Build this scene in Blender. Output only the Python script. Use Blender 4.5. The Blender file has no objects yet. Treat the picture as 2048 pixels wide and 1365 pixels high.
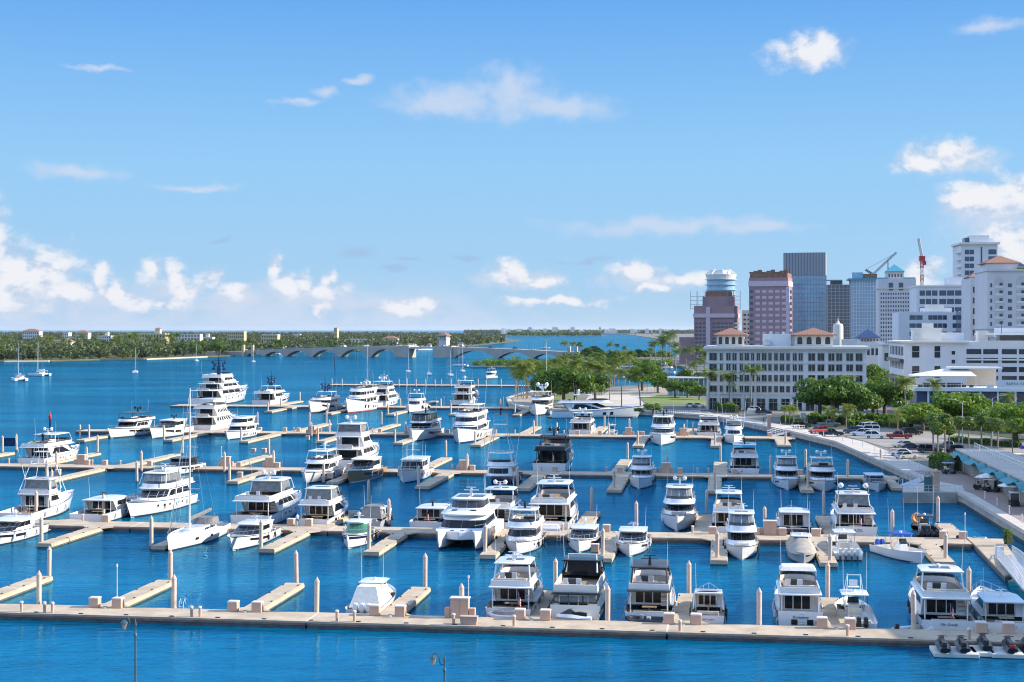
import bpy, math, random
import numpy as np
from mathutils import Vector, Matrix
R = math.radians
random.seed(7); rng = np.random.default_rng(7)
sc = bpy.context.scene
COL = sc.collection
# ------------------------------------------------------------------ camera
F = 2900.0; HC = 27.0; HOR = 660.0
cd = bpy.data.cameras.new('camera'); cam = bpy.data.objects.new('camera', cd); COL.objects.link(cam)
cam.location = (0, 0, HC); cam.rotation_euler = (R(90), 0, 0)
cd.sensor_width = 36; cd.lens = F/2048*36; cd.shift_y = -22.5/2048
cd.clip_start = 1; cd.clip_end = 120000
sc.camera = cam
# ------------------------------------------------------------------ exposure, sun, sky
EXPO = 0.95; SKY_STR = 0.15; KS = SKY_STR*2**EXPO        # KS: sky radiance per display unit
sc.view_settings.view_transform = 'Standard'; sc.view_settings.look = 'None'
sc.view_settings.exposure = EXPO; sc.view_settings.gamma = 1
sc.view_settings.use_curve_mapping = False
sc.cycles.use_denoising = True; sc.cycles.pixel_filter_type = 'BLACKMAN_HARRIS'; sc.cycles.filter_width = 1.1
sc.cycles.max_bounces = 6; sc.cycles.diffuse_bounces = 3; sc.cycles.glossy_bounces = 3
sc.cycles.transparent_max_bounces = 6; sc.cycles.transmission_bounces = 2
sc.cycles.sample_clamp_indirect = 4; sc.cycles.caustics_reflective = False; sc.cycles.caustics_refractive = False
SUN_EL = 26.0; SUN_AZ = 90.0           # azimuth from +Y towards +X
s_dir = Vector((math.cos(R(SUN_EL))*math.sin(R(SUN_AZ)), math.cos(R(SUN_EL))*math.cos(R(SUN_AZ)), math.sin(R(SUN_EL))))
sl = bpy.data.lights.new('sun', 'SUN'); sl.energy = 4.4; sl.angle = R(0.5); sl.color = (1.0, 0.90, 0.76)
so = bpy.data.objects.new('sun', sl); COL.objects.link(so)
so.rotation_euler = s_dir.to_track_quat('Z', 'Y').to_euler()

class NT:                                   # tiny node-tree helper
    def __init__(s, tree): s.t = tree; s.n = tree.nodes; s.l = tree.links
    def new(s, typ, **kw):
        n = s.n.new(typ)
        for k, v in kw.items():
            if k[0] == 'i' and k[1:].isdigit(): s.put(n.inputs[int(k[1:])], v)
            elif k.startswith('in_'): s.put(n.inputs[k[3:].replace('_', ' ')], v)
            else: setattr(n, k, v)
        return n
    def put(s, sock, v):
        if isinstance(v, bpy.types.NodeSocket): s.l.new(v, sock)
        else: sock.default_value = v
    def math(s, op, a, b=0.0, c=None, clamp=False):
        n = s.new('ShaderNodeMath', operation=op, i0=a, i1=b); n.use_clamp = clamp
        if c is not None: s.put(n.inputs[2], c)
        return n.outputs[0]
    def vmath(s, op, a, b=(0, 0, 0)):
        n = s.new('ShaderNodeVectorMath', operation=op, i0=a, i1=b)
        return n.outputs['Value'] if op in ('LENGTH', 'DOT_PRODUCT') else n.outputs[0]
    def noise(s, vec, scale, detail=4, rough=.55):
        n = s.new('ShaderNodeTexNoise', in_Scale=scale, in_Detail=detail, in_Roughness=rough)
        s.l.new(vec, n.inputs['Vector']); return n.outputs[0]
    def mix(s, f, a, b, blend='MIX'):
        n = s.new('ShaderNodeMix', data_type='RGBA', blend_type=blend)
        s.put(n.inputs[0], f); s.put(n.inputs[6], a); s.put(n.inputs[7], b)
        return n.outputs[2]
    def ramp(s, v, a, b, smooth=True):
        n = s.new('ShaderNodeMapRange', i0=v, i1=a, i2=b, i3=0.0, i4=1.0)
        n.interpolation_type = 'SMOOTHSTEP' if smooth else 'LINEAR'; return n.outputs[0]

w = bpy.data.worlds.new('World'); sc.world = w; w.use_nodes = True
wt = NT(w.node_tree); w.node_tree.nodes.clear()
wout = wt.new('ShaderNodeOutputWorld'); bg = wt.new('ShaderNodeBackground'); wt.l.new(bg.outputs[0], wout.inputs[0])
sky = wt.new('ShaderNodeTexSky', sky_type='NISHITA', sun_disc=False)
sky.sun_elevation = R(SUN_EL); sky.sun_rotation = R(-SUN_AZ)
sky.air_density = 1.0; sky.dust_density = 0.4; sky.ozone_density = 3.0; sky.altitude = 0
def build_sky():
    t = wt
    geo = t.new('ShaderNodeTexCoord').outputs['Generated']
    sep = t.new('ShaderNodeSeparateXYZ', i0=geo)
    az = t.math('ARCTAN2', sep.outputs[0], sep.outputs[1]); el = t.math('ARCSINE', sep.outputs[2])
    uv = t.new('ShaderNodeCombineXYZ', i0=az, i1=el).outputs[0]
    st = t.vmath('MULTIPLY', uv, (1, 1.35, 0))
    n1 = t.noise(st, 55, 6, .6); n2 = t.noise(st, 14, 3, .5)
    # domain warp gives the cumulus their knobbly rims
    wn = t.new('ShaderNodeTexNoise', in_Scale=38.0, in_Detail=4.0); t.l.new(st, wn.inputs['Vector'])
    warp = t.vmath('MULTIPLY', t.vmath('SUBTRACT', wn.outputs['Color'], (.5, .5, .5)), (.02, .018, 0))
    uvw = t.vmath('ADD', uv, warp)
    def A(px): return math.atan((px-1024)/F)
    def E(py): return math.atan((HOR-py)/F)
    def field(blobs):
        acc = None
        for px, py, rx, ry in blobs:
            d = t.vmath('LENGTH', t.vmath('MULTIPLY', t.vmath('SUBTRACT', uvw, (A(px), E(py), 0)), (F/rx, F/ry, 0)))
            v = t.math('SUBTRACT', 1.0, d)
            acc = v if acc is None else t.math('SMOOTH_MAX', acc, v, .18)
        return t.math('ADD', acc, t.math('MULTIPLY', t.math('SUBTRACT', n1, .5), 1.6))
    bright = field([(-10, 500, 36, 95), (40, 545, 110, 50), (130, 580, 75, 26), (-40, 590, 150, 45), (205, 560, 24, 34), (238, 590, 24, 26),
                    (302, 545, 26, 26), (352, 560, 26, 32), (370, 590, 26, 30), (425, 560, 30, 24), (470, 585, 36, 18), (550, 540, 15, 32),
                    (575, 570, 30, 20), (612, 566, 22, 24), (660, 560, 14, 22), (645, 580, 50, 16), (1020, 545, 44, 24), (1080, 562, 60, 13),
                    (1275, 548, 60, 20), (1300, 580, 55, 10), (1380, 552, 60, 14), (820, 612, 80, 14), (640, 618, 22, 16), (300, 612, 80, 12),
                    (1615, 115, 72, 32), (1650, 105, 40, 26), (1900, 325, 60, 34), (1850, 340, 60, 18), (1960, 410, 80, 36),
                    (2040, 400, 60, 40), (2030, 500, 70, 44), (1850, 555, 36, 30), (1100, 605, 120, 9)])
    faint = field([(1020, 195, 90, 56), (900, 205, 130, 36), (1120, 215, 120, 30), (1015, 165, 34, 44), (648, 192, 34, 12), (600, 210, 50, 7), (718, 162, 26, 9),
                   (1330, 455, 230, 20), (1500, 460, 120, 12), (1980, 80, 70, 16), (200, 160, 60, 7), (390, 380, 90, 9), (150, 355, 90, 14)])
    grey = field([(715, 505, 50, 18), (790, 530, 45, 10), (820, 512, 40, 5), (445, 485, 36, 8), (935, 514, 50, 7), (1170, 520, 80, 8), (1085, 562, 50, 10), (1270, 555, 60, 12)])
    bank = field([(40, 600, 190, 34), (60, 560, 110, 40), (215, 600, 110, 24), (350, 590, 90, 30), (470, 604, 100, 20), (600, 592, 120, 26), (760, 606, 110, 16), (1040, 560, 110, 22), (1290, 562, 110, 22), (1990, 440, 120, 50), (2010, 520, 110, 60), (1900, 335, 100, 36)])
    hz = t.math('MULTIPLY', t.math('SUBTRACT', 1.0, t.ramp(el, E(645), E(535))), t.math('SUBTRACT', 1.0, t.ramp(az, A(700), A(1500))))
    def D(r, g, b): return tuple((x/255)**2.2/KS for x in (r, g, b))+(1,)
    # aerial gradient of the lowest 15 degrees; the Nishita dome takes over above
    g0 = t.mix(t.ramp(el, R(0), R(1.6), False), D(178, 209, 234), D(166, 207, 240))
    g1 = t.mix(t.ramp(el, R(1.6), R(6.5), False), g0, D(148, 203, 247))
    g2 = t.mix(t.ramp(el, R(6.5), R(13.5), False), g1, D(99, 167, 241))
    base = t.mix(t.ramp(el, R(13.5), R(32)), g2, t.new('ShaderNodeHueSaturation', in_Hue=.5, in_Saturation=.92, in_Value=1.65, in_Color=sky.outputs[0]).outputs[0])
    k = SKY_STR
    white = D(244, 244, 248); shade = D(190, 208, 234); pink = D(206, 219, 241)
    off = t.vmath('ADD', st, (.006, .007, 0)); n1o = t.noise(off, 55, 5, .6)
    lit = t.math('ADD', t.math('MULTIPLY', t.math('SUBTRACT', n1, n1o), 2.2), t.math('MULTIPLY', bright, .55))
    ccol = t.mix(t.ramp(lit, -.28, .42), shade, white)
    c = t.mix(t.math('MULTIPLY', t.math('MULTIPLY', hz, t.ramp(t.math('ADD', t.math('MULTIPLY', n2, .6), t.math('MULTIPLY', n1, .4)), .36, .60)), .75), base, D(208, 220, 240))
    c = t.mix(t.math('MULTIPLY', t.ramp(bank, -.25, .8), .72), c, D(212, 220, 238))
    c = t.mix(t.math('MULTIPLY', t.ramp(grey, .0, .9), .55), c, D(158, 186, 222))
    c = t.mix(t.math('MULTIPLY', t.ramp(faint, -.35, 1.0), .8), c, pink)
    c = t.mix(t.math('MULTIPLY', t.ramp(bright, -.42, .72), .94), c, ccol)
    t.l.new(c, bg.inputs[0]); bg.inputs[1].default_value = SKY_STR
build_sky()

# ------------------------------------------------------------------ materials
MATS = {}
def mat(name, col, rough=.5, metal=0.0, var=.08, vscale=.6, bump=0.0, bscale=8.0, spec=.5, col2=None, coat=0.0):
    if name in MATS: return MATS[name]
    m = bpy.data.materials.new(name); m.use_nodes = True; t = NT(m.node_tree)
    b = t.n['Principled BSDF']
    b.inputs['Roughness'].default_value = rough; b.inputs['Metallic'].default_value = metal
    b.inputs['Specular IOR Level'].default_value = spec; b.inputs['Coat Weight'].default_value = coat
    tc = t.new('ShaderNodeTexCoord').outputs['Object']
    n = t.noise(tc, vscale, 5, .6)
    c = col if len(col) == 4 else (*col, 1)
    if col2 is None: hi = tuple(min(1, x*(1+var)) for x in c[:3])+(1,); lo = tuple(x*(1-var) for x in c[:3])+(1,)
    else: lo = c; hi = (*col2, 1)
    t.l.new(t.mix(t.ramp(n, .3, .7), lo, hi), b.inputs['Base Color'])
    if bump:
        bn = t.noise(tc, bscale, 4, .6)
        bp = t.new('ShaderNodeBump', in_Strength=bump, in_Distance=.05, in_Height=bn)
        t.l.new(bp.outputs[0], b.inputs['Normal'])
    MATS[name] = m; return m

def stripes_mat(name, c1, c2, axis, period, duty, rough=.6, metal=0.0, spec=.5):
    """alternating bands along object axis: fluting, ribs, floor slabs"""
    if name in MATS: return MATS[name]
    m = bpy.data.materials.new(name); m.use_nodes = True; t = NT(m.node_tree); b = t.n['Principled BSDF']
    b.inputs['Roughness'].default_value = rough; b.inputs['Metallic'].default_value = metal; b.inputs['Specular IOR Level'].default_value = spec
    sp = t.new('ShaderNodeSeparateXYZ', i0=t.new('ShaderNodeTexCoord').outputs['Object'])
    f = t.math('FRACT', t.math('DIVIDE', sp.outputs[axis], period))
    k = t.math('LESS_THAN', f, duty)
    n = t.noise(t.new('ShaderNodeTexCoord').outputs['Object'], .8, 3)
    t.l.new(t.mix(t.math('MULTIPLY', n, .2), t.mix(k, (*c1, 1), (*c2, 1)), (.3, .3, .3, 1)), b.inputs['Base Color'])
    MATS[name] = m; return m

M_white = mat('gelcoat white', (.74, .73, .71), .22, var=.05, vscale=.35, coat=.25)
M_white2 = mat('gelcoat cool white', (.64, .65, .67), .25, var=.05, vscale=.4)
M_cream = mat('gelcoat cream', (.78, .74, .66), .28, var=.05, vscale=.4)
M_deck = mat('nonskid deck', (.70, .69, .66), .6, var=.09, vscale=.8)
M_glass = mat('tinted yacht glass', (.010, .013, .017), .06, var=.3, spec=.3)
M_glass2 = mat('grey yacht glass', (.04, .048, .056), .08, var=.25, spec=.4)
M_clear = mat('clear enclosure vinyl', (.20, .215, .225), .12, var=.25, vscale=1.2, spec=.7)
M_teak = mat('teak deck', (.33, .23, .15), .55, var=.2, vscale=2.0)
M_seat = mat('beige upholstery', (.55, .50, .42), .7, var=.12, vscale=2)
M_seatg = mat('grey upholstery', (.30, .29, .28), .75, var=.15, vscale=2)
M_black = mat('black gloss', (.015, .016, .018), .18, var=.2)
M_dark = mat('charcoal composite', (.05, .052, .056), .4, var=.2)
M_navy = mat('navy gelcoat', (.010, .022, .085), .12, var=.1, coat=.4)
M_gold = mat('bronze metallic gelcoat', (.30, .205, .10), .25, metal=.1, var=.1)
M_grey = mat('silver grey gelcoat', (.40, .41, .43), .25, var=.06)
M_steel = mat('polished steel', (.62, .63, .65), .2, metal=.9, var=.05)
M_alu = mat('white aluminium', (.64, .65, .67), .3, var=.04)
M_canvas = mat('tan canvas', (.36, .32, .27), .85, var=.15, vscale=1.5, bump=.4, bscale=3)
M_canvasg = mat('grey canvas', (.17, .17, .17), .85, var=.2, vscale=1.5, bump=.4, bscale=3)
M_canvasw = mat('white canvas', (.70, .67, .61), .8, var=.08, vscale=1.5, bump=.5, bscale=3)
M_blue = mat('blue canvas', (.01, .07, .38), .7, var=.15)
M_red = mat('red paint', (.50, .03, .025), .4, var=.15)
M_green = mat('green tinted glass', (.06, .20, .13), .1, var=.2)
M_lime = mat('lime green plastic', (.42, .55, .02), .35, var=.12)
M_boot = mat('antifouling dark', (.025, .035, .06), .5, var=.2)
M_bootr = mat('antifouling red', (.30, .045, .03), .5, var=.2)
M_rub = mat('rubber', (.03, .03, .032), .7, var=.2)
M_conc = mat('dock concrete deck', (.46, .365, .26), .85, var=.16, vscale=.55, bump=.3)
M_conc2 = mat('dock concrete edge', (.54, .43, .30), .8, var=.12, vscale=.5)
M_fend = mat('dock float wet concrete', (.085, .08, .075), .7, col2=(.15, .135, .12), vscale=.9)
M_wale = mat('dock timber wale', (.24, .15, .11), .8, var=.25, vscale=1.5)
M_pile = mat('pile pink concrete', (.58, .44, .35), .75, var=.1, vscale=1.2)
M_pilec = mat('pile cap', (.60, .40, .31), .6, var=.1)
M_box = mat('salmon dock box', (.56, .36, .26), .65, var=.09)
M_boxtop = mat('dock box lid', (.72, .60, .50), .55, var=.06)

# ------------------------------------------------------------------ mesh builder
class MB:
    def __init__(s): s.v = []; s.f = []; s.m = []
    def add(s, vs, fs, mi=0):
        o = len(s.v); s.v += [tuple(p) for p in vs]; s.f += [tuple(i+o for i in f) for f in fs]; s.m += [mi]*len(fs); return s
    def box(s, cx, cy, z0, sx, sy, sz, rz=0.0, mi=0, taper=1.0):
        c, n = math.cos(rz), math.sin(rz); vs = []
        for z, k in ((z0, 1), (z0+sz, taper)):
            for a, b in ((-1, -1), (1, -1), (1, 1), (-1, 1)):
                x, y = a*sx/2*k, b*sy/2*k; vs.append((cx+x*c-y*n, cy+x*n+y*c, z))
        return s.add(vs, [(3, 2, 1, 0), (4, 5, 6, 7), (0, 1, 5, 4), (1, 2, 6, 5), (2, 3, 7, 6), (3, 0, 4, 7)], mi)
    def loft(s, rings, cap0=True, cap1=True, closed=True, mi=0):
        n = len(rings[0]); vs = [p for r in rings for p in r]; fs = []
        for i in range(len(rings)-1):
            for j in range(n if closed else n-1):
                a = i*n+j; b = i*n+(j+1) % n; fs.append((a, b, b+n, a+n))
        if cap0: fs.append(tuple(reversed(range(n))))
        if cap1: fs.append(tuple((len(rings)-1)*n+j for j in range(n)))
        return s.add(vs, fs, mi)
    def prism(s, poly, z0, z1, top=None, mi=0):
        top = top or poly
        return s.loft([[(x, y, z0) for x, y in poly], [(x, y, z1) for x, y in top]], mi=mi)
    def cyl(s, x, y, z0, z1, r0, r1=None, n=10, mi=0):
        r1 = r0 if r1 is None else r1
        return s.loft([[(x+r*math.cos(2*math.pi*i/n), y+r*math.sin(2*math.pi*i/n), z) for i in range(n)] for r, z in ((r0, z0), (r1, z1))], mi=mi)
    def lathe(s, x, y, prof, n=10, mi=0):
        return s.loft([[(x+r*math.cos(2*math.pi*i/n), y+r*math.sin(2*math.pi*i/n), z) for i in range(n)] for r, z in prof], mi=mi)
    def tube(s, pts, r, n=5, mi=0, r1=None):
        pts = [Vector(p) for p in pts]; rings = []
        for i, p in enumerate(pts):
            d = (pts[min(i+1, len(pts)-1)]-pts[max(i-1, 0)]).normalized()
            up = Vector((0, 0, 1)) if abs(d.z) < .9 else Vector((1, 0, 0))
            a = d.cross(up).normalized(); b = d.cross(a)
            rr = r if r1 is None else r+(r1-r)*i/max(1, len(pts)-1)
            rings.append([p+a*rr*math.cos(2*math.pi*j/n)+b*rr*math.sin(2*math.pi*j/n) for j in range(n)])
        return s.loft(rings, mi=mi)
    def ball(s, x, y, z, rx, ry=None, rz=None, n=10, m=6, mi=0):
        ry = ry or rx; rz = rz or rx; rings = []
        for i in range(m+1):
            a = -math.pi/2+math.pi*i/m; k = max(.02, math.cos(a))
            rings.append([(x+rx*k*math.cos(2*math.pi*j/n), y+ry*k*math.sin(2*math.pi*j/n), z+rz*math.sin(a)) for j in range(n)])
        return s.loft(rings, mi=mi)
    def quad(s, *p, mi=0): return s.add(p, [tuple(range(len(p)))], mi)
    def build(s, name, m, parent=None, smooth=False, bevel=0.0):
        me = bpy.data.meshes.new(name); me.from_pydata(s.v, [], s.f)
        ms = m if isinstance(m, (list, tuple)) else [m]
        for x in ms: me.materials.append(x)
        if len(ms) > 1: me.polygons.foreach_set('material_index', s.m)
        if smooth:
            me.polygons.foreach_set('use_smooth', [True]*len(me.polygons))
            me.set_sharp_from_angle(angle=R(38))
        me.update()
        o = bpy.data.objects.new(name, me); COL.objects.link(o)
        if parent: o.parent = parent
        if bevel:
            b = o.modifiers.new('bevel', 'BEVEL'); b.width = bevel; b.segments = 2; b.limit_method = 'ANGLE'
        return o
def npmesh(name, V, Fq, m, parent=None):      # V (n,3), Fq (k,4) quads
    me = bpy.data.meshes.new(name); k, c = Fq.shape
    me.vertices.add(len(V)); me.vertices.foreach_set('co', V.astype(np.float32).ravel())
    me.loops.add(k*c); me.loops.foreach_set('vertex_index', Fq.astype(np.int32).ravel())
    me.polygons.add(k); me.polygons.foreach_set('loop_start', np.arange(0, k*c, c, dtype=np.int32))
    me.update(calc_edges=True); me.validate()
    for x in (m if isinstance(m, (list, tuple)) else [m]): me.materials.append(x)
    o = bpy.data.objects.new(name, me); COL.objects.link(o)
    if parent: o.parent = parent
    return o
USED = {}
def tag(o, label=None, cat=None, group=None, kind=None):
    if label:
        words = label.split()
        if len(words) > 16: print('LABEL LONG', len(words), label)
        if label in USED and not group: print('LABEL DUP', label)
        USED[label] = 1
        o['label'] = label
    if cat: o['category'] = cat
    if group: o['group'] = group
    if kind: o['kind'] = kind
    return o
def thing(name, label, cat, loc=(0, 0, 0), rz=0.0, group=None):
    o = bpy.data.objects.new(name, None); COL.objects.link(o); o.empty_display_size = .5
    o.location = loc; o.rotation_euler = (0, 0, rz); return tag(o, label, cat, group)
def dup(root, loc, rz=0.0, label=None, scale=None, group=None):
    r = root.copy(); COL.objects.link(r); r.location = loc; r.rotation_euler = (0, 0, rz)
    if scale: r.scale = scale if not isinstance(scale, (int, float)) else (scale,)*3
    if label: tag(r, label, None, group or root.get('group'))
    def rec(a, b):
        for ch in list(a.children):
            c = ch.copy(); COL.objects.link(c); c.parent = b; rec(ch, c)
    rec(root, r)
    return r
def text_part(body, size, m, parent, loc, rot=(90, 0, 0), name='name_lettering', shear=0.0, ext=.004, align='CENTER'):
    cu = bpy.data.curves.new(name, 'FONT'); cu.body = body; cu.size = size; cu.align_x = align; cu.extrude = ext; cu.shear = shear
    cu.resolution_u = 2
    to = bpy.data.objects.new(name, cu); COL.objects.link(to)
    dg = bpy.context.evaluated_depsgraph_get(); me = bpy.data.meshes.new_from_object(to.evaluated_get(dg))
    bpy.data.objects.remove(to); bpy.data.curves.remove(cu)
    me.materials.clear(); me.materials.append(m)
    o = bpy.data.objects.new(name, me); COL.objects.link(o); o.parent = parent; o.location = loc; o.rotation_euler = tuple(R(a) for a in rot)
    return o
ORD = ['', 'second ', 'third ', 'fourth ', 'fifth ', 'sixth ', 'seventh ', 'eighth ', 'ninth ', 'tenth ', 'eleventh ', 'twelfth ', 'thirteenth ', 'fourteenth ', 'fifteenth ', 'sixteenth ', 'seventeenth ', 'eighteenth ', 'nineteenth ', 'twentieth ']

# ------------------------------------------------------------------ survey: photo bearings to ground positions (metres)
def G(px, py, z=0.0):
    d = F*(HC-z)/(py-HOR); return Vector(((px-1024)/F*d, d, z))
def PX(x, y, z): return 1024+F*x/y, HOR+F*(HC-z)/y
TH = R(8.2)
U = Vector((math.sin(TH), math.cos(TH), 0)); Vd = Vector((math.cos(TH), -math.sin(TH), 0))   # finger axis, dock axis
# ================================================================== SETTING: water, land
def water():
    m = bpy.data.materials.new('lagoon water'); m.use_nodes = True; t = NT(m.node_tree); b = t.n['Principled BSDF']
    pos = t.new('ShaderNodeNewGeometry').outputs['Position']
    rot = t.new('ShaderNodeMapping', i0=pos); rot.inputs['Rotation'].default_value = (0, 0, R(-14)); rot.inputs['Scale'].default_value = (.34, 1, 1)
    big = t.noise(t.new('ShaderNodeMapping', i0=pos, in_Scale=(.25, 1, 1)).outputs[0], .030, 5, .62)
    c = t.mix(t.ramp(big, .35, .65), (.000, .058, .138, 1), (.000, .136, .255, 1))
    n1 = t.noise(rot.outputs[0], .9, 4, .62); n2 = t.noise(rot.outputs[0], .22, 2, .5); n3 = t.noise(rot.outputs[0], 3.0, 3, .65)
    patch = t.ramp(t.noise(t.new('ShaderNodeMapping', i0=pos, in_Scale=(.45, 1, 1)).outputs[0], .022, 4, .6), .34, .66)
    h = t.math('ADD', t.math('MULTIPLY', n1, .55), t.math('ADD', t.math('MULTIPLY', n2, .9), t.math('MULTIPLY', n3, .20)))
    swl = t.noise(t.new('ShaderNodeMapping', i0=rot.outputs[0], in_Scale=(.5, 1.6, 1)).outputs[0], .42, 3, .6)
    h2 = t.math('ADD', t.math('MULTIPLY', n1, .7), t.math('MULTIPLY', swl, 1.9))
    bp = t.new('ShaderNodeBump', in_Distance=1.0, in_Height=h)
    t.l.new(t.math('MULTIPLY_ADD', patch, .26, .07), bp.inputs['Strength'])
    df = t.new('ShaderNodeBsdfDiffuse', i0=c); bp2 = t.new('ShaderNodeBump', in_Distance=1.0, in_Height=h2, in_Strength=1.0); t.l.new(bp2.outputs[0], df.inputs['Normal']); gl = t.new('ShaderNodeBsdfGlossy', i0=(.26, .76, 1, 1), i1=.06)
    t.l.new(bp.outputs[0], gl.inputs['Normal'])
    fr = t.new('ShaderNodeFresnel', i0=1.33); t.l.new(bp.outputs[0], fr.inputs['Normal'])
    fac = t.math('MINIMUM', t.math('MULTIPLY', fr.outputs[0], 1.25), .38)       # wave slopes face the viewer: no mirror at grazing angles
    mx = t.new('ShaderNodeMixShader', i0=fac); t.l.new(df.outputs[0], mx.inputs[1]); t.l.new(gl.outputs[0], mx.inputs[2])
    t.n.remove(b); t.l.new(mx.outputs[0], t.n['Material Output'].inputs[0])
    mb = MB(); mb.quad((-40000, -300, 0), (40000, -300, 0), (40000, 70000, 0), (-40000, 70000, 0))
    tag(mb.build('water', m), kind='structure')
water()
M_soil = mat('city ground', (.17, .16, .135), .95, var=.25, vscale=.05)
M_grass = mat('mown lawn', (.11, .16, .03), .9, col2=(.20, .235, .05), vscale=.12)
M_asph = mat('worn asphalt', (.29, .255, .22), .9, var=.14, vscale=.12, bump=.15)
M_road = mat('road asphalt', (.10, .10, .105), .9, var=.15, vscale=.1)
M_pave = mat('brick paver promenade', (.30, .22, .18), .85, var=.12, vscale=1.0)
M_walk = mat('pale concrete walk', (.52, .46, .39), .85, var=.08, vscale=.2)
M_wall = mat('seawall concrete', (.36, .33, .28), .85, var=.18, vscale=.5, bump=.2)
M_walld = mat('seawall wet base', (.05, .05, .045), .7, var=.3, vscale=.6)
def sheet(name, poly, z, m, depth=3.0):
    mb = MB(); mb.prism([(x, y) for x, y in poly], z-depth, z)
    return tag(mb.build(name, m), kind='structure')
SEAWALL = [(58, 60), (60, 120), (62, 150), (64.7, 183), (69.4, 222), (70.5, 262), (73.6, 329), (70, 362), (60.2, 425), (57, 433), (41, 455), (10, 462), (4, 474), (-1, 505), (-2, 540), (2, 572), (10, 610),
           (45, 650), (75, 700), (95, 760), (110, 900), (120, 1000), (112, 1250), (50, 1334), (50, 1385), (125, 1385), (180, 1500), (285, 2600), (420, 4200), (700, 9000)]
land = SEAWALL+[(12000, 9000), (12000, 40), (58, 40)]
sheet('ground', land, 1.55, M_soil)
def strip(pts, off0, off1):               # band to the right of a polyline
    L = []; Rr = []
    for i, p in enumerate(pts):
        a = Vector(pts[max(i-1, 0)]); b = Vector(pts[min(i+1, len(pts)-1)]); d = (b-a).normalized(); n = Vector((d.y, -d.x))
        L.append(tuple(Vector(p)+n*off0)); Rr.append(tuple(Vector(p)+n*off1))
    return L, Rr
def band(name, pts, off0, off1, z0, z1, m):
    L, Rr = strip(pts, off0, off1); mb = MB(); n = len(pts)
    for i in range(n-1):
        mb.loft([[(*L[i], z0), (*Rr[i], z0), (*Rr[i], z1), (*L[i], z1)], [(*L[i+1], z0), (*Rr[i+1], z0), (*Rr[i+1], z1), (*L[i+1], z1)]], cap0=i == 0, cap1=i == n-2)
    return tag(mb.build(name, m), kind='structure')
sw = SEAWALL[:17]
capo = band('seawall_cap', sw, -.25, 1.3, 1.30, 1.80, M_walk)
band('seawall_face', sw, -.08, .5, .35, 1.297, M_wall)
band('seawall_foot', sw, -.16, .4, -1.0, .35, M_walld)
band('promenade', SEAWALL[:6], 1.303, 9.0, 1.3, 1.60, M_pave)
band('promenade_walk', SEAWALL[5:11], 1.303, 6.2, 1.3, 1.602, M_walk)
# parking lot, roads, lawns laid as sheets
sheet('parking_lot', [(81.5, 268), (100, 262), (118, 300), (112, 345), (96, 372), (78.5, 366), (80.5, 330)], 1.61, M_asph, .2)
sheet('street', [(112, 240), (128, 240), (127, 330), (104, 398), (80, 428), (62, 446), (38, 462), (8, 470), (8, 482), (44, 474), (76, 446), (116, 400), (140, 330), (140, 240)], 1.606, M_road, .2)
sheet('avenue', [(104, 398), (118, 402), (150, 520), (300, 900), (280, 900), (132, 520)], 1.609, M_road, .2)
sheet('lawn', [(46, 497), (62, 490), (71, 515), (70, 545), (58, 560), (48, 540)], 1.608, M_grass, .2)
sheet('lawn', [(12, 505), (22, 500), (24, 530), (26, 560), (18, 565)], 1.608, M_grass, .2)
sheet('lawn', [(103, 255), (108, 255), (112, 298), (107, 290)], 1.614, M_grass, .2)
sheet('path', [(27, 482), (46, 481), (45.5, 497), (47, 541), (57, 562), (54, 566), (30, 560), (27, 530)], 1.611, M_walk, .2)
# island across the water, mangrove islet, causeway, far coast
ISL = [(-900, 1180), (-430, 1216), (-390, 1228), (-365, 1285), (-330, 1300), (-300, 1420), (-283, 1490), (-288, 1600), (-250, 1760), (-159, 1900), (-74, 2290), (10, 3300), (25, 3600), (-60, 5200), (-500, 8000), (-3000, 9000), (-5000, 3500), (-2600, 1500)]
sheet('island', ISL, 1.0, mat('island ground', (.10, .10, .045), .95, var=.3, vscale=.02))
sheet('beach', [(-425, 1213), (-392, 1226), (-366, 1284), (-372, 1286), (-398, 1232), (-425, 1222)], 1.02, mat('beach sand', (.55, .46, .33), .9, var=.1), 1.5)
sheet('beach', [(-328, 1302), (-298, 1420), (-303, 1421), (-333, 1304)], 1.02, MATS['beach sand'], 1.5)
sheet('mangrove_islet', [(-34, 1036), (10, 1024), (110, 1010), (118, 1060), (40, 1062), (-20, 1056)], .5, M_soil, 2)
sheet('far_coast', [(-400, 9400), (600, 8800), (3000, 8800), (3000, 14000), (-400, 14000)], 1.0, MATS['island ground'])

M_plaza = mat('beige plaza paving', (.36, .30, .23), .85, var=.1, vscale=.15)
sheet('plaza', [(1, 503), (4, 477), (10, 466), (24, 464), (24, 500), (12, 540), (6, 566), (0, 540)], 1.605, M_plaza, .2)
sheet('plaza', [(34, 556), (66, 560), (92, 600), (90, 660), (60, 640), (40, 600)], 1.605, M_plaza, .2)
sheet('planting_bed', [(84, 374), (97, 378), (116, 348), (122, 300), (127, 300), (122, 352), (102, 392), (84, 400), (76, 388)], 1.617, mat('shrub bed with tree shade', (.04, .06, .02), .95, var=.3), .2)  # dark green bed; the shade under the trees is put into its colour too
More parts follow.
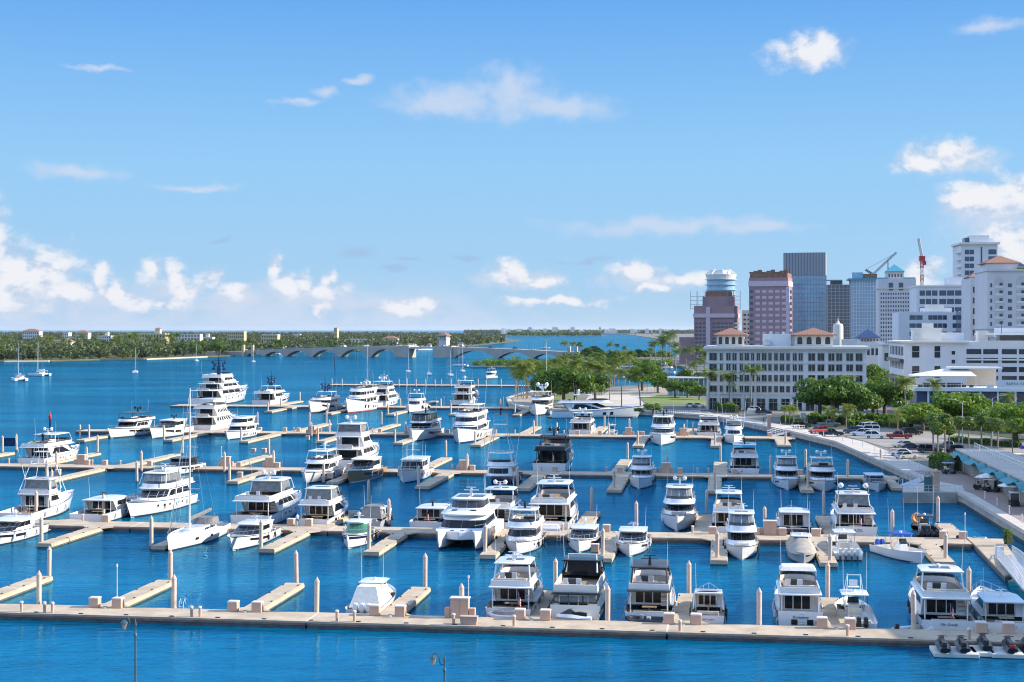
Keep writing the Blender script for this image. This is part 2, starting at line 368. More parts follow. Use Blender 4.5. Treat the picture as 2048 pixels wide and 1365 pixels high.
# ================================================================== BOATS (local frame: +Y bow, z=0 waterline)
BOATS = []                                  # (short phrase, centre) for naming what stands beside them
def plan(y0, y1, w, nose, n=6, pw=.75):
    pts = [(-w/2, y0), (w/2, y0)]
    for i in range(n+1):
        a = math.pi/2*i/n; pts.append((w/2*max(0, math.cos(a))**pw, y1-nose+nose*math.sin(a)))
    for i in range(n-1, -1, -1):
        a = math.pi/2*i/n; pts.append((-w/2*max(0, math.cos(a))**pw, y1-nose+nose*math.sin(a)))
    return pts
class House:
    def __init__(s, y0, y1, w, z0, z1, rf, ra=0, tw=.9, nose=1.5, n=6):
        s.n = n; s.z0, s.z1 = z0, z1; s.y0, s.y1, s.w = y0, y1, w; s.ra = ra
        s.b = [Vector((x, y, z0)) for x, y in plan(y0, y1, w, nose, n)]
        s.t = [Vector((x, y, z1)) for x, y in plan(y0+ra, y1-rf, w*tw, nose*.85, n)]
    def walls(s, mb, mi=0): mb.loft([s.b, s.t], cap0=False, mi=mi); return mb
    def pt(s, i, j, u, f, off=.025):
        a = s.b[i].lerp(s.b[j], u); b = s.t[i].lerp(s.t[j], u); p = a.lerp(b, f)
        d = s.b[j]-s.b[i]; nrm = Vector((d.y, -d.x, 0)).normalized(); return p+nrm*off
    def side(s, mb, right, u0, u1, f0, f1, u0t=None, u1t=None, nseg=1, gap=.0):
        u0t = u0 if u0t is None else u0t; u1t = u1 if u1t is None else u1t
        for k in range(nseg):
            a, b = k/nseg+(gap if k else 0), (k+1)/nseg-(gap if k < nseg-1 else 0)
            q = []
            for u, f in ((u0+(u1-u0)*a, f0), (u0+(u1-u0)*b, f0), (u0t+(u1t-u0t)*b, f1), (u0t+(u1t-u0t)*a, f1)):
                q.append(s.pt(1, 2, u, f) if right else s.pt(2+2*s.n, 0, 1-u, f))
            if not right: q.reverse()
            mb.add(q, [(0, 1, 2, 3)])
    def front(s, mb, f0, f1, gap=0.0, skip=0, every=2):
        n = s.n
        for k in range(skip, 2*n-skip):
            i, j = 2+k, 3+k
            g0 = gap if (k-skip) % every == 0 else 0; g1 = gap if (k-skip) % every == every-1 else 0
            mb.add([s.pt(i, j, g0, f0), s.pt(i, j, 1-g1, f0), s.pt(i, j, 1-g1, f1), s.pt(i, j, g0, f1)], [(0, 1, 2, 3)])
def slab(mb, y0, y1, w, z, th, nose, n=6, inset=.10, mi=0):
    a = plan(y0, y1, w, nose, n); b = plan(y0+inset, y1-inset, w-2*inset, nose, n); c = plan(y0+inset*.5, y1-inset*.5, w-inset, nose, n)
    mb.loft([[(x, y, z) for x, y in c], [(x, y, z+th*.35) for x, y in a], [(x, y, z+th*.7) for x, y in a], [(x, y, z+th) for x, y in b]], mi=mi)
class Hull:
    def __init__(s, L, B, hs, hb, rake, fine=2.3, full=.42, stern=.94):
        s.L, s.B, s.hs, s.hb, s.rake, s.fine, s.full, s.stern = L, B, hs, hb, rake, fine, full, stern
    def bd(s, t):
        if t < s.full: return s.B/2*(s.stern+(1-s.stern)*(t/s.full))
        return s.B/2*max(.012, 1-((t-s.full)/(1-s.full))**s.fine)
    def sh(s, t): return s.hs+(s.hb-s.hs)*max(0.0, t)**1.7
    def bw(s, t):
        k = .90 if t < .35 else .90-.45*((t-.35)/.65)**1.5
        return s.bd(t)*k
    def P(s, t, fz, sgn=1, off=0.0):       # fz 0 waterline .. 1 sheer
        z = s.sh(t)*fz; x = s.bw(t)+(s.bd(t)-s.bw(t))*max(0.0, fz)**.8
        y = -s.L/2+s.L*t-s.rake*(1-fz)*max(0.0, t)**5
        return Vector((sgn*(x+off), y, z))
    def build(s, parent, m, mboot=M_boot, transom_h=None, n=16):
        mb = MB(); rings = []
        ts = [1-(1-i/n)**1.15 for i in range(n+1)]
        for t in ts:
            r = [s.P(t, f, 1) for f in (1, .72, .4, .1)]; lo = s.P(t, 0, 1)
            r += [Vector((lo.x*.8, lo.y, -.35)), Vector((0, lo.y, -.7))]
            rings.append(r+[Vector((-p.x, p.y, p.z)) for p in reversed(r[:-1])])
        mb.loft(rings, closed=False, cap0=False, cap1=False)
        th = transom_h or s.hs
        p0 = s.P(0, 0); w0 = s.bd(0)
        mb.add([(-w0*.9, p0.y, -.3), (w0*.9, p0.y, -.3), (w0, p0.y, th), (-w0, p0.y, th)], [(0, 1, 2, 3)])
        o = mb.build('hull', m, parent, smooth=True)
        b = MB()
        for sg in (1, -1):
            q0 = [s.P(t, -.02, sg, .012) for t in ts]; q1 = [s.P(t, .09, sg, .012) for t in ts]
            for i in range(n): b.add([q0[i], q0[i+1], q1[i+1], q1[i]], [(0, 1, 2, 3) if sg > 0 else (3, 2, 1, 0)])
        w1 = s.bw(0)+(s.bd(0)-s.bw(0))*.13
        b.add([(-w1, p0.y-.012, -.05), (w1, p0.y-.012, -.05), (w1, p0.y-.012, .12), (-w1, p0.y-.012, .12)], [(0, 1, 2, 3)])
        b.build('boot_stripe', mboot, parent)
        return o
    def stripe(s, mb, t0, t1, f0, f1, off=.02, n=8, both=True, f0b=None, f1b=None):
        f0b = f0 if f0b is None else f0b; f1b = f1 if f1b is None else f1b
        for sg in ((1, -1) if both else (1,)):
            for i in range(n):
                a, b = t0+(t1-t0)*i/n, t0+(t1-t0)*(i+1)/n; ua, ub = i/n, (i+1)/n
                q = [s.P(a, f0+(f0b-f0)*ua, sg, off), s.P(b, f0+(f0b-f0)*ub, sg, off), s.P(b, f1+(f1b-f1)*ub, sg, off), s.P(a, f1+(f1b-f1)*ua, sg, off)]
                mb.add(q, [(0, 1, 2, 3) if sg > 0 else (3, 2, 1, 0)])
    def deck(s, parent, t0, t1, dz, m, name='deck', n=12, z=None):
        mb = MB(); rows = []
        for i in range(n+1):
            t = t0+(t1-t0)*i/n; zz = z if z is not None else s.sh(t)-dz
            fz = max(.05, min(1, zz/s.sh(t))); p = s.P(t, fz, 1, -.02); rows.append(((-p.x, p.y, zz), (p.x, p.y, zz)))
        for i in range(n): mb.add([rows[i][0], rows[i][1], rows[i+1][1], rows[i+1][0]], [(0, 1, 2, 3)])
        return mb.build(name, m, parent)
    def rail(s, parent, t0, t1, h, r=.022, n=10, inset=.08):
        mb = MB()
        for sg in (1, -1):
            top = []
            for i in range(n+1):
                t = t0+(t1-t0)*i/n; p = s.P(t, 1, sg, -inset); q = p+Vector((0, 0, h if i else .05)); top.append(q)
                if i % 2 == 0 and i: mb.tube([p, q], r*.8, 4)
            mb.tube(top, r, 4)
        return mb.build('bow_rail', M_steel, parent)
def radar_gear(parent, x, y, z, k=1.0, domes=2, mm=M_white, arch=True, spread=1.0):
    if arch:
        mb = MB(); mb.box(x, y, z, .35*k, .5*k, 1.1*k, taper=.6); mb.box(x, y, z+.75*k, 1.9*k*spread, .35*k, .09*k)
        mb.box(x, y+.1*k, z+1.12*k, 1.25*k, .14*k, .10*k)
        m_ = mb.build('radar_mast', mm, parent, bevel=.02)
    else: m_ = parent
    for i in range(domes):
        sx = 0 if domes == 1 else (-1 if i == 0 else 1)*.75*k*spread
        d = MB(); d.lathe(x+sx, y, [(.20*k, z+.84*k), (.30*k, z+1.0*k), (.33*k, z+1.15*k), (.26*k, z+1.38*k), (.10*k, z+1.5*k), (.01, z+1.52*k)], 10)
        d.build('radar_dome', mm if mm != M_alu else M_white, m_ if arch else parent, smooth=True)
def antennas(parent, pts, r=.02):
    for x, y, z, h in pts:
        mb = MB(); mb.tube([(x, y, z), (x*1.05, y-.06*h, z+h)], r, 4, r1=r*.5); mb.build('antenna', M_alu, parent)
def posts(mb, xs, ys, z0, z1, r=.05):
    for x in xs:
        for y in ys: mb.cyl(x, y, z0, z1, r, n=6)
def us_flag(parent, x, y, z, k=1.0):
    mb = MB(); mb.tube([(x, y, z), (x, y-.35*k, z+1.5*k)], .018, 5)
    p = mb.build('flagstaff', M_steel, parent)
    mb = MB(); W, H, n = .95*k, .62*k, 6
    def pt(u, v): return (x+.04+(.20*u)*W, y-.33*k-.10*u*W+.06*math.sin(u*7), z+1.45*k-H*1.5*v-u*W*.55*(1-.25*v))
    for r in range(7):
        for c in range(n):
            mi = 0 if r % 2 == 0 else 1
            if r < 4 and c < 3: mi = 2
            mb.add([pt(c/n, r/7), pt((c+1)/n, r/7), pt((c+1)/n, (r+1)/7), pt(c/n, (r+1)/7)], [(0, 3, 2, 1)], mi)
    mb.build('flag', [mat('flag red', (.55, .03, .05), .8), mat('flag white', (.75, .73, .72), .8), mat('flag blue', (.02, .03, .16), .8)], p)
def outboards(parent, n, y, z, m, w=.55, k=1.0):
    for i in range(n):
        x = (i-(n-1)/2)*w
        mb = MB(); mb.loft([[(x+px*a*k, y-.30*k+py*b*k, z+h*k) for px, py in ((-.2, -.36), (.2, -.36), (.24, 0), (.2, .30), (-.2, .30), (-.24, 0))] for a, b, h in ((.75, .7, -.1), (1, 1, .12), (1, 1.0, .5), (.8, .8, .78), (.35, .4, .86))])
        ob = mb.build('outboard_motor', m, parent, smooth=True)
        mb = MB(); mb.box(x, y-.28*k, z-.95*k, .16*k, .34*k, .95*k); mb.build('motor_leg', M_dark, ob)

def mk(short, extra, kind, px, py, dirn, L, ang=0.0, cat='motor yacht', group='yachts moored at the marina docks', z=0.0, dpos=None):
    h = (U if dirn == 'S' else -U); a = math.atan2(-h.x, h.y)+R(ang); h = Vector((-math.sin(a), math.cos(a), 0))
    p = G(px, py, 0)
    p = p+h*(L/2) if dirn == 'S' else (p-h*(L/2) if dirn == 'B' else p)
    t = thing(kind, (short+' '+extra).strip(), cat, (p.x, p.y, z), a, group)
    BOATS.append((short, p.copy(), L)); t['_s'] = short; del t['_s']
    return t

def seats_fly(parent, y, w, z, m=M_seat):
    mb = MB(); mb.box(0, y, z, w*.8, .6, .42); mb.box(0, y-.24, z+.41, w*.8, .15, .35)
    mb.build('seating', m, parent, bevel=.03); mb = MB(); mb.box(w*.33, y+1.06, z, .5, 1.5, .42); mb.build('seating', m, parent, bevel=.03)
    mb = MB(); mb.box(-w*.12, y+2.6, z, w*.42, .5, .85, taper=.85); mb.build('helm_console', M_dark, parent, bevel=.03)
    for sx in (-.28, .02): mb = MB(); mb.box(w*sx, y+1.9, z, .48, .5, .5); mb.box(w*sx, y+1.68, z+.49, .48, .12, .55); mb.build('helm_seat', M_white2, parent, bevel=.03)

def yacht(t, L, B=None, decks=1, fly=True, top='hard', hullm=None, housem=None, topm=None, glass=None, hs=None, hb=None, boot=M_boot, house=(.27, .76), rf=.15,
          flyr=(.07, .66), hard=(.2, .5), domes=2, gear=True, ants=2, cockpit=True, name=None, flag=False, name_m=None, name_size=.32, shear=.0, hullwin='slot', deckm=M_deck,
          enclosure=None, stripe=None, sideglass=(.06, .93), fine=2.3, mull=0.0, h1=2.0, transom=None, plat=True, mast=None, front_solid=False, arches=False, sunpad=True, nseg=3, stairs=True, rail=.7, topblack=False, gearm=None, fh=.62, door=None):
    B = B or (1.35+.215*L if L < 22 else 2.9+.145*L)
    hs = hs or (.55+.055*L if L < 30 else 1.9+.02*(L-30)); hb = hb or hs*1.55
    hullm = hullm or M_white; housem = housem or M_white; topm = topm or M_white; glass = glass or M_glass
    H = Hull(L, B, hs, hb, .07*L+.2, fine); yy = lambda f: -L/2+L*f
    zt = transom or hs
    H.build(t, hullm, boot, transom_h=zt*.98)
    y0, y1 = house
    zc = max(.75, hs-.75)
    H.deck(t, max(y0-.01, .02), .995, .22, deckm)
    zd = H.sh(y0)-.22
    if cockpit: H.deck(t, 0.002, y0, 0, M_teak, 'cockpit_floor', z=zc)
    else: H.deck(t, 0.002, y0, .22, deckm, 'aft_deck')
    rr = MB(); H.stripe(rr, 0, .985, .955, 1.02, .03, 14); rr.build('rub_rail', stripe or M_steel, t)
    if stripe:
        rr = MB(); H.stripe(rr, 0, .97, .70, .90, .022, 14); rr.build('hull_stripe', stripe, t)
    if hullwin == 'slot':
        w_ = MB(); H.stripe(w_, .40, .56, .48, .74, .025, 4); H.stripe(w_, .60, .76, .52, .74, .025, 5, f0b=.62, f1b=.80); w_.build('hull_window', M_black, t)
    elif hullwin == 'ports':
        w_ = MB()
        for q in (.3, .37, .52, .60, .68): H.stripe(w_, q, q+.022, .55, .72, .025, 1)
        w_.build('hull_window', M_black, t)
    elif hullwin == 'long':
        w_ = MB(); H.stripe(w_, .22, .70, .42, .70, .025, 8, f0b=.62, f1b=.82); w_.build('hull_window', M_black, t)
    elif hullwin == 'squares':
        w_ = MB()
        for q in (.22, .30, .38, .54, .62): H.stripe(w_, q, q+.035, .35, .68, .025, 1)
        w_.build('hull_window', M_black, t)
    if rail: H.rail(t, .52, .99, rail)
    # anchor and windlass hatch on the foredeck
    mb = MB(); zf = H.sh(.93)-.2; mb.box(0, yy(.92), zf, .3, .5, .22); mb.box(0, yy(.985), zf+.05, .14, .5, .14); mb.build('windlass', M_steel, t)
    if sunpad:
        mb = MB(); zf = H.sh(.8)-.22; mb.prism(plan(yy(y1+.01), yy(y1+.11), B*.42, .5), zf, zf+.28); mb.build('foredeck_sunpad', M_seatg if deckm == M_deck else M_seat, t, bevel=.04)
    if plat:
        mb = MB(); mb.prism([(-B*.44, -L/2-.9), (B*.44, -L/2-.9), (B*.46, -L/2+.02), (-B*.46, -L/2+.02)], .28, .42); mb.build('swim_platform', M_teak if L < 40 else M_white, t, bevel=.03)
    if cockpit:
        mb = MB(); mb.box(0, -L/2+.45, zc, B*.62, .55, .45); mb.box(0, -L/2+.17, zc+.45, B*.62, .14, .3); mb.build('aft_bench', M_seat, t, bevel=.04)
    # deck houses, level by level
    z = zd; ya, yb = y0, y1; wf = .84; roof_z = z
    lastw = B*wf
    for lv in range(decks):
        h = h1 if lv == 0 else 2.05
        hw = B*wf; lastw = hw
        hn = House(yy(ya), yy(yb), hw, z, z+h, rf*L*(1 if lv == 0 else .65), .0, .88, .09*L+.6)
        hb_ = hn.walls(MB()).build('cabin', housem, t, smooth=True)
        g = MB(); hn.front(g, (.46 if lv == 0 else .40) if fly or decks > 1 else .30, .90, gap=.05 if mull else .015, skip=0 if not front_solid else 3)
        if not front_solid: g.build('windscreen', glass, hb_)
        elif front_solid == 'dark': g.build('windscreen', glass, hb_)
        for right in (True, False):
            g = MB()
            if arches: hn.side(g, right, .02, .9, .30, .86, .2, .66, 1)
            else: hn.side(g, right, sideglass[0], sideglass[1], .46, .86, sideglass[0]+.03, sideglass[1]-.01, nseg, .012 if not mull else .03)
            g.build('side_window', glass, hb_)
        # glazed aft bulkhead with its door
        g = MB(); yq = yy(ya)-.03; dw = hw*.37
        g.add([(-dw, yq, z+.1), (dw*.75, yq, z+.1), (dw*.75, yq, z+h*.88), (-dw, yq, z+h*.88)], [(0, 1, 2, 3)])
        dr = g.build('aft_door', door or M_glass, hb_)
        if L < 27:
            g = MB()
            for x in (-dw, -dw*.42, dw*.16, dw*.75): g.box(x, yq-.03, z+.1, .09, .07, h*.88-.1)
            for zz in (z+.12, z+h*.86): g.box(-dw*.125, yq-.03, zz, dw*1.8, .06, .09)
            g.build('door_frame', M_steel if int(L) % 2 else housem, dr)
            if cockpit: g = MB(); g.box(0, yy(ya)-.09*L-.2, zc+.62, B*.30, .75, .06); g.cyl(0, yy(ya)-.09*L-.2, zc, zc+.63, .07, n=6); g.build('cockpit_table', M_teak, t)
        z2 = z+h
        a0 = flyr[0] if lv == 0 else ya-.11; a1 = min(flyr[1] if lv == 0 else yb-rf*.65-.005, yb-.02)
        rw = B*(.90 if lv == 0 else wf*1.04)
        mb = MB(); slab(mb, yy(a0), yy(a1), rw if (fly or decks > 1) else rw*.93, z2-(0 if (fly or decks > 1) else .06), .20 if (fly or decks > 1) else .32, .08*L+.5, inset=.10 if (fly or decks > 1) else .55); mb.build('upper_deck' if (lv < decks-1 or fly) else 'cabin_roof', topm if topblack and lv == decks-1 else housem, t, smooth=True)
        if cockpit or lv:
            mb = MB(); zz = zc if lv == 0 else z
            for sx in (-1, 1):
                mb = MB(); posts(mb, (sx*rw*.42,), (yy(a0)+.5,), zz, z2+.01, .06); mb.build('deck_post', housem, t)
                mb = MB(); x_ = sx*hw*.49; q_ = [(yy(ya), zz+.4), (yy(max(a0+.02, ya-.08)), z2), (yy(ya), z2)]      # wing that carries the overhang
                mb.loft([[(x_-sx*.06, y_, w_) for y_, w_ in q_], [(x_, y_, w_) for y_, w_ in q_]]); mb.build('deck_wing', housem, t)
        if lv == 0 and stairs and cockpit and fly:
            mb = MB(); n = 6
            for i in range(n): mb.box(B*.30, yy(y0)-.25-(n-i)*.2, zc+(i+.7)*(z2-zc)/n, .6, .24, .07)
            mb.build('fly_stairs', M_teak, t)
        if lv < decks-1:
            mb = MB(); yr = yy(a0)+.12
            mb.tube([(-rw*.46, yy(ya), z2+1.0), (-rw*.46, yr, z2+1.0), (rw*.46, yr, z2+1.0), (rw*.46, yy(ya), z2+1.0)], .025, 4)
            for q in np.linspace(-rw*.46, rw*.46, 6): mb.tube([(q, yr, z2+.2), (q, yr, z2+1.0)], .018, 4)
            mb.build('aft_rail', M_steel, t)
            mb = MB(); mb.box(0, yy(a0)+1.3, z2+.2, rw*.5, .7, .45); mb.box(0, yy(a0)+1.0, z2+.65, rw*.5, .15, .35); mb.build('aft_sofa', M_seat, t, bevel=.03)
        roof_z = z2+.20; z = roof_z; ra0, ra1 = a0, a1
        ya += .05; yb -= rf*.65+.02; wf *= .90
    zf = roof_z
    if fly:
        fw = B*.84*(.92**(decks-1)); f0, f1 = ra0+.02, ra1-.03
        ring = plan(yy(f0), yy(f1), fw, .08*L+.4); ring2 = plan(yy(f0)-.05, yy(f1)-.35, fw*.97, .08*L+.3); ring3 = plan(yy(f0)+.1, yy(f1)-.55, fw*.97-.22, .08*L+.2)
        mb = MB(); mb.loft([[(x, y, zf-.02) for x, y in ring], [(x, y, zf+fh) for x, y in ring2], [(x, y, zf+fh) for x, y in ring3], [(x, y, zf+.04) for x, y in ring3]], cap0=False, cap1=False)
        fb = mb.build('flybridge', housem, t, smooth=True)
        mb = MB(); mb.add([(x, y, zf+.03) for x, y in ring3], [tuple(range(len(ring3)))]); mb.build('fly_floor', M_teak, fb)
        hn = House(yy(f0), yy(f1)-.36, fw*.96, zf+fh, zf+fh+.38, .35, .0, .94, .08*L+.3)
        g = MB(); hn.front(g, .0, 1, 0.01); hn.side(g, True, .72, 1, 0, 1, .80, 1); hn.side(g, False, .72, 1, 0, 1, .80, 1); g.build('fly_windscreen', M_glass2, fb)
        seats_fly(fb, yy(f0)+.5, fw, zf+.04, M_seat if not topblack else M_seatg)
        zt_ = zf+2.15; c0, c1 = hard
        if top == 'hard':
            mb = MB(); slab(mb, yy(c0), yy(c1), fw*.92, zt_, .17, .05*L+.3); ht = mb.build('hardtop', topm, t, smooth=True)
            for sx in (-1, 1):
                mb = MB(); mb.tube([(sx*fw*.45, yy(c0)+.1, zf+.5), (sx*fw*.41, yy(c0)+.5, zt_+.03)], .085, 6); mb.build('hardtop_post', topm, ht)
                mb = MB(); mb.tube([(sx*fw*.45, yy(c1)+.25, zf+.5), (sx*fw*.40, yy(c1)-.5, zt_+.03)], .06, 6); mb.build('hardtop_post', topm, ht)
            if enclosure:
                hn = House(yy(c0)+.25, yy(c1)+.05, fw*.88, zf+.55, zt_+.02, .55, .1, .90, .05*L+.3); g = MB(); hn.walls(g); g.build('clear_enclosure', enclosure, ht)
                g = MB()
                for i in range(0, len(hn.b), 2): g.tube([hn.pt(i, (i+1) % len(hn.b), 0, 0, .03), hn.pt(i, (i+1) % len(hn.b), 0, 1, .03)], .025, 4)
                g.build('enclosure_frame', M_canvasw, ht)
            if not topblack:
                mb = MB(); mb.box(0, yy((c0+c1)/2), zt_+.172, fw*.45, L*.08, .012); mb.build('sunroof_panel', M_glass2, ht)
        elif top == 'bimini':
            mb = MB(); hn = House(yy(c0), yy(c1), fw*.92, zf+1.75, zf+2.15, .5, .35, .86, .3); mb = hn.walls(mb); ht = mb.build('bimini', topm, t, smooth=True)
            mb = MB()
            for sx in (-1, 1):
                for q in (c0, c1): mb.tube([(sx*fw*.46, yy((c0+c1)/2), zf+.55), (sx*fw*.45, yy(q), zf+1.78)], .022, 4)
            mb.build('bimini_frame', M_steel, ht)
            zt_ = zf+2.0
        elif top == 'cover':
            hn = House(yy(f0)+.4, yy(f1)-.2, fw*.9, zf+.3, zf+1.5, 1.2, .6, .7, .8); hn.walls(MB()).build('fly_cover', topm, t, smooth=True); ht = t; zt_ = zf+1.3
        else: ht = t; zt_ = zf+.6
        if gear: radar_gear(ht, 0, yy(c0)+(.12*(c1-c0)+.02)*L+.3, zt_+.15, .55+.02*L if L < 30 else 1.15, domes, gearm or M_white)
    else:
        ht = t; zt_ = roof_z
        if gear: radar_gear(t, 0, yy(ra0)+.35*(ra1-ra0)*L, roof_z-.02, .5+.016*L, domes, gearm or M_white)
        mb = MB(); mb.box(0, yy((ra0+ra1)/2)+.5, roof_z-.03, lastw*.42, L*.09, .05); mb.build('sunroof_panel', M_glass2, t)
    if ants: antennas(ht, [(-B*.36, yy(hard[0])+.6, zt_+.1, 2.2+.06*L), (B*.36, yy(hard[0])+.6, zt_+.1, 2.0+.05*L)][:ants])
    if L < 24:
        for sg in (1, -1):
            for q in (.22, .42, .60):
                p = H.P(q, .55, sg, .16); mb = MB(); mb.lathe(p.x, p.y, [(.03, p.z-.42), (.13, p.z-.34), (.13, p.z+.30), (.03, p.z+.38), (.012, p.z+.9)], 7); mb.build('fender', M_rub if int(L*10) % 2 else M_white2, t, smooth=True)
    if cockpit and L < 24:
        for sg in (1, -1): mb = MB(); p = H.P(.03, 1, sg, 0); mb.tube([p, (p.x*1.08, p.y-1.0, .95), (p.x*1.05, p.y-2.2, .70)], .022, 4); mb.build('mooring_line', M_dark, t)
    if name: text_part(name, name_size*B/4.5, name_m or M_navy, t, (0, -L/2-.03, zt*.60), (90, 0, 0), shear=shear)
    if flag: us_flag(t, B*.05 if flag is True else flag*B, -L/2+.1, zt, .9+.02*L)
    if mast:
        mb = MB(); k = mast
        zb_ = zt_ if fly else roof_z; yb_ = yy(.36)
        mb.box(0, yb_, zb_, .9*k, 1.3*k, 2.2*k, taper=.7); mb.box(0, yb_, zb_+2.2*k, .5*k, .6*k, 2.6*k, taper=.5)
        for i, (zz, ww) in enumerate(((1.4, 4.2), (2.4, 3.4), (3.3, 4.4), (4.2, 2.4))): mb.box(0, yb_, zb_+zz*k, ww*k, .5*k, .18*k)
        mb.tube([(0, yb_, zb_+4.6*k), (0, yb_, zb_+7.0*k)], .08*k, 5)
        mm = mb.build('mast', gearm or M_navy, t)
        for sx, zz in ((-1.6, 1.55), (1.6, 1.55), (-1.3, 2.5), (1.3, 2.5), (-1.9, 3.45), (1.9, 3.45)):
            d = MB(); d.ball(sx*k, yb_, zb_+(zz+.35)*k, .42*k, .42*k, .45*k, 8, 6); d.build('radar_dome', gearm or M_navy, mm, smooth=True)
    return dict(H=H, zf=zf, zt=zt_, B=B, L=L, yy=yy, zc=zc, hs=hs, roof=roof_z)

def express(t, L, **k):
    k.setdefault('fly', False); k.setdefault('house', (.27, .74)); k.setdefault('rf', .24); k.setdefault('h1', 0.80+.05*L); k.setdefault('flyr', (.17, .54)); k.setdefault('gear', True)
    k.setdefault('domes', 1); k.setdefault('ants', 1); k.setdefault('hard', (.25, .5)); k.setdefault('sideglass', (.04, .99)); k.setdefault('nseg', 2)
    return yacht(t, L, **k)

def sportfish(t, L, B=None, hullm=None, tower=0.0, outr=True, house=(.36, .66), **k):
    k.setdefault('hb', (.55+.055*L)*1.85)
    d = yacht(t, L, B, hullm=hullm, house=house, rf=.07, flyr=(.30, .58), hard=(.36, .54), front_solid=k.pop('front_solid', 'dark'), hullwin=None, sunpad=False, stairs=False, gear=tower == 0, h1=2.1, fine=2.0, rail=0, **k)
    yy, B, zt = d['yy'], d['B'], d['zt']
    if tower:
        mb = MB(); zp = zt+tower
        for sx in (-1, 1):
            for f, ft in ((.31, .43), (.58, .50)): mb.tube([(sx*B*.46, yy(f), d['zf']-.2), (sx*B*.16, yy(ft), zp)], .055, 5)
            for q in (.35, .7):
                a = Vector((sx*B*.46, yy(.31), d['zf'])).lerp(Vector((sx*B*.16, yy(.43), zp)), q); b = Vector((sx*B*.46, yy(.58), d['zf'])).lerp(Vector((sx*B*.16, yy(.50), zp)), q)
                mb.tube([a, b], .04, 4); mb.tube([a, (-a.x, a.y, a.z)], .035, 4); mb.tube([b, (-b.x, b.y, b.z)], .035, 4); mb.tube([a, (-b.x, b.y, b.z)], .03, 4)
        for q in np.linspace(0, 1, 9): mb.box(B*(.40-.24*q), yy(.50)+.3*(1-q), d['zf']+(zp-d['zf'])*q, .45, .05, .05)
        tw = mb.build('tuna_tower', M_alu, t)
        mb = MB(); mb.box(0, yy(.465), zp, B*.42, L*.10, .08); mb.build('tower_platform', M_white, tw)
        mb = MB(); mb.tube([(-B*.2, yy(.43), zp+.9), (B*.2, yy(.43), zp+.9), (B*.2, yy(.5), zp+.9), (-B*.2, yy(.5), zp+.9), (-B*.2, yy(.43), zp+.9)], .03, 4)
        for a, b in ((-1, .43), (1, .43), (1, .5), (-1, .5)): mb.tube([(a*B*.2, yy(b), zp), (a*B*.2, yy(b), zp+1.9)], .03, 4)
        mb.build('tower_rail', M_alu, tw)
        mb = MB(); slab(mb, yy(.42), yy(.51), B*.44, zp+1.9, .08, .3); mb.build('tower_top', M_black, tw)
        radar_gear(tw, 0, yy(.46), zp+1.95, .8, 1, M_black)
    if outr:
        for sx in (-1, 1):
            mb = MB(); mb.tube([(sx*B*.47, yy(.48), d['zf']+.2), (sx*B*.62, yy(.36), d['zf']+L*.5)], .06, 5, r1=.02); mb.build('outrigger', M_alu, t)
    # fighting chair
    mb = MB(); mb.cyl(0, yy(.16), d['zc'], d['zc']+.5, .1, n=8); mb.box(0, yy(.16), d['zc']+.5, .6, .6, .1); mb.box(0, yy(.16)+.28, d['zc']+.6, .6, .08, .6); mb.build('fighting_chair', M_teak, t)
    return d

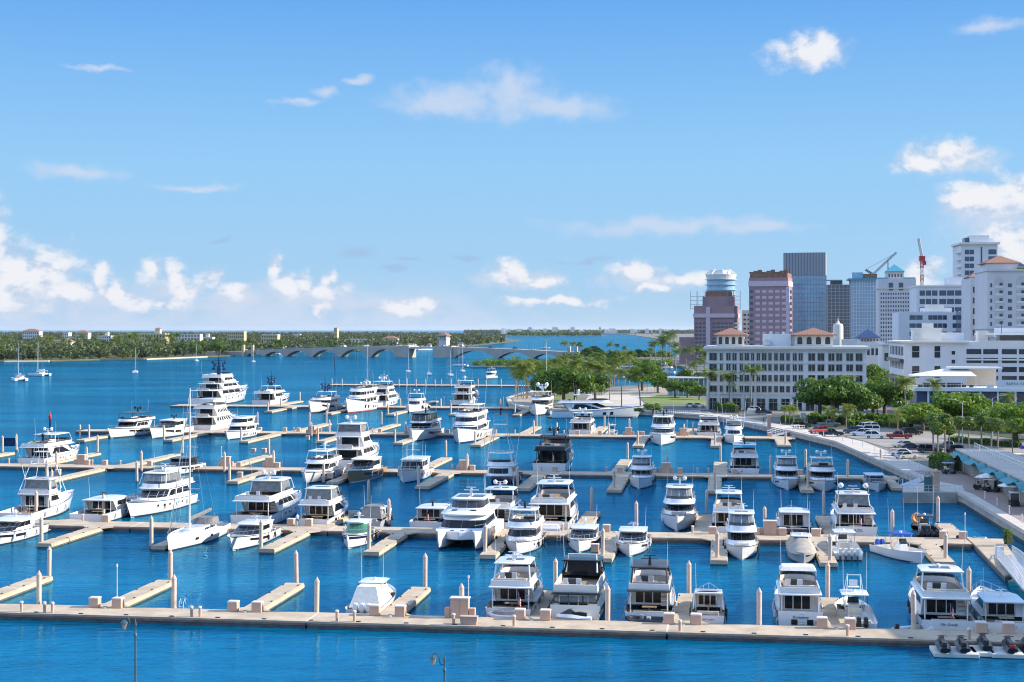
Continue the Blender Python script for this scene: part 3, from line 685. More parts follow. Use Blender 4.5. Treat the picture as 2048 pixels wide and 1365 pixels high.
def centre_console(t, L, n=3, mm=M_black, hullm=None, toph=2.2, topm=None, cover=None, B=None, tower=0, seatm=M_seat, deckm=M_deck, arch=0):
    B = B or 1.0+.21*L; hullm = hullm or M_white; hs = .55+.04*L; H = Hull(L, B, hs, hs*1.45, .10*L, 2.4, .45, .96); yy = lambda f: -L/2+L*f
    H.build(t, hullm, transom_h=hs*.85)
    H.deck(t, .002, .72, 0, deckm, 'cockpit_floor', z=hs*.55); H.deck(t, .72, .995, .10, deckm, 'foredeck')
    mb = MB(); H.stripe(mb, 0, .985, .94, 1.03, .03, 12); mb.build('gunwale', hullm if hullm != M_navy else M_white, t)
    z = hs*.55
    mb = MB(); mb.box(0, yy(.47), z, B*.34, L*.12, 1.15, taper=.85); c = mb.build('console', M_white, t, bevel=.05)
    mb = MB(); mb.add([(-B*.16, yy(.52), z+1.1), (B*.16, yy(.52), z+1.1), (B*.14, yy(.49), z+1.75), (-B*.14, yy(.49), z+1.75)], [(0, 1, 2, 3)]); mb.build('windscreen', M_glass2, c)
    mb = MB(); mb.box(0, yy(.35), z, B*.36, .6, .55); mb.box(0, yy(.35)-.3, z+.55, B*.36, .15, .5); mb.build('helm_seat', seatm, t, bevel=.04)
    for q_, w_, l_ in ((.62, .34, L*.10), (.08, .7, .4)): mb = MB(); mb.box(0, yy(q_), z, B*w_, l_, .42); mb.build('seating', seatm, t, bevel=.04)
    mb = MB(); mb.prism(plan(yy(.70), yy(.86), B*.55, L*.10), hs*1.02, hs*1.02+.14); mb.build('bow_cushion', seatm, t, bevel=.03)
    if toph:
        mb = MB(); slab(mb, yy(.29), yy(.58), B*.72, z+toph, .12, .5); tp = mb.build('t_top', topm or M_white, t, smooth=True)
        for sx in (-1, 1):
            mb = MB()
            mb.tube([(sx*B*.2, yy(.42), z+.1), (sx*B*.27, yy(.34), z+toph+.02)], .035, 5); mb.tube([(sx*B*.2, yy(.5), z+.1), (sx*B*.27, yy(.54), z+toph+.02)], .035, 5); mb.tube([(sx*B*.24, yy(.36), z+1.3), (sx*B*.24, yy(.52), z+1.3)], .03, 4)
            mb.build('t_top_frame', M_alu, tp)
        radar_gear(tp, 0, yy(.45), z+toph-.55, .6, 1, M_white, arch=False)
        antennas(tp, [(-B*.3, yy(.36), z+toph, 4.0), (B*.3, yy(.36), z+toph, 4.0)])
        if tower:
            mb = MB(); zz = z+toph+.1
            for sx in (-1, 1): mb.tube([(sx*B*.22, yy(.34), zz), (sx*B*.17, yy(.42), zz+tower), (sx*B*.17, yy(.46), zz+tower), (sx*B*.22, yy(.56), zz)], .035, 5)
            mb.tube([(-B*.17, yy(.42), zz+tower), (B*.17, yy(.42), zz+tower)], .05, 5); mb.box(0, yy(.46), zz+tower*.25, B*.3, .7, .06); mb.box(0, yy(.5), zz+tower*.3, B*.22, .25, .5); mb.build('upper_station', M_alu, tp)
    if cover:
        hn = House(yy(.05), yy(.62), B*.86, hs*.9, z+toph-.02, .25*L, .9, .62, .6); hn.walls(MB()).build('canvas_cover', cover, t, smooth=True)
    for sx in (-1, 1):
        for q in range(3): mb = MB(); mb.tube([(sx*B*.30, yy(.30)-.1*q, z+1.1), (sx*B*.32, yy(.26)-.12*q, z+2.3)], .012, 3); mb.build('fishing_rod', M_dark, t)
    outboards(t, n, -L/2, hs*.7, mm, B*.19 if n > 3 else .62, .95)
    return dict(H=H, yy=yy, hs=hs, B=B)

def dinghy(short, extra, p, rz, L=3.3, m=M_grey, motor=True, cover=None, kind='inflatable_dinghy'):
    t = thing(kind, (short+' '+extra).strip(), 'dinghy', p, rz, 'tenders and dinghies')
    r = .23*L/3.3; B = 1.6*L/3.3; pts = [(-B/2, -L/2, r*1.2), (-B/2, L*.15, r*1.2), (-B*.36, L*.36, r*1.5), (0, L/2, r*1.9), (B*.36, L*.36, r*1.5), (B/2, L*.15, r*1.2), (B/2, -L/2, r*1.2)]
    mb = MB(); mb.tube(pts, r, 8); mb.build('inflatable_tube', m, t, smooth=True)
    mb = MB(); mb.prism([(-B*.42, -L/2+.1), (B*.42, -L/2+.1), (B*.42, L*.15), (0, L*.42), (-B*.42, L*.15)], .02, .16); mb.build('floor', M_dark, t)
    mb = MB(); mb.box(0, -.1*L, .16, B*.5, .4, .4); mb.box(0, .1*L, .16, B*.3, .3, .6); mb.build('thwart', M_seatg, t, bevel=.03)
    if cover:
        mb = MB(); mb.loft([plan3(-L/2, L/2, B*.95, L*.3, r*1.6), plan3(-L/2+.3, L/2-.5, B*.55, L*.25, r*3.4)]); mb.build('cover', cover, t, smooth=True)
    if motor: outboards(t, 1, -L/2, .5, M_black, .5, .6)
    return t
def plan3(y0, y1, w, nose, z): return [(x, y, z) for x, y in plan(y0, y1, w, nose)]
def jetski(label, p, rz, hullm, seatm, trim=None, group='personal watercraft'):
    t = thing('jet_ski', label, 'jet ski', p, rz, group)
    mb = MB(); sec = []
    for f, w, zt, zb in ((-.5, .9, .42, .12), (-.3, 1.1, .5, 0), (.0, 1.16, .62, -.05), (.3, .95, .66, .0), (.45, .5, .62, .25), (.52, .12, .56, .42)):
        y = f*3.2; sec.append([(-w/2, y, zt*.6), (-w*.35, y, zb), (w*.35, y, zb), (w/2, y, zt*.6), (w*.3, y, zt), (-w*.3, y, zt)])
    mb.loft(sec); mb.build('hull', hullm, t, smooth=True)
    mb = MB(); mb.loft([[(x*.42*k, y, z) for x, z in ((-.5, .5), (.5, .5), (.42, h), (-.42, h))] for y, h, k in ((-1.2, .78, .9), (-.6, .86, 1), (-.1, .82, .9), (.15, .95, .8))]); mb.build('seat', seatm, t, smooth=True)
    mb = MB(); mb.loft([[(x*.6*k, y, z) for x, z in ((-.5, .55), (.5, .55), (.35, h), (-.35, h))] for y, h, k in ((.15, 1.0, .7), (.5, 1.08, .9), (.9, .85, .9), (1.3, .66, .5))]); mb.tube([(-.42, .22, 1.05), (0, .32, 1.1), (.42, .22, 1.05)], .03, 5); mb.build('cowling', trim or hullm, t, smooth=True)
    return t
def sailboat(t, L, mast, boomm=None, bim=False, detail=True, hullm=None, jibm=None):
    B = .9+.235*L if L < 16 else 4.9; hs = .5+.045*L; H = Hull(L, B, hs, hs*1.25, .03*L, 1.9, .40, .80); yy = lambda f: -L/2+L*f
    H.build(t, hullm or M_white); H.deck(t, .16, .995, .08, M_deck); H.deck(t, .003, .16, 0, M_teak, 'cockpit_floor', z=hs*.6)
    hn = House(yy(.20), yy(.66), B*.55, hs-.1, hs+.5, .12*L, 0, .8, .14*L); c = hn.walls(MB()).build('cabin', M_white, t, smooth=True)
    for r in (True, False):
        g = MB(); hn.side(g, r, .1, .95, .35, .75, .15, .9, 2, .03); g.build('cabin_window', M_glass, c)
    ym = yy(.57); mb = MB(); mb.tube([(0, ym, hs), (0, ym-.01*mast, mast)], .12 if L > 14 else .085, 6, r1=.07)
    for f in (.35, .62, .84): mb.tube([(-B*.32*(1-f*.5), ym, mast*f), (B*.32*(1-f*.5), ym, mast*f)], .03, 4)
    ms = mb.build('mast', M_alu, t)
    mb = MB(); mb.tube([(0, ym, hs+1.6), (0, yy(.12), hs+1.9)], .10, 6); mb.tube([(0, ym-.2, hs+1.85), (0, yy(.13), hs+2.1)], .17, 6); mb.build('boom', boomm or M_canvasg, ms)
    mb = MB()
    for a, b in (((0, yy(.985), hs*1.25), (0, ym, mast*.96)), ((0, yy(.01), hs), (0, ym, mast)), ((B*.45, ym-.3, hs), (0, ym, mast*.9)), ((-B*.45, ym-.3, hs), (0, ym, mast*.9)), ((0, yy(.8), hs*1.2), (0, ym, mast*.75))): mb.tube([a, b], .014 if L > 14 else .03, 3)
    mb.build('rigging', M_steel, ms)
    mb = MB(); mb.tube([(0, yy(.95), hs*1.2+.5), (0, yy(.61), mast*.88)], .05, 5); mb.build('furled_jib', jibm or M_canvasg, ms)
    if detail:
        H.rail(t, .05, .98, .6, .018)
        mb = MB(); hn = House(yy(.17), yy(.33), B*.6, hs+.4, hs+1.3, .7, 0, .85, .5); hn.walls(mb); mb.build('spray_hood', M_canvasg, t, smooth=True)
        mb = MB()
        for sx in (-1, 1): mb.lathe(sx*B*.25, yy(.10), [(.05, hs*.6), (.05, hs+.2), (.35, hs+.3), (.05, hs+.4)], 8)
        mb.build('steering_wheel', M_steel, t)
        g = MB(); H.stripe(g, .45, .49, .5, .72, .02, 1); H.stripe(g, .66, .70, .5, .72, .02, 1); g.build('hull_window', M_black, t)
    return H
def sailcat(t, L, mast):
    B = L*.54; hs = 1.5
    for sx in (-1, 1):
        H = Hull(L, L*.15, hs, hs*1.1, .04*L, 2.2, .5, .8); m_ = bpy.data.objects.new('hull', None)
        COL.objects.link(m_); m_.parent = t; m_.location = (sx*B*.38, 0, 0); H.build(m_, M_white)
        H.deck(m_, .003, .995, .03, M_white)
    mb = MB(); mb.prism([(-B*.36, -L*.42), (B*.36, -L*.42), (B*.36, L*.18), (-B*.36, L*.18)], .85, 1.45); mb.build('bridge_deck', M_white, t)
    hn = House(-L*.22, L*.17, B*.66, 1.45, 2.6, .10*L, 0, .8, .14*L); c = hn.walls(MB()).build('cabin', M_white, t, smooth=True)
    g = MB(); hn.front(g, .3, .8); hn.side(g, True, .1, 1, .3, .8); hn.side(g, False, .1, 1, .3, .8); g.build('cabin_window', M_glass, c)
    mb = MB(); slab(mb, -L*.40, L*.02, B*.62, 3.0, .12, .5); posts(mb, (-B*.28, B*.28), (-L*.38, -L*.2), 1.4, 3.02); mb.build('bimini', M_white, t)
    mb = MB(); mb.tube([(0, L*.08, 1.5), (0, L*.06, mast)], .16, 6, r1=.09); ms = mb.build('mast', M_alu, t)
    mb = MB(); mb.tube([(0, L*.06, 3.6), (0, -L*.34, 3.8)], .28, 6); mb.build('boom', M_canvasw, ms)
    mb = MB()
    for a in ((0, L*.48, 1.5), (B*.4, -L*.1, 1.4), (-B*.4, -L*.1, 1.4)): mb.tube([a, (0, L*.06, mast*.94)], .035, 3)
    mb.build('rigging', M_steel, ms)
# ================================================================== THE FLEET
DZ = .65
def Tof(px, py): return G(px, py, DZ).dot(U)
ROWS = {1: (Tof(950, 1253), Tof(950, 1234)), 2: (Tof(1000, 1069), Tof(1000, 1058.5)), 3: (Tof(1000, 947), Tof(1000, 941)), 4: (Tof(1000, 871.5), Tof(1000, 867.3)), 5: (Tof(950, 816.5), Tof(950, 813.3)), 6: (Tof(900, 771.5), Tof(900, 769.5))}
def at_T(px, T):
    d = T/((px-1024)/F*math.sin(TH)+math.cos(TH)); return Vector(((px-1024)/F*d, d, 0))
def M(short, extra, dirn, px, y, L, ang=0.0, cat='motor yacht', kind='motor_yacht', off=1.5):
    """dirn 'S': stern towards the viewer, y = the dock row it backs on to; 'B': bow towards the viewer, (px, y) = foot of the stem"""
    h = U.copy() if dirn == 'S' else -U; a = math.atan2(-h.x, h.y)+R(ang); h = Vector((-math.sin(a), math.cos(a), 0))
    if dirn == 'S':
        p = (at_T(px, ROWS[y][1]+off) if y < 10 else G(px, y))+h*(L/2)
    else: p = G(px, y)-h*(L/2-.07*L-.2)
    t = thing(kind, (short+' '+extra).strip(), cat, (p.x, p.y, 0), a, 'boats moored at the marina docks')
    BOATS.append((short, p.copy(), L))
    if L < 24 and kind in ('motor_yacht', 'sport_fisher'): t.scale = (1, 1, .86 if L < 20 else .92)
    return t
# ---- first row, sterns to the near dock
t = M('white centre console with three white outboards', 'tied alone left of the near dock', 'S', 726, 1, 10.5, cat='centre console', kind='centre_console_boat', off=1.0)
centre_console(t, 10.5, 3, M_white, cover=M_canvasw, B=3.5)
t = M('white flybridge yacht with grey covered tender', 'on its stern platform', 'S', 1016, 1, 16)
q = yacht(t, 16, 4.5, hard=(.16, .46), domes=0, flag=.22, hullwin='long'); radar_gear(t, 0, -2.6, q['zt']+.15, .55, 0)
t = M('old cream motor yacht with black bimini', 'and glazed aft deck at near dock', 'S', 1150, 1, 17.5)
q = yacht(t, 17.5, 4.9, hullm=M_cream, housem=M_cream, topm=M_black, top='hard', enclosure=M_glass, cockpit=False, house=(.04, .70), flyr=(.0, .64), hard=(.38, .60), topblack=True, gear=False, ants=1, hullwin='ports', stairs=False, stripe=M_rub, h1=1.75, transom=2.0, fh=.8, plat=True, rf=.10)
mb = MB(); mb.add([(-1.95, -8.80, 2.05), (1.95, -8.80, 2.05), (1.85, -8.05, 3.45), (-1.85, -8.05, 3.45)], [(0, 1, 2, 3)])
g = MB()
for i in range(3): x = -1.9+1.3*i; g.box(x+.6, -8.09, 2.15, 1.15, .03, 1.2)
gl = g.build('aft_window', M_clear, t)
g = MB()
for x in (-2.0, -.68, .62, 1.95): g.box(x, -8.1, 2.0, .09, .09, 1.55)
g.box(0, -8.1, 2.02, 4.0, .1, .12); g.build('window_frame', M_dark, gl)
mb = MB(); mb.tube([(-1.5, -2.2, 4.2), (-1.35, -1.4, 6.1), (1.35, -1.4, 6.1), (1.5, -2.2, 4.2)], .09, 6); mb.build('radar_arch', M_cream, t)
t = M('white yacht with dark hardtop and black dinghy', 'on its platform at near dock', 'S', 1296, 1, 16)
yacht(t, 16, 4.5, topm=M_dark, topblack=True, hard=(.14, .46), gear=True, gearm=M_black, domes=0, hullwin='long')
t = M('small white express cruiser lettered FIRST LADY', 'stern to near dock', 'S', 1416, 1, 9.5, cat='cabin cruiser', kind='cabin_cruiser', off=1.2)
q = express(t, 9.5, B=3.1, house=(.46, .80), flyr=(.38, .60), gear=False, hs=1.15, name='FIRST LADY', name_size=.30, h1=1.25, hullwin='ports', ants=1)
mb = MB(); mb.tube([(-1.4, -1.2, 1.0), (-1.2, -.4, 2.7), (1.2, -.4, 2.7), (1.4, -1.2, 1.0)], .09, 6); mb.build('radar_arch', M_white, t)
t = M('boxy white trawler lettered Runaway', 'with open aft deck at near dock', 'S', 1601, 1, 14)
q = yacht(t, 14, 4.3, house=(.16, .68), flyr=(.01, .62), top='bimini', topm=M_canvasw, hard=(.26, .46), gear=False, ants=1, hullwin='ports', transom=2.0, hs=1.7, name='Runaway', name_m=M_black, name_size=.42, shear=.25, stairs=False, stripe=M_rub, plat=False, rf=.08, deckm=M_deck)
g = MB()
for x in (-.55, .85): g.box(x, -7.05, .55, .55, .06, .55)
g.box(1.45, -7.05, .75, .22, .06, .22); g.build('transom_vent', M_black, t)
g = MB()
for k in range(6): g.box(.12, -7.06, .35+k*.26, .42, .05, .06)
g.build('transom_ladder', M_white2, t)
t = M('white sport fishing boat with three black outboards', 'and small tower at near dock', 'S', 1717, 1, 10.5, cat='centre console', kind='centre_console_boat', off=1.0)
centre_console(t, 10.5, 3, M_black, tower=1.6, B=3.4)
t = M('white flybridge yacht with drooping transom flag', 'at shaded end of near dock', 'S', 1898, 1, 16.5)
q = yacht(t, 16.5, 4.9, housem=M_white, hard=(.22, .48), domes=1, gear=False, flag=.02, name='My Grade', shear=.3, name_size=.34, name_m=M_dark, hullwin='slot', house=(.20, .72)); radar_gear(t, 0, -1.6, q['zt']-.75, .8, 1, arch=False)
t = M('white express coupe at the right end', 'of the near dock lettered Thomas', 'S', 2022, 1, 15)
express(t, 15, B=4.3, name='Thomas II', name_size=.26, name_m=M_black, domes=0, house=(.24, .72))
# ---- second row, bows towards the viewer
t = M('white sailing yacht with tall white mast', 'and furled grey mainsail', 'B', 343, 1101, 17.5, cat='sailing yacht', kind='sailing_yacht')
sailboat(t, 17.5, 19.6)
t = M('white coupe yacht with a wide sloping windscreen', 'right of the tall sailing yacht', 'B', 466, 1102, 14.5)
express(t, 14.5, B=4.3, hullwin='slot', domes=0, stripe=None)
t = M('small white cruiser with navy hull band', 'and green tinted windscreen', 'B', 697, 1098, 10.5, cat='cabin cruiser', kind='cabin_cruiser')
q = express(t, 10.5, B=3.4, stripe=M_navy, house=(.40, .72), flyr=(.30, .62), glass=M_green, domes=1, hullwin=None, h1=1.7, rf=.16)
t = M('white power catamaran with two tall bows', 'in the middle of the second row', 'B', 916, 1100, 17, cat='power catamaran', kind='power_catamaran')
def powercat(t, L, B):
    hs, hb = 1.9, 2.4; yy = lambda f: -L/2+L*f
    for sx in (-1, 1):
        H = Hull(L, B*.34, hs, hb, .06*L, 2.6, .55, .95); sub = bpy.data.objects.new('hull_half', None); COL.objects.link(sub); sub.parent = t; sub.location = (sx*B*.33, 0, 0)
        H.build(sub, M_white, n=14); H.deck(sub, .002, .995, .04, M_deck)
        w_ = MB(); H.stripe(w_, .45, .62, .5, .75, .025, 4); w_.build('hull_window', M_black, sub)
    mb = MB(); mb.prism([(-B*.36, yy(.02)), (B*.36, yy(.02)), (B*.36, yy(.84)), (0, yy(.90)), (-B*.36, yy(.84))], 1.1, 2.15); mb.build('bridge_deck', M_white, t, bevel=.1)
    hn = House(yy(.22), yy(.80), B*.84, 2.15, 3.75, .10*L, 0, .90, .10*L); c = hn.walls(MB()).build('cabin', M_white, t, smooth=True)
    g = MB(); hn.front(g, .12, .66, .01); g.build('windscreen', M_glass, c)
    for r in (True, False): g = MB(); hn.side(g, r, .1, .98, .2, .66, nseg=3, gap=.01); g.build('side_window', M_glass, c)
    mb = MB(); slab(mb, yy(.08), yy(.74), B*.9, 3.75, .25, .12*L); mb.build('upper_deck', M_white, t, smooth=True)
    hn = House(yy(.24), yy(.58), B*.62, 4.0, 5.35, .07*L, .2, .90, .06*L); c2 = hn.walls(MB()).build('pilothouse', M_white, t, smooth=True)
    g = MB(); hn.front(g, .30, .90, .03); g.build('windscreen', M_glass2, c2)
    for r in (True, False): g = MB(); hn.side(g, r, .1, .98, .36, .9, nseg=2, gap=.02); g.build('side_window', M_glass2, c2)
    g = MB(); g.prism(plan(yy(.60), yy(.73), B*.72, .06*L), 3.98, 4.3, plan(yy(.60), yy(.68), B*.66, .05*L)); g.build('brow', M_white, t, bevel=.05)
    g = MB(); g.box(-1.2, yy(.665), 4.32, .7, .5, .06); g.box(1.2, yy(.665), 4.32, .7, .5, .06); g.build('skylight', M_black, t)
    mb = MB(); slab(mb, yy(.17), yy(.53), B*.66, 5.35, .18, .06*L); ht = mb.build('hardtop', M_white, t, smooth=True)
    mb = MB(); mb.box(-B*.14, yy(.35), 5.535, B*.22, L*.16, .03); mb.box(B*.14, yy(.35), 5.535, B*.22, L*.16, .03); mb.build('solar_panel', M_black, ht)
    radar_gear(ht, 0, yy(.36), 5.5, 1.0, 0, M_white); antennas(ht, [(-B*.22, yy(.3), 5.45, 3.2)])
    mb = MB()
    for sx in (-1, 1): mb.tube([(sx*B*.48, yy(.3), 2.9), (sx*B*.46, yy(.8), 3.0), (sx*B*.32, yy(.97), 3.1)], .03, 4)
    mb.build('bow_rail', M_steel, t)
    for k, x in enumerate((-1.5, -.3, 1.0)):
        mb = MB(); mb.box(x, yy(.84), 2.15, .5, .35, .05); mb.build('deck_hatch', M_black, t)
powercat(t, 17, 6.9)
t = M('white flybridge trawler with open hardtop', 'just right of the power catamaran', 'B', 1034, 1111, 13.5)
yacht(t, 13.5, 4.5, domes=0, gear=True, gearm=M_black, hard=(.30, .58), flyr=(.07, .66), rf=.10, house=(.27, .74), hullwin='ports')
t = M('white express cruiser with raked cabin and radar post', 'left of the pair in second row', 'B', 1158, 1106, 12.5)
express(t, 12.5, B=4.0, domes=1)
t = M('white hardtop cruiser with black slot hull windows', 'right of the pair in second row', 'B', 1259, 1114, 13)
express(t, 13, B=4.1, domes=0, house=(.26, .70), rf=.2)
t = M('white sedan yacht with fully enclosed flybridge', 'and ledged bow in second row', 'B', 1484, 1121, 13.5)
yacht(t, 13.5, 4.15, hard=(.24, .56), enclosure=M_clear, domes=0, hullwin=None, house=(.26, .70), fh=.7)
t = M('cruiser shrouded in a tan canvas cover', 'bow out in the second row', 'B', 1607, 1129, 10.5, cat='covered cruiser', kind='cabin_cruiser')
q = centre_console(t, 10.5, 1, M_white, B=3.4, toph=2.1, hullm=M_grey)
hn = House(-4.9, 4.7, 3.3, 1.15, 2.55, 3.6, 1.0, .50, 3.4); hn.walls(MB()).build('canvas_cover', M_canvas, t, smooth=True)
t = M('white open boat with four white outboards', 'backed out beside the tan covered cruiser', 'S', 1697, 1122, 11.5, ang=2, cat='centre console', kind='centre_console_boat')
centre_console(t, 11.5, 4, M_white, B=3.5, topm=M_white)
t = M('white centre console with a blue canvas T-top', 'angled bow out at second dock', 'B', 1843, 1128, 10.5, ang=22, cat='centre console', kind='centre_console_boat')
centre_console(t, 10.5, 2, M_blue, B=3.3, topm=M_blue, toph=2.3)
t = M('white express yacht cut by the left edge', 'of the picture at second dock', 'B', -46, 1098, 16)
express(t, 16, B=4.8, domes=1)
# ---- second row, sterns to the dock
t = M('white sport fisher with lattice tuna tower', 'at the far left of second dock', 'S', 28, 2, 19, kind='sport_fisher', cat='sport fishing boat')
sportfish(t, 19, 5.4, tower=4.6, front_solid='dark', enclosure=M_clear)
t = M('white sport yacht with sleek dark side glass', 'right of the left tuna tower boat', 'S', 172, 2, 19)
express(t, 19, B=5.2, domes=0, gearm=M_black, house=(.30, .76))
t = M('flush white motor yacht with three windscreen panes', 'bow out left of tall mast', 'B', 262, 1036, 20, ang=-2)
yacht(t, 20, 5.5, hard=(.26, .54), enclosure=M_clear, house=(.10, .72), mull=1, hullwin='ports', domes=0, flyr=(.04, .60), cockpit=False, h1=2.2, rail=.9)
t = M('large white yacht with black covered boat deck', 'behind the coupe in second row', 'S', 500, 2, 23)
yacht(t, 23, 6.0, hard=(.30, .56), domes=2, hullwin='ports', house=(.22, .74), flyr=(.02, .64), enclosure=M_clear)
t = M('white flybridge yacht with arched side windows', 'in shade left of charcoal covered boat', 'S', 622, 2, 17.5)
yacht(t, 17.5, 5.0, arches=True, hullwin='squares', hard=(.20, .46), domes=0, enclosure=M_clear, gear=False)
t = M('low express boat under charcoal canvas', 'in shade behind the navy banded cruiser', 'S', 736, 2, 11.5, cat='cabin cruiser', kind='cabin_cruiser')
q = express(t, 11.5, B=3.7, gear=False, house=(.36, .74), hullm=M_grey, hullwin=None)
hn = House(-4.6, .8, 3.2, 1.3, 2.9, 1.4, .9, .7, .6); hn.walls(MB()).build('canvas_cover', M_canvasg, t, smooth=True)
t = M('grey white sport coupe with curved stern stairs', 'in shade left of power catamaran', 'S', 851, 2, 16.5)
express(t, 16.5, B=4.8, domes=0, gearm=M_black, housem=M_white2, hullm=M_white2, flag=True)
t = M('classic dark hulled trawler yacht with tall flybridge', 'behind the power catamaran', 'S', 985, 2, 19)
yacht(t, 19, 5.4, hullm=M_white2, decks=1, stripe=M_rub, hard=(.30, .55), domes=2, gearm=M_white, hullwin='ports', house=(.16, .72), flyr=(.06, .66), mull=1, topm=M_white2, nseg=5)
t = M('big white flybridge yacht with glass balustrade', 'and white tender in second row', 'S', 1095, 2, 22)
yacht(t, 22, 6.0, hullm=M_white, hard=(.28, .58), hullwin='long', domes=0, house=(.26, .76), flyr=(.05, .68), h1=2.3)
t = M('white motor yacht with forward tender and flybridge', 'bow out shaded beside grey finger', 'B', 1355, 1064, 19)
q = yacht(t, 19, 4.9, hard=(.24, .54), domes=2, hullwin=None, house=(.2, .66), hb=2.7, enclosure=M_clear, mull=0, rf=.09)
t = M('shaded flybridge yacht with tan aft sunpad', 'behind the enclosed sedan yacht', 'S', 1458, 2, 18)
yacht(t, 18, 4.6, hard=(.30, .58), domes=0, hullwin='slot', flag=True, name='SEASIDE', name_size=.22)
t = M('navy hulled express yacht with rounded open salon', 'behind the tan covered cruiser', 'S', 1592, 2, 15.5)
q = express(t, 15.5, B=4.7, hullm=M_navy, housem=M_white, domes=0, gear=False, house=(.22, .72), hullwin=None, ants=2, h1=2.1, name='Blue Two', name_m=M_white, name_size=.25, shear=.2)
mb = MB()
for x in (-1.3, 1.1): mb.box(x, -7.79, .75, .45, .05, .25)
mb.build('exhaust_port', M_steel, t)
t = M('large white yacht lettered MAZEL on its transom', 'with red flag in second row', 'S', 1714, 2, 19)
q = yacht(t, 19, 5.5, hard=(.26, .52), housem=M_white, domes=0, name='MAZEL', name_size=.42, flag=True, hullwin='slot', house=(.22, .72), flyr=(.03, .66), transom=2.0, hs=1.8, enclosure=M_clear)
mb = MB(); mb.tube([(-2.0, -4.2, q['zt']), (-1.7, -3.9, q['zt']+1.1), (1.7, -3.9, q['zt']+1.1), (2.0, -4.2, q['zt'])], .10, 6); mb.tube([(0, -3.9, q['zt']+1.1), (0, -3.9, q['zt']+1.7)], .05, 5); mb.build('radar_arch', M_navy, t)
for sx in (-1.6, 1.6): d = MB(); d.ball(sx, -3.9, q['zt']+1.4, .38, .38, .42); d.build('radar_dome', M_white, t, smooth=True)
t = M('black open boat with orange tube and outboards', 'at the right end of second dock', 'S', 1858, 2, 9.5, cat='centre console', kind='centre_console_boat')
centre_console(t, 9.5, 4, M_black, hullm=M_black, topm=M_black, seatm=M_dark, deckm=M_dark, B=3.2)
mb = MB(); mb.lathe(0, 0, [(.45, -.22), (.75, -.15), (.8, .05), (.55, .22), (.35, .1)], 14); ot = mb.build('towable_tube', mat('orange vinyl', (.65, .26, .07), .5), None, smooth=True)
ot.location = t.matrix_basis @ Vector((-.6, 2.0, 2.0)); ot.rotation_euler = (R(70), 0, 0); tag(ot, 'round orange towable tube lying in the black open boat', 'water tube')
# ---- third row, bows out
t = M('white coupe with black glass canopy', 'behind the tall mast in third row', 'B', 328, 954, 17)
express(t, 17, B=5.0, housem=M_black, domes=0, gear=False, hullwin='long', hs=1.5)
t = M('white flybridge yacht with sloping bow lounge', 'left of the bronze hulled yacht', 'B', 613, 968, 19)
yacht(t, 19, 5.2, hard=(.22, .56), domes=1, hullwin='slot', rf=.2, house=(.27, .78))
t = M('bronze hulled yacht with cream top', 'bow out in the third row', 'B', 700, 967, 20)
express(t, 20, B=5.3, hullm=M_gold, housem=M_cream, domes=0, gear=False, h1=2.2, hs=1.6, house=(.22, .70), hullwin='slot', boot=M_white)
t = M('white pilothouse trawler with tall antenna mast', 'bow out beside the bronze yacht', 'B', 808, 967, 17)
q = yacht(t, 17, 4.9, hs=1.7, hb=2.9, house=(.24, .66), rf=.05, hard=(.3, .6), fly=False, h1=2.5, mull=1, hullwin='ports', flyr=(.10, .64), gear=False, boot=M_navy, flag=True)
mb = MB(); mb.tube([(0, 0, q['roof']), (0, -.3, q['roof']+4.2)], .12, 6); mb.box(0, -.2, q['roof']+1.8, 2.6, .2, .1); mb.box(0, -.3, q['roof']+3.0, 1.6, .16, .1); mb.build('mast', M_white, t); antennas(t, [(-1.8, 0, q['roof'], 4), (1.8, 0, q['roof'], 4), (1.2, -1, q['roof'], 3.5)])
t = M('navy hulled sport fisher with tall tuna tower', 'in the middle of third row', 'B', 985, 984, 20, kind='sport_fisher', cat='sport fishing boat')
sportfish(t, 20, 5.6, hullm=M_navy, tower=5.4)
t = M('small white convertible with twin radar domes', 'bow out beside grey finger pier', 'B', 1279, 979, 15.5)
yacht(t, 15.5, 4.4, hard=(.28, .56), enclosure=M_clear, domes=2, hullwin=None, house=(.26, .66), rf=.07, hb=2.4, mull=1, sunpad=False)
t = M('shaded white yacht with twin domes on hardtop', 'left of the two on one finger', 'B', 1577, 981, 16)
yacht(t, 16, 4.6, hard=(.26, .54), domes=2, hullwin='slot', rf=.17, enclosure=M_clear)
t = M('shaded white yacht with black speakers on arch', 'right of the two on one finger', 'B', 1650, 985, 17.5)
yacht(t, 17.5, 5.0, hard=(.30, .50), domes=2, hullwin='slot', rf=.17, top='hard')
t = M('small grey hardtop cruiser at the right end', 'of the third dock near gangway', 'B', 1757, 984, 12.5)
express(t, 12.5, B=3.9, domes=0, gear=False, hullm=M_white2, housem=M_white2)
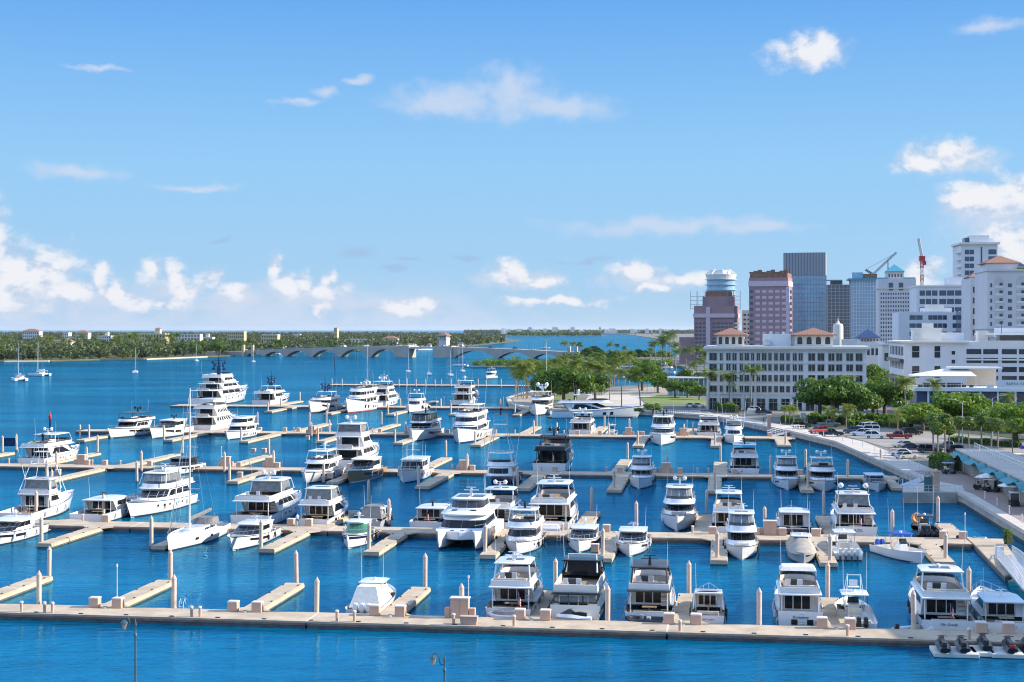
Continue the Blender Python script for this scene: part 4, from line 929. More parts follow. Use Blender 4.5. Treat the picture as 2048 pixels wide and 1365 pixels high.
# ---- third row, sterns in
t = M('white raised pilothouse yacht carrying lime jet ski', 'at left of third dock', 'S', 62, 3, 22)
q47 = yacht(t, 22, 6.0, hard=(.26, .60), domes=2, hullwin='ports', house=(.18, .76), flyr=(.01, .70), nseg=5, h1=2.3, arches=True); P47 = t
t = M('white yacht with grey screened upper deck', 'behind the bronze hulled yacht', 'S', 685, 3, 27)
q = yacht(t, 27, 6.8, decks=2, fly=True, hard=(.18, .42), domes=2, hullwin='ports', house=(.20, .74), flyr=(.02, .70), enclosure=M_canvasg)
t = M('black and white yacht with open black flybridge', 'stern in beside navy sport fisher', 'S', 1098, 3, 26)
q = yacht(t, 26, 6.7, housem=M_dark, topm=M_black, topblack=True, hard=(.26, .50), domes=2, gearm=M_black, hullwin='long', house=(.24, .76), flyr=(.03, .70), h1=2.3, flag=.1)
t = M('white flybridge yacht with flag on upper rail', 'behind left of finger in third row', 'S', 1490, 3, 20)
yacht(t, 20, 5.6, hard=(.18, .52), domes=0, gearm=M_black, hullwin='slot', flag=.0)
# ---- fourth row, bows out
t = M('white yacht with black panoramic hull windows', 'leftmost on the fourth dock', 'B', 222, 877, 23, ang=-4)
yacht(t, 23, 6.2, hard=(.22, .56), domes=2, gearm=M_black, topm=M_dark, topblack=True, hullwin='long', house=(.24, .74), h1=2.2)
t = M('white sport yacht with black radar bar', 'second from left on fourth dock', 'B', 305, 878, 23)
express(t, 23, B=6.0, domes=2, gearm=M_black, hs=2.0, h1=2.3, hullwin='slot')
t = M('white two storey yacht with dark windscreen bands', 'and small outboard on its stern', 'B', 456, 880, 19)
yacht(t, 19, 5.6, fly=False, decks=2, hard=(.2, .5), hullwin='squares', house=(.16, .74), flyr=(.10, .66), domes=0, gear=False)
t = M('white sport yacht with full black glass top', 'centre of the fourth dock', 'B', 826, 884, 26)
yacht(t, 26, 6.6, fly=True, housem=M_white, topm=M_black, topblack=True, hard=(.26, .62), gearm=M_black, enclosure=M_glass2, hullwin='long', house=(.22, .76), rf=.16, fh=.5)
t = M('three storey white yacht with square portholes', 'bow out centre of fourth dock', 'B', 918, 888, 31)
yacht(t, 31, 7.6, decks=2, fly=True, hard=(.2, .5), hullwin='squares', house=(.16, .78), hb=3.9, domes=1, rf=.06, mull=0, boot=M_navy)
t = M('broad white yacht with black upper windscreen', 'bow out alone on fourth dock', 'B', 1322, 892, 24)
yacht(t, 24, 6.3, topm=M_white, hard=(.2, .60), enclosure=M_glass, hullwin='slot', gearm=M_black, domes=2, rf=.10)
t = M('white sport fisher with two tall outriggers', 'near the seawall on fourth dock', 'B', 1468, 890, 18.5, kind='sport_fisher', cat='sport fishing boat')
sportfish(t, 18.5, 4.9, outr=True)
# ---- fourth row, sterns in
t = M('three deck white yacht with covered aft decks', 'left end of fourth dock', 'S', 397, 4, 30)
yacht(t, 30, 7.4, decks=2, fly=True, hard=(.2, .46), domes=0, hullwin=None, house=(.18, .78), mull=1, nseg=6, gear=False)
t = M('white cockpit yacht with curved flybridge', 'in front of long seawall yacht', 'S', 1160, 4, 22)
yacht(t, 22, 6.2, hard=(.26, .5), domes=2, hullwin='ports', house=(.16, .74), flyr=(.03, .66))
t = M('small white centre console with open stern', 'near middle of fourth dock', 'S', 1222, 4, 8.5, cat='centre console', kind='centre_console_boat')
centre_console(t, 8.5, 3, M_white)
t = M('white yacht with maroon cushions aft', 'near the seawall on fourth dock', 'S', 1417, 4, 19)
yacht(t, 19, 6.0, hard=(.2, .5), domes=0, hullwin='slot', flag=.1)
# ---- fifth row
t = M('white four deck superyacht with navy mast', 'largest boat left of fifth dock', 'S', 402, 812, 51)
yacht(t, 51, 10, decks=3, fly=True, fh=.9, top='none', gear=False, hullwin='ports', house=(.20, .80), flyr=(.02, .74), hb=5.6, hs=2.6, mast=1.25, gearm=M_navy, h1=2.6, ants=2, rf=.10, stairs=False)
t = M('long low white superyacht with navy domes', 'second on the fifth dock', 'S', 522, 812, 34)
yacht(t, 34, 7.4, fly=True, hard=(.24, .46), domes=2, gearm=M_navy, hullwin='slot', house=(.22, .70), h1=2.4, mast=.8, flyr=(.02, .64), rf=.16)
t = M('grey white expedition yacht with navy antennas', 'third on the fifth dock', 'B', 622, 827, 30)
yacht(t, 30, 7.2, hullm=M_white2, fly=True, hard=(.2, .4), gearm=M_navy, mast=.7, hullwin='slot', house=(.18, .70), boot=M_dark, hb=4.2)
t = M('tall white displacement yacht with red waterline', 'bow out on the fifth dock', 'B', 696, 827, 36)
yacht(t, 36, 8.0, decks=2, fly=True, top='none', gear=True, hullwin='squares', house=(.18, .72), hb=5.0, boot=M_bootr, mull=1, rf=.05, h1=2.5, hard=(.3, .5), domes=2)
t = M('white tri deck yacht with white radar mast', 'behind the red waterline yacht', 'S', 752, 814, 34)
yacht(t, 34, 7.8, decks=2, fly=True, hard=(.2, .46), domes=2, hullwin='squares', house=(.18, .78), mast=.55, gearm=M_white)
t = M('white sport fisher with long raised outriggers', 'bow out on the fifth dock', 'B', 819, 826, 22, kind='sport_fisher', cat='sport fishing boat')
sportfish(t, 22, 6.2)
t = M('white tri deck yacht with rounded bow windows', 'stern in right of fifth dock', 'S', 920, 812, 32)
yacht(t, 32, 7.8, decks=2, fly=True, hard=(.26, .46), domes=1, hullwin='slot', house=(.2, .78), hb=4.6, arches=True)
t = M('white yacht with two large satellite domes', 'bow out beside the palm peninsula', 'B', 1072, 832, 27)
q = yacht(t, 27, 7.3, decks=1, fly=True, hard=(.2, .5), domes=2, hullwin='slot', house=(.18, .74), hb=4.0, h1=2.6); radar_gear(t, 0, -5, q['zt']+.2, 1.9, 2)
# the long yacht lying along the park seawall
a_ = math.atan2(-(G(1285, 835)-G(1105, 836)).x, (G(1285, 835)-G(1105, 836)).y)
p_ = (G(1108, 836)+G(1283, 835))/2
t = thing('motor_yacht', 'long sleek white yacht with arched dark windows lying along the park seawall', 'motor yacht', (p_.x, p_.y, 0), a_, 'boats moored at the marina docks')
BOATS.append(('long sleek yacht along the park seawall', p_.copy(), 28))
yacht(t, 29, 6.8, decks=1, fly=True, hard=(.24, .44), domes=1, hullwin='squares', house=(.20, .74), rf=.26, arches=True, hb=3.6, hs=2.1, h1=2.6, nseg=1, glass=M_glass)
# ---- tenders and jet skis
P = lambda px, row, off: at_T(px, ROWS[row][1]+off)
p = P(1012, 1, .75); dinghy('grey covered inflatable tender', 'on the white flybridge yacht stern platform', (p.x, p.y, .37), R(80), 3.2, M_grey, False, M_canvasg)
p = P(1290, 1, .75); dinghy('black inflatable dinghy', 'on the dark hardtop yacht stern platform', (p.x, p.y, .37), R(82), 3.2, M_black, False)
p = P(1090, 2, .75); dinghy('white inflatable tender', 'on the glass balustrade yacht stern platform', (p.x, p.y, .37), R(84), 4.0, M_white2, False, M_canvasw)
p = P(1488, 3, .7); dinghy('pale grey inflatable tender', 'on the flag railed yacht stern platform', (p.x, p.y, .37), R(84), 3.6, M_grey, False)
p = P(1832, 1, 1.4); dinghy('small white tender with black outboard', 'floating by the pile at near dock', (p.x, p.y, 0), R(-70), 3.6, M_white2, True)
p = P(1945, 2, .6); dinghy('blue grey inflatable dinghy', 'moored alone at right of second dock', (p.x, p.y, 0), R(-80), 3.6, M_grey, True)
p = P(1148, 1, .75); jetski('black and white jet ski on the old cream yacht stern platform', (p.x, p.y, .37), R(78), M_white, M_black, M_dark)
pp = P47.matrix_basis @ Vector((.6, -9.3, q47['zf'])); pp.z += .03; jetski('lime green jet ski stowed on the raised pilothouse yacht upper deck', pp, P47.rotation_euler.z+R(75), M_lime, M_black, M_lime)
M_jetc = mat('black jet ski cover', (.03, .03, .032), .6, var=.3)
for i, (px, py, cl) in enumerate(((1885, 1302, 0), (1924, 1302, 0), (1968, 1297, 0), (2018, 1303, 1), (2058, 1298, 0))):
    p = G(px, py, .3); nm = ['leftmost black jet ski on the floating pads', 'second black jet ski on the floating pads', 'third black jet ski standing higher on the floating pads', 'black jet ski with red rear panel on the floating pads', 'black jet ski cut by the right picture edge on floating pads'][i]
    jetski(nm, (p.x, p.y, .42), R(-8), M_black, M_jetc, M_dark)
    if cl:
        o = bpy.data.objects['jet_ski' if False else COL.objects[-1].parent.name]; mb = MB(); mb.box(0, -1.5, .42, .5, .12, .3); mb.build('rear_panel', M_red, o, bevel=.04)
M_pad = mat('jet ski pad plastic', (.62, .60, .54), .6, var=.06)
for i, (px, py, wd) in enumerate(((1908, 1302, 3.6), (1962, 1300, 1.8), (2010, 1303, 2.6))):
    p = G(px, py, .3); mb = MB(); mb.box(0, 0, .02, wd, 3.0, .36)
    o = mb.build('jet_ski_pad', M_pad, None, bevel=.06); o.location = (p.x, p.y, 0); o.rotation_euler = (0, 0, -TH); tag(o, ['widest cream floating pad carrying two black jet skis', 'narrow cream floating pad under the third black jet ski', 'cream floating pad under the red panelled jet ski'][i], 'floating pad')
# ---- boats out on the anchorage
for i, (px, py, L, ms, kind, short, ang) in enumerate((
    (38, 762, 13, 20, 'c', 'white sailing catamaran nearest the left picture edge on the open water', 30), (78, 752, 13, 20, 'c', 'white sailing catamaran second from the left on the open water', 60),
    (271, 746, 12, 16, 's', 'white sailboat anchored alone off the tree lined island shore', 10), (393, 723, 11, 15, 's', 'white sailboat anchored closest to the island greenery', 20), (507, 725, 11, 15, 's', 'white sailboat anchored below the two yellow bridge pillars', 15),
    (817, 745, 9, 14, 's', 'small sailboat leftmost of the trio before the bridge', 10), (858, 750, 9, 15, 's', 'small sailboat in the middle of the trio before the bridge', 5), (901, 752, 9, 15, 's', 'small dark masted sailboat rightmost of the trio before the bridge', 12),
    (920, 733, 13, 18, 's', 'white ketch anchored before the bridge tower', 65), (925, 744, 9, 16, 's', 'small sailboat just below the ketch near the bridge tower', 12), (735, 768, 12, 20, 's', 'slim sailboat moored at the far thin pier', 0))):
    p = G(px, py); t = thing('sailing_catamaran' if kind == 'c' else 'sailboat', short, 'sailboat', (p.x, p.y, 0), R(ang), 'sailboats anchored on the lagoon')
    if kind == 'c': sailcat(t, L, ms)
    else: sailboat(t, L, ms, M_canvasw if i % 2 else M_blue, detail=False)
p = G(980, 757); t = thing('motor_yacht', 'white motor cruiser anchored near the mangrove islet', 'motor yacht', (p.x, p.y, 0), R(160), 'boats on the open lagoon'); yacht(t, 13, 4.6, hard=(.2, .5), domes=0, hullwin=None)
p = G(1092, 697); t = thing('speedboat', 'white speedboat running past the bridge with a wake', 'speedboat', (p.x, p.y, 0), R(-80), 'boats on the open lagoon'); centre_console(t, 14, 2, M_white)
# marina beyond the bridge
k = 0
for px, py, L in ((655, 700, 34), (668, 703, 30), (690, 701, 38), (712, 702, 30), (728, 702, 34), (745, 700, 26), (800, 701, 34), (815, 700, 30), (832, 700, 28), (860, 700, 30), (880, 698, 24), (893, 699, 34), (923, 698, 38), (600, 703, 26), (625, 703, 30), (560, 709, 20), (770, 701, 22), (848, 701, 22)):
    k += 1; p = G(px, py); t = thing('motor_yacht', '%swhite superyacht from the left berthed beyond the bridge' % ORD[k-1] if k > 1 else 'leftmost white superyacht berthed beyond the bridge', 'motor yacht', (p.x, p.y, 0), R(-50+40*((k*7) % 3)), 'white superyachts berthed beyond the bridge')
    yacht(t, L, decks=2 if L > 25 else 1, fly=True, hard=(.24, .46), domes=0, hullwin=None, ants=0, stairs=False, mast=.6 if L > 30 else None, gear=False, rail=0)
for k, (px, py, L) in enumerate(((1318, 748, 20), (1250, 745, 18), (1185, 752, 16), (1225, 757, 14))):
    p = G(px, py); t = thing('motor_yacht', ['white yacht on blue water beside the right park pier', 'white yacht seen between the palm trunks behind the grove', 'white boat leftmost behind the palm grove', 'small white boat half hidden behind the palm grove'][k], 'motor yacht', (p.x, p.y, 0), R(70), 'boats behind the palm park'); yacht(t, L, hard=(.24, .46), domes=0, hullwin=None)
# ================================================================== FLOATING DOCKS, PILES, DOCK FURNITURE
def dock_frame(T0): return Vector((0, 0, 0))
def SV(px, T): p = at_T(px, T); return p.dot(Vd)
def dock(row, label, px0, px1, fingers, segs=26, cleats=False):
    Tf, Tb = ROWS[row]; s0, s1 = SV(px0, Tf), SV(px1, Tf)
    t = thing('floating_dock', label, 'dock', (0, 0, 0), -TH)               # local x = Vd, y = U
    mb = MB(); n = max(1, int((s1-s0)/segs)); W = (s1-s0)/n
    dk = MB(); wl = MB(); fl = MB()
    for i in range(n):
        a, b = s0+i*W+.06, s0+(i+1)*W-.06
        dk.box((a+b)/2, (Tf+Tb)/2, .50, b-a, Tb-Tf, .15); wl.box((a+b)/2, (Tf+Tb)/2, .28, b-a, Tb-Tf+.16, .215); fl.box((a+b)/2, (Tf+Tb)/2, -.6, b-a-.1, Tb-Tf+.02, .875)
    jn = MB()
    for i in range(1, n): jn.box(s0+i*W, (Tf+Tb)/2, .515, .16, Tb-Tf-.1, .14)
    dk.build('walkway', M_conc, t); wl.build('timber_wale', M_wale, t); fl.build('float', M_fend, t); jn.build('joint_plate', M_boxtop, t)
    for side, epx, epy, wd in fingers:
        p = G(epx, epy, DZ); ss, tt = p.dot(Vd), p.dot(U)
        a, b = (tt, Tf) if side == 'f' else (Tb, tt)
        if b-a < 2: print('short finger', row, epx, epy, a, b); continue
        a, b = (a, b-.003) if side == 'f' else (a+.003, b)
        mb = MB(); mb.box(ss, (a+b)/2, .50, wd, b-a, .146)
        # flared root where the finger meets the walkway
        r0 = Tf if side == 'f' else Tb; sg = -1 if side == 'f' else 1
        mb.prism([(ss-wd/2-1.2, r0+sg*.006), (ss+wd/2+1.2, r0+sg*.006), (ss+wd/2, r0+sg*1.6), (ss-wd/2, r0+sg*1.6)][::sg], .50, .642)
        fo = mb.build('finger_pier', M_conc, t)
        mb = MB(); mb.box(ss, (a+b)/2, .20, wd+.12, b-a+.06, .296); mb.build('timber_wale', M_conc2, fo)
        mb = MB(); mb.box(ss, (a+b)/2, -.6, wd-.06, b-a-.05, .797); mb.build('float', M_fend, fo)
        mb = MB()
        for q in (.3, .6, .9):
            for sx in (-1, 1): mb.box(ss+sx*wd*.42, a+(b-a)*q, .648, .10, .32, .09)
        mb.build('cleats', M_dark, fo)
    if cleats:
        i = 0; x = s0+2
        while x < s1:
            mb = MB(); mb.box(x, Tf+.35, .652, .42, .06, .09); mb.box(x-.1, Tf+.35, .65, .06, .14, .05); mb.box(x+.1, Tf+.35, .65, .06, .14, .05); mb.build('cleat', M_dark, t); x += 4.4
    return t
dock(1, 'nearest long concrete floating dock across the bottom of the picture', -60, 2110, [('b', 88, 1152, 1.9), ('b', 333, 1160, 1.9), ('b', 590, 1166, 1.9), ('b', 842, 1174, 1.9), ('b', 1096, 1181, 2.0), ('b', 1377, 1187, 2.0), ('b', 1656, 1195, 2.0), ('b', 1948, 1203, 2.0)], cleats=True)
dock(2, 'second concrete floating dock from the front with the tall sailing yacht', -120, 1945, [('f', 88, 1087, 1.9), ('f', 316, 1092, 1.7), ('f', 533, 1098, 1.9), ('f', 742, 1104, 1.9), ('f', 975, 1110, 1.9), ('f', 1207, 1117, 1.9), ('f', 1438, 1121, 1.9), ('f', 1658, 1126, 1.9), ('f', 1890, 1124, 2.2),
    ('b', 232, 1014, 1.9), ('b', 706, 1021, 2.1), ('b', 1186, 1023, 2.2), ('b', 1408, 1029, 2.2), ('b', 1647, 1032, 2.2), ('b', 1886, 1047, 2.2)])
dock(3, 'third concrete floating dock with the navy sport fisher', -120, 1800, [('f', 98, 960, 2.0), ('f', 464, 963, 2.0), ('f', 664, 964, 2.0), ('f', 844, 973, 2.4), ('f', 1045, 977, 2.4), ('f', 1228, 980, 2.4), ('f', 1429, 982, 2.2), ('f', 1615, 981, 2.0), ('f', 1795, 976, 2.0),
    ('b', 192, 906, 2.2), ('b', 352, 908, 2.2), ('b', 538, 910, 2.2), ('b', 893, 915, 2.3), ('b', 1252, 919, 2.3), ('b', 1441, 924, 2.6), ('b', 20, 905, 2.2)])
dock(4, 'fourth concrete floating dock with the black glass topped yacht', 150, 1592, [('f', 336, 880, 2.2), ('f', 487, 883, 2.2), ('f', 640, 883, 2.4), ('f', 796, 886, 2.2), ('f', 951, 890, 2.4), ('f', 1275, 892, 2.4), ('f', 1432, 892, 2.4), ('f', 1569, 891, 3.0), ('f', 160, 880, 2.2),
    ('b', 655, 847, 2.4), ('b', 793, 848, 2.4), ('b', 1074, 853, 2.4), ('b', 1207, 853, 2.6), ('b', 1384, 857, 2.4), ('b', 510, 846, 2.2)])
dock(5, 'fifth floating dock holding the superyachts', 340, 1060, [('f', 536, 823, 2.6), ('f', 655, 827, 2.6), ('f', 780, 829, 2.6), ('f', 905, 829, 2.6), ('f', 1032, 830, 2.4), ('b', 600, 802, 2.6), ('b', 870, 802, 2.6)])
dock(6, 'far thin floating pier behind the superyachts', 655, 1068, [])
# angled return of dock two and the right hand gangways
def slabthing(name, label, cat, pts, z0, z1, m, parts=()):
    mb = MB(); mb.prism(pts, z0, z1); o = mb.build(name, m); return tag(o, label, cat)
a, b, c, d = at_T(1930, ROWS[2][1]), at_T(1990, ROWS[2][1]), G(2052, 1148, DZ), G(2010, 1152, DZ)
t = thing('floating_dock', 'angled right end of the second dock leading to the white gangway', 'dock')
pl = [(d.x, d.y), (c.x, c.y), (b.x+1.0, b.y), (a.x+.3, a.y), (at_T(1948, ROWS[2][0]).x, at_T(1948, ROWS[2][0]).y)]
mb = MB(); mb.prism(pl, .46, .66); mb.build('walkway', M_conc, t); mb = MB(); mb.prism(pl, -.5, .455); mb.build('float', M_fend, t)
def gangway(label, p0, p1, w, h=1.1):
    p0, p1 = Vector(p0), Vector(p1); d = p1-p0; L = d.length; n = Vector((-d.y, d.x, 0)).normalized()*w/2
    t = thing('gangway', label, 'gangway')
    mb = MB(); mb.loft([[p+n, p-n, p-n-Vector((0, 0, .2)), p+n-Vector((0, 0, .2))] for p in (p0, p1)]); mb.build('ramp', M_grey, t)
    for sg in (1, -1):
        mb = MB(); k = int(L/1.0); top = []
        for i in range(k+1):
            q = p0+d*i/k+n*sg; up = Vector((0, 0, h+.9*math.sin(math.pi*i/k)*.5)); top.append(q+up); mb.tube([q, q+up], .03, 4)
        mb.tube(top, .05, 5); mb.tube([x-Vector((0, 0, .5)) for x in top], .025, 4); mb.build('railing', M_alu, t)
    return t
p0 = G(2006, 1110, .7); p1 = G(2068, 1180, 1.7); gangway('white railed gangway at the right end of second dock', p0, p1, 2.0)
mb = MB(); mb.box(0, 0, 0, .9, .5, 1.4); o = mb.build('utility_cabinet', M_white2, None, bevel=.03); p = G(1999, 1118, .66); o.location = (p.x, p.y, .66); tag(o, 'white utility cabinet at the foot of the white gangway', 'cabinet')
p0 = G(1808, 972, .7); p1 = G(1852, 955, 1.75); gangway('curved rail gangway from third dock up to the seawall platform', (p0.x, p0.y, .7), (p1.x, p1.y, 1.75), 2.2)
p0 = at_T(1592, ROWS[4][1]); gangway('gangway at right end of fourth dock against the seawall', (p0.x-6, p0.y+2.5, .7), (p0.x+3.5, p0.y+10, 1.7), 1.8)
# seawall platform (solid bulkhead) with its gate
t = thing('seawall_platform', 'concrete bulkhead platform with railing and gate near the golf carts', 'platform')
q = [G(1805, 985, 1.7), G(1930, 985, 1.7), G(1925, 972, 1.7), G(1868, 962, 1.7), G(1806, 972, 1.7)]
pl = [(p.x, p.y) for p in q]; mb = MB(); mb.prism(pl, -.6, 1.62); mb.build('bulkhead', M_wall, t); mb = MB(); mb.prism(pl, 1.623, 1.70); mb.build('deck', M_walk, t)
mb = MB()
for i, j in ((0, 1), (4, 0)):
    a, b = q[i], q[j]; n = 12; 
    for k in range(n+1): p = a.lerp(b, k/n); mb.tube([(p.x, p.y, 1.7), (p.x, p.y, 2.8)], .025, 4)
    mb.tube([(a.x, a.y, 2.8), (b.x, b.y, 2.8)], .04, 5); mb.tube([(a.x, a.y, 2.25), (b.x, b.y, 2.25)], .025, 4)
mb.build('railing', M_alu, t)
p = G(1872, 983, 1.7)
mb = MB(); mb.box(p.x, p.y, 1.7, .9, .9, 3.0); mb.ball(p.x, p.y, 4.9, .35); mb.box(p.x, p.y, 4.7, 1.1, 1.1, .15); mb.build('gate_pillar', M_box, t)
mb = MB(); mb.box(p.x-1.2, p.y, 1.7, 1.3, .1, 2.3); mb.tube([(p.x-1.9, p.y, 4.0), (p.x-1.2, p.y, 4.6), (p.x-.5, p.y, 4.0)], .06, 5); mb.build('gate', mat('teal metal gate', (.05, .13, .14), .5), t)
# ---- piles
def near_boat(p):
    best = sorted(BOATS, key=lambda b: (b[1]-p).length-b[2]*.3)[0]
    dx = p.x/p.y-best[1].x/best[1].y; dy = p.y-best[1].y
    rel = ('right of' if dx > 0 else 'left of') if abs(dx)*p.y > abs(dy)*.45 else ('behind' if dy > 0 else 'in front of')
    return rel, best[0]
CNT = {}
def rep_label(base, p):
    rel, s = near_boat(p); key = (base, rel, s); CNT[key] = CNT.get(key, 0)+1; k = CNT[key]
    ws = s.split(); o = ORD[k-1]
    lab = '%s%s %s the %s' % (o, base, rel, s)
    return ' '.join(lab.split()[:16])
pile = thing('mooring_pile', None, 'pile', (0, -200, 0))
mb = MB(); mb.lathe(0, 0, [(.235, -2), (.235, 3.35)], 14); mb.build('shaft', M_pile, pile, smooth=True)
mb = MB(); mb.lathe(0, 0, [(.25, 3.35), (.25, 3.43), (.02, 3.85)], 14); mb.build('pointed_cap', M_pilec, pile)
mb = MB(); mb.lathe(0, 0, [(.242, -1), (.242, .25)], 14); mb.build('wet_band', M_fend, pile)
first = True
def put_pile(px, py, row=None, off=0.0, z=0.0):
    global first
    p = at_T(px, row) if row else G(px, py, z)
    lab = rep_label('pale concrete mooring pile', p)
    if first: pile.location = (p.x, p.y, 0); tag(pile, lab, 'pile', 'pale concrete mooring piles'); first = False
    else:
        o = dup(pile, (p.x, p.y, 0), 0, lab, (1, 1, random.uniform(.95, 1.07)), 'pale concrete mooring piles'); o.rotation_euler = (R(random.uniform(-.8, .8)), R(random.uniform(-.9, .9)), random.uniform(0, 6))
T1b = ROWS[1][1]+.35; T2b = ROWS[2][1]+.35; T3b = ROWS[3][1]+.4; T4b = ROWS[4][1]+.4
for px in (78, 348, 633, 924, 1215, 1518, 1828): put_pile(px, 0, T1b)
for px, py in ((98, 1150), (341, 1158), (593, 1163), (850, 1171), (1111, 1180), (1378, 1184), (1655, 1192), (1937, 1199)): put_pile(px, py-1, z=.65)
for px, py in ((83, 1092), (303, 1097), (522, 1103), (738, 1109), (970, 1114), (1205, 1121), (1434, 1126), (1660, 1132), (1891, 1128)): put_pile(px, py)
for px, py in ((72, 1037), (103, 985), (207, 1040), (737, 1010), (778, 1052), (1183, 1026), (1273, 1062), (1413, 1031), (1530, 1068), (1648, 1034), (1785, 1075), (1876, 1048)): put_pile(px, py)
for px, py in ((93, 962), (274, 965), (459, 966), (647, 967), (837, 976), (1035, 980), (1228, 984), (1429, 986), (1616, 984)): put_pile(px, py)
for px, py in ((113, 942), (173, 930), (195, 907), (283, 944), (365, 909), (449, 946), (538, 911), (547, 942), (892, 916), (934, 948), (1255, 920), (1334, 950), (1441, 925), (1541, 954), (1611, 937), (1695, 960), (1762, 936)): put_pile(px, py)
for px, py in ((160, 880), (178, 880), (328, 882), (482, 885), (515, 852), (619, 852), (623, 874), (636, 887), (653, 849), (659, 869), (763, 851), (793, 850), (811, 872), (790, 889), (950, 893), (1068, 872), (1073, 855), (1114, 874), (1209, 859), (1217, 876), (1259, 867), (1275, 896), (1368, 877), (1386, 873), (1430, 896), (1571, 895)): put_pile(px, py)
for px, py in ((536, 826), (562, 817), (655, 829), (776, 831), (801, 818), (882, 819), (902, 831), (1001, 820), (1030, 832), (600, 805), (5, 906), (33, 902)): put_pile(px, py)
for px in (664, 684, 732, 778, 798, 814, 832, 851, 870, 883, 902, 917, 956, 972, 1002, 1032): put_pile(px, 0, ROWS[6][0]-.3)
# ---- dock boxes, pedestals, kiosks
def proto_box(name, w, d, h, lid=True):
    t = thing(name, None, 'dock box', (0, -220, 0)); mb = MB(); mb.box(0, 0, 0, w, d, h, taper=.97); mb.build('body', M_box, t, bevel=.03)
    if lid: mb = MB(); mb.box(0, 0, h, w*1.06, d*1.06, .12, taper=.9); mb.build('lid', M_boxtop, t, bevel=.02)
    return t
bx = proto_box('dock_box', .95, .8, .85); FB = {}
def place(proto, base, cat, p, group, z=DZ, rz=-TH, scale=None):
    lab = rep_label(base, p); k = proto.name.split('.')[0]
    if k not in FB: FB[k] = 1; proto.location = (p.x, p.y, z); proto.rotation_euler = (0, 0, rz); tag(proto, lab, cat, group); return proto
    return dup(proto, (p.x, p.y, z), rz, lab, scale, group)
for px in (190, 236, 467, 515, 750, 801, 1040, 1091, 1338, 1392, 1644, 1700, 1962, 2017): place(bx, 'salmon dock box', 'dock box', at_T(px, ROWS[1][1]-.5), 'salmon dock boxes')
for px in (212, 582, 618, 993, 1213, 1425, 1512, 1565, 1630, 1887, 1926): place(bx, 'salmon dock box', 'dock box', at_T(px, ROWS[2][1]-.6), 'salmon dock boxes')
for px in (175, 210, 300, 478, 555, 700, 945, 1110, 1240, 1308, 1360, 1470, 1600): place(bx, 'salmon dock box', 'dock box', at_T(px, ROWS[3][1]-.6), 'salmon dock boxes')
for px in (520, 570, 597, 640, 760, 840, 895, 990, 1155, 1200, 1285, 1345, 1470, 1540): place(bx, 'salmon dock box', 'dock box', at_T(px, ROWS[4][1]-.6), 'salmon dock boxes')
for px, py in ((116, 950), (480, 955), (660, 957), (507, 906), (528, 906), (1190, 1104), (690, 958), (615, 880)): place(bx, 'salmon dock box', 'dock box', G(px, py, DZ), 'salmon dock boxes')
coil = thing('coiled_hose', None, 'hose', (0, -225, 0)); mb = MB()
for k in range(3): mb.tube([(.26*math.cos(a)*(1-.12*k), .26*math.sin(a)*(1-.12*k), .03+.05*k) for a in np.linspace(0, 2*math.pi, 13)], .028, 5)
mb.tube([(.26, 0, .03), (.7, .2, .03), (1.0, .8, .03), (.8, 1.6, .03)], .025, 4); mb.build('coil', mat('white hose', (.55, .55, .50), .6), coil)
for px in (210, 490, 780, 1062, 1365, 1672, 1990): place(coil, 'small white hose coil', 'hose', at_T(px, ROWS[1][1]-.9), 'white hose coils on the docks')
for px in (597, 1008, 1230, 1440, 1640): place(coil, 'small white hose coil', 'hose', at_T(px, ROWS[2][1]-.9), 'white hose coils on the docks')
kiosk = thing('utility_kiosk', None, 'utility kiosk', (0, -230, 0))
mb = MB(); mb.box(-.42, 0, 0, .82, .8, 1.75); mb.box(.42, 0, 0, .82, .8, 1.75); mb.box(0, .02, 0, 1.6, .7, 1.7); mb.build('cabinet', M_box, kiosk); mb = MB(); mb.box(0, 0, 1.75, 1.85, 1.0, .13, taper=.95); mb.build('cap', M_boxtop, kiosk, bevel=.02)
mb = MB(); mb.box(-1.15, 0, 0, .5, .6, .9); mb.box(1.15, 0, 0, .55, .6, .9); mb.build('side_box', M_box, kiosk, bevel=.02)
for px, T in ((920, ROWS[1][1]-.5), (1540, ROWS[2][1]-.4), (163, ROWS[3][1]+.6), (452, ROWS[3][1]+.6), (540, ROWS[3][1]-.3), (928, ROWS[3][1]-.2), (1332, ROWS[3][1]-.2), (623, ROWS[4][0]+1), (820, ROWS[4][0]+1.5), (1257, ROWS[4][1]-1), (1366, ROWS[4][1]-1)):
    place(kiosk, 'tall salmon utility kiosk', 'utility kiosk', at_T(px, T), 'salmon utility kiosks')
ped = thing('power_pedestal', None, 'power pedestal', (0, -240, 0)); mb = MB(); mb.cyl(0, 0, 0, .85, .14, .14, 8); mb.build('post', M_box, ped); mb = MB(); mb.cyl(0, 0, .85, 1.0, .19, .15, 8); mb.build('cap', M_boxtop, ped)
for px, T in [(x, ROWS[1][0]+.5) for x in (43, 89, 105, 383, 400, 674, 709, 907, 1028, 1360, 1695, 1938)]+[(x, ROWS[2][1]-.4) for x in (166, 206, 1080, 1125, 1385, 1640, 1680)]+[(x, ROWS[3][1]-.4) for x in (18, 185, 214, 241, 500, 905, 1083, 1213, 1235, 1395, 1417, 1455)]+[(x, ROWS[4][1]-.4) for x in (588, 685, 745, 1030, 1128, 1180, 1280, 1541)]:
    place(ped, 'short salmon power pedestal', 'power pedestal', at_T(px, T), 'salmon power pedestals')
lad = thing('dock_ladder', None, 'ladder', (0, -245, 0)); mb = MB()
for sx in (-.22, .22): mb.tube([(sx, -.3, -.8), (sx, -.3, 1.2), (sx, .1, 1.5), (sx, .3, 1.0)], .03, 4)
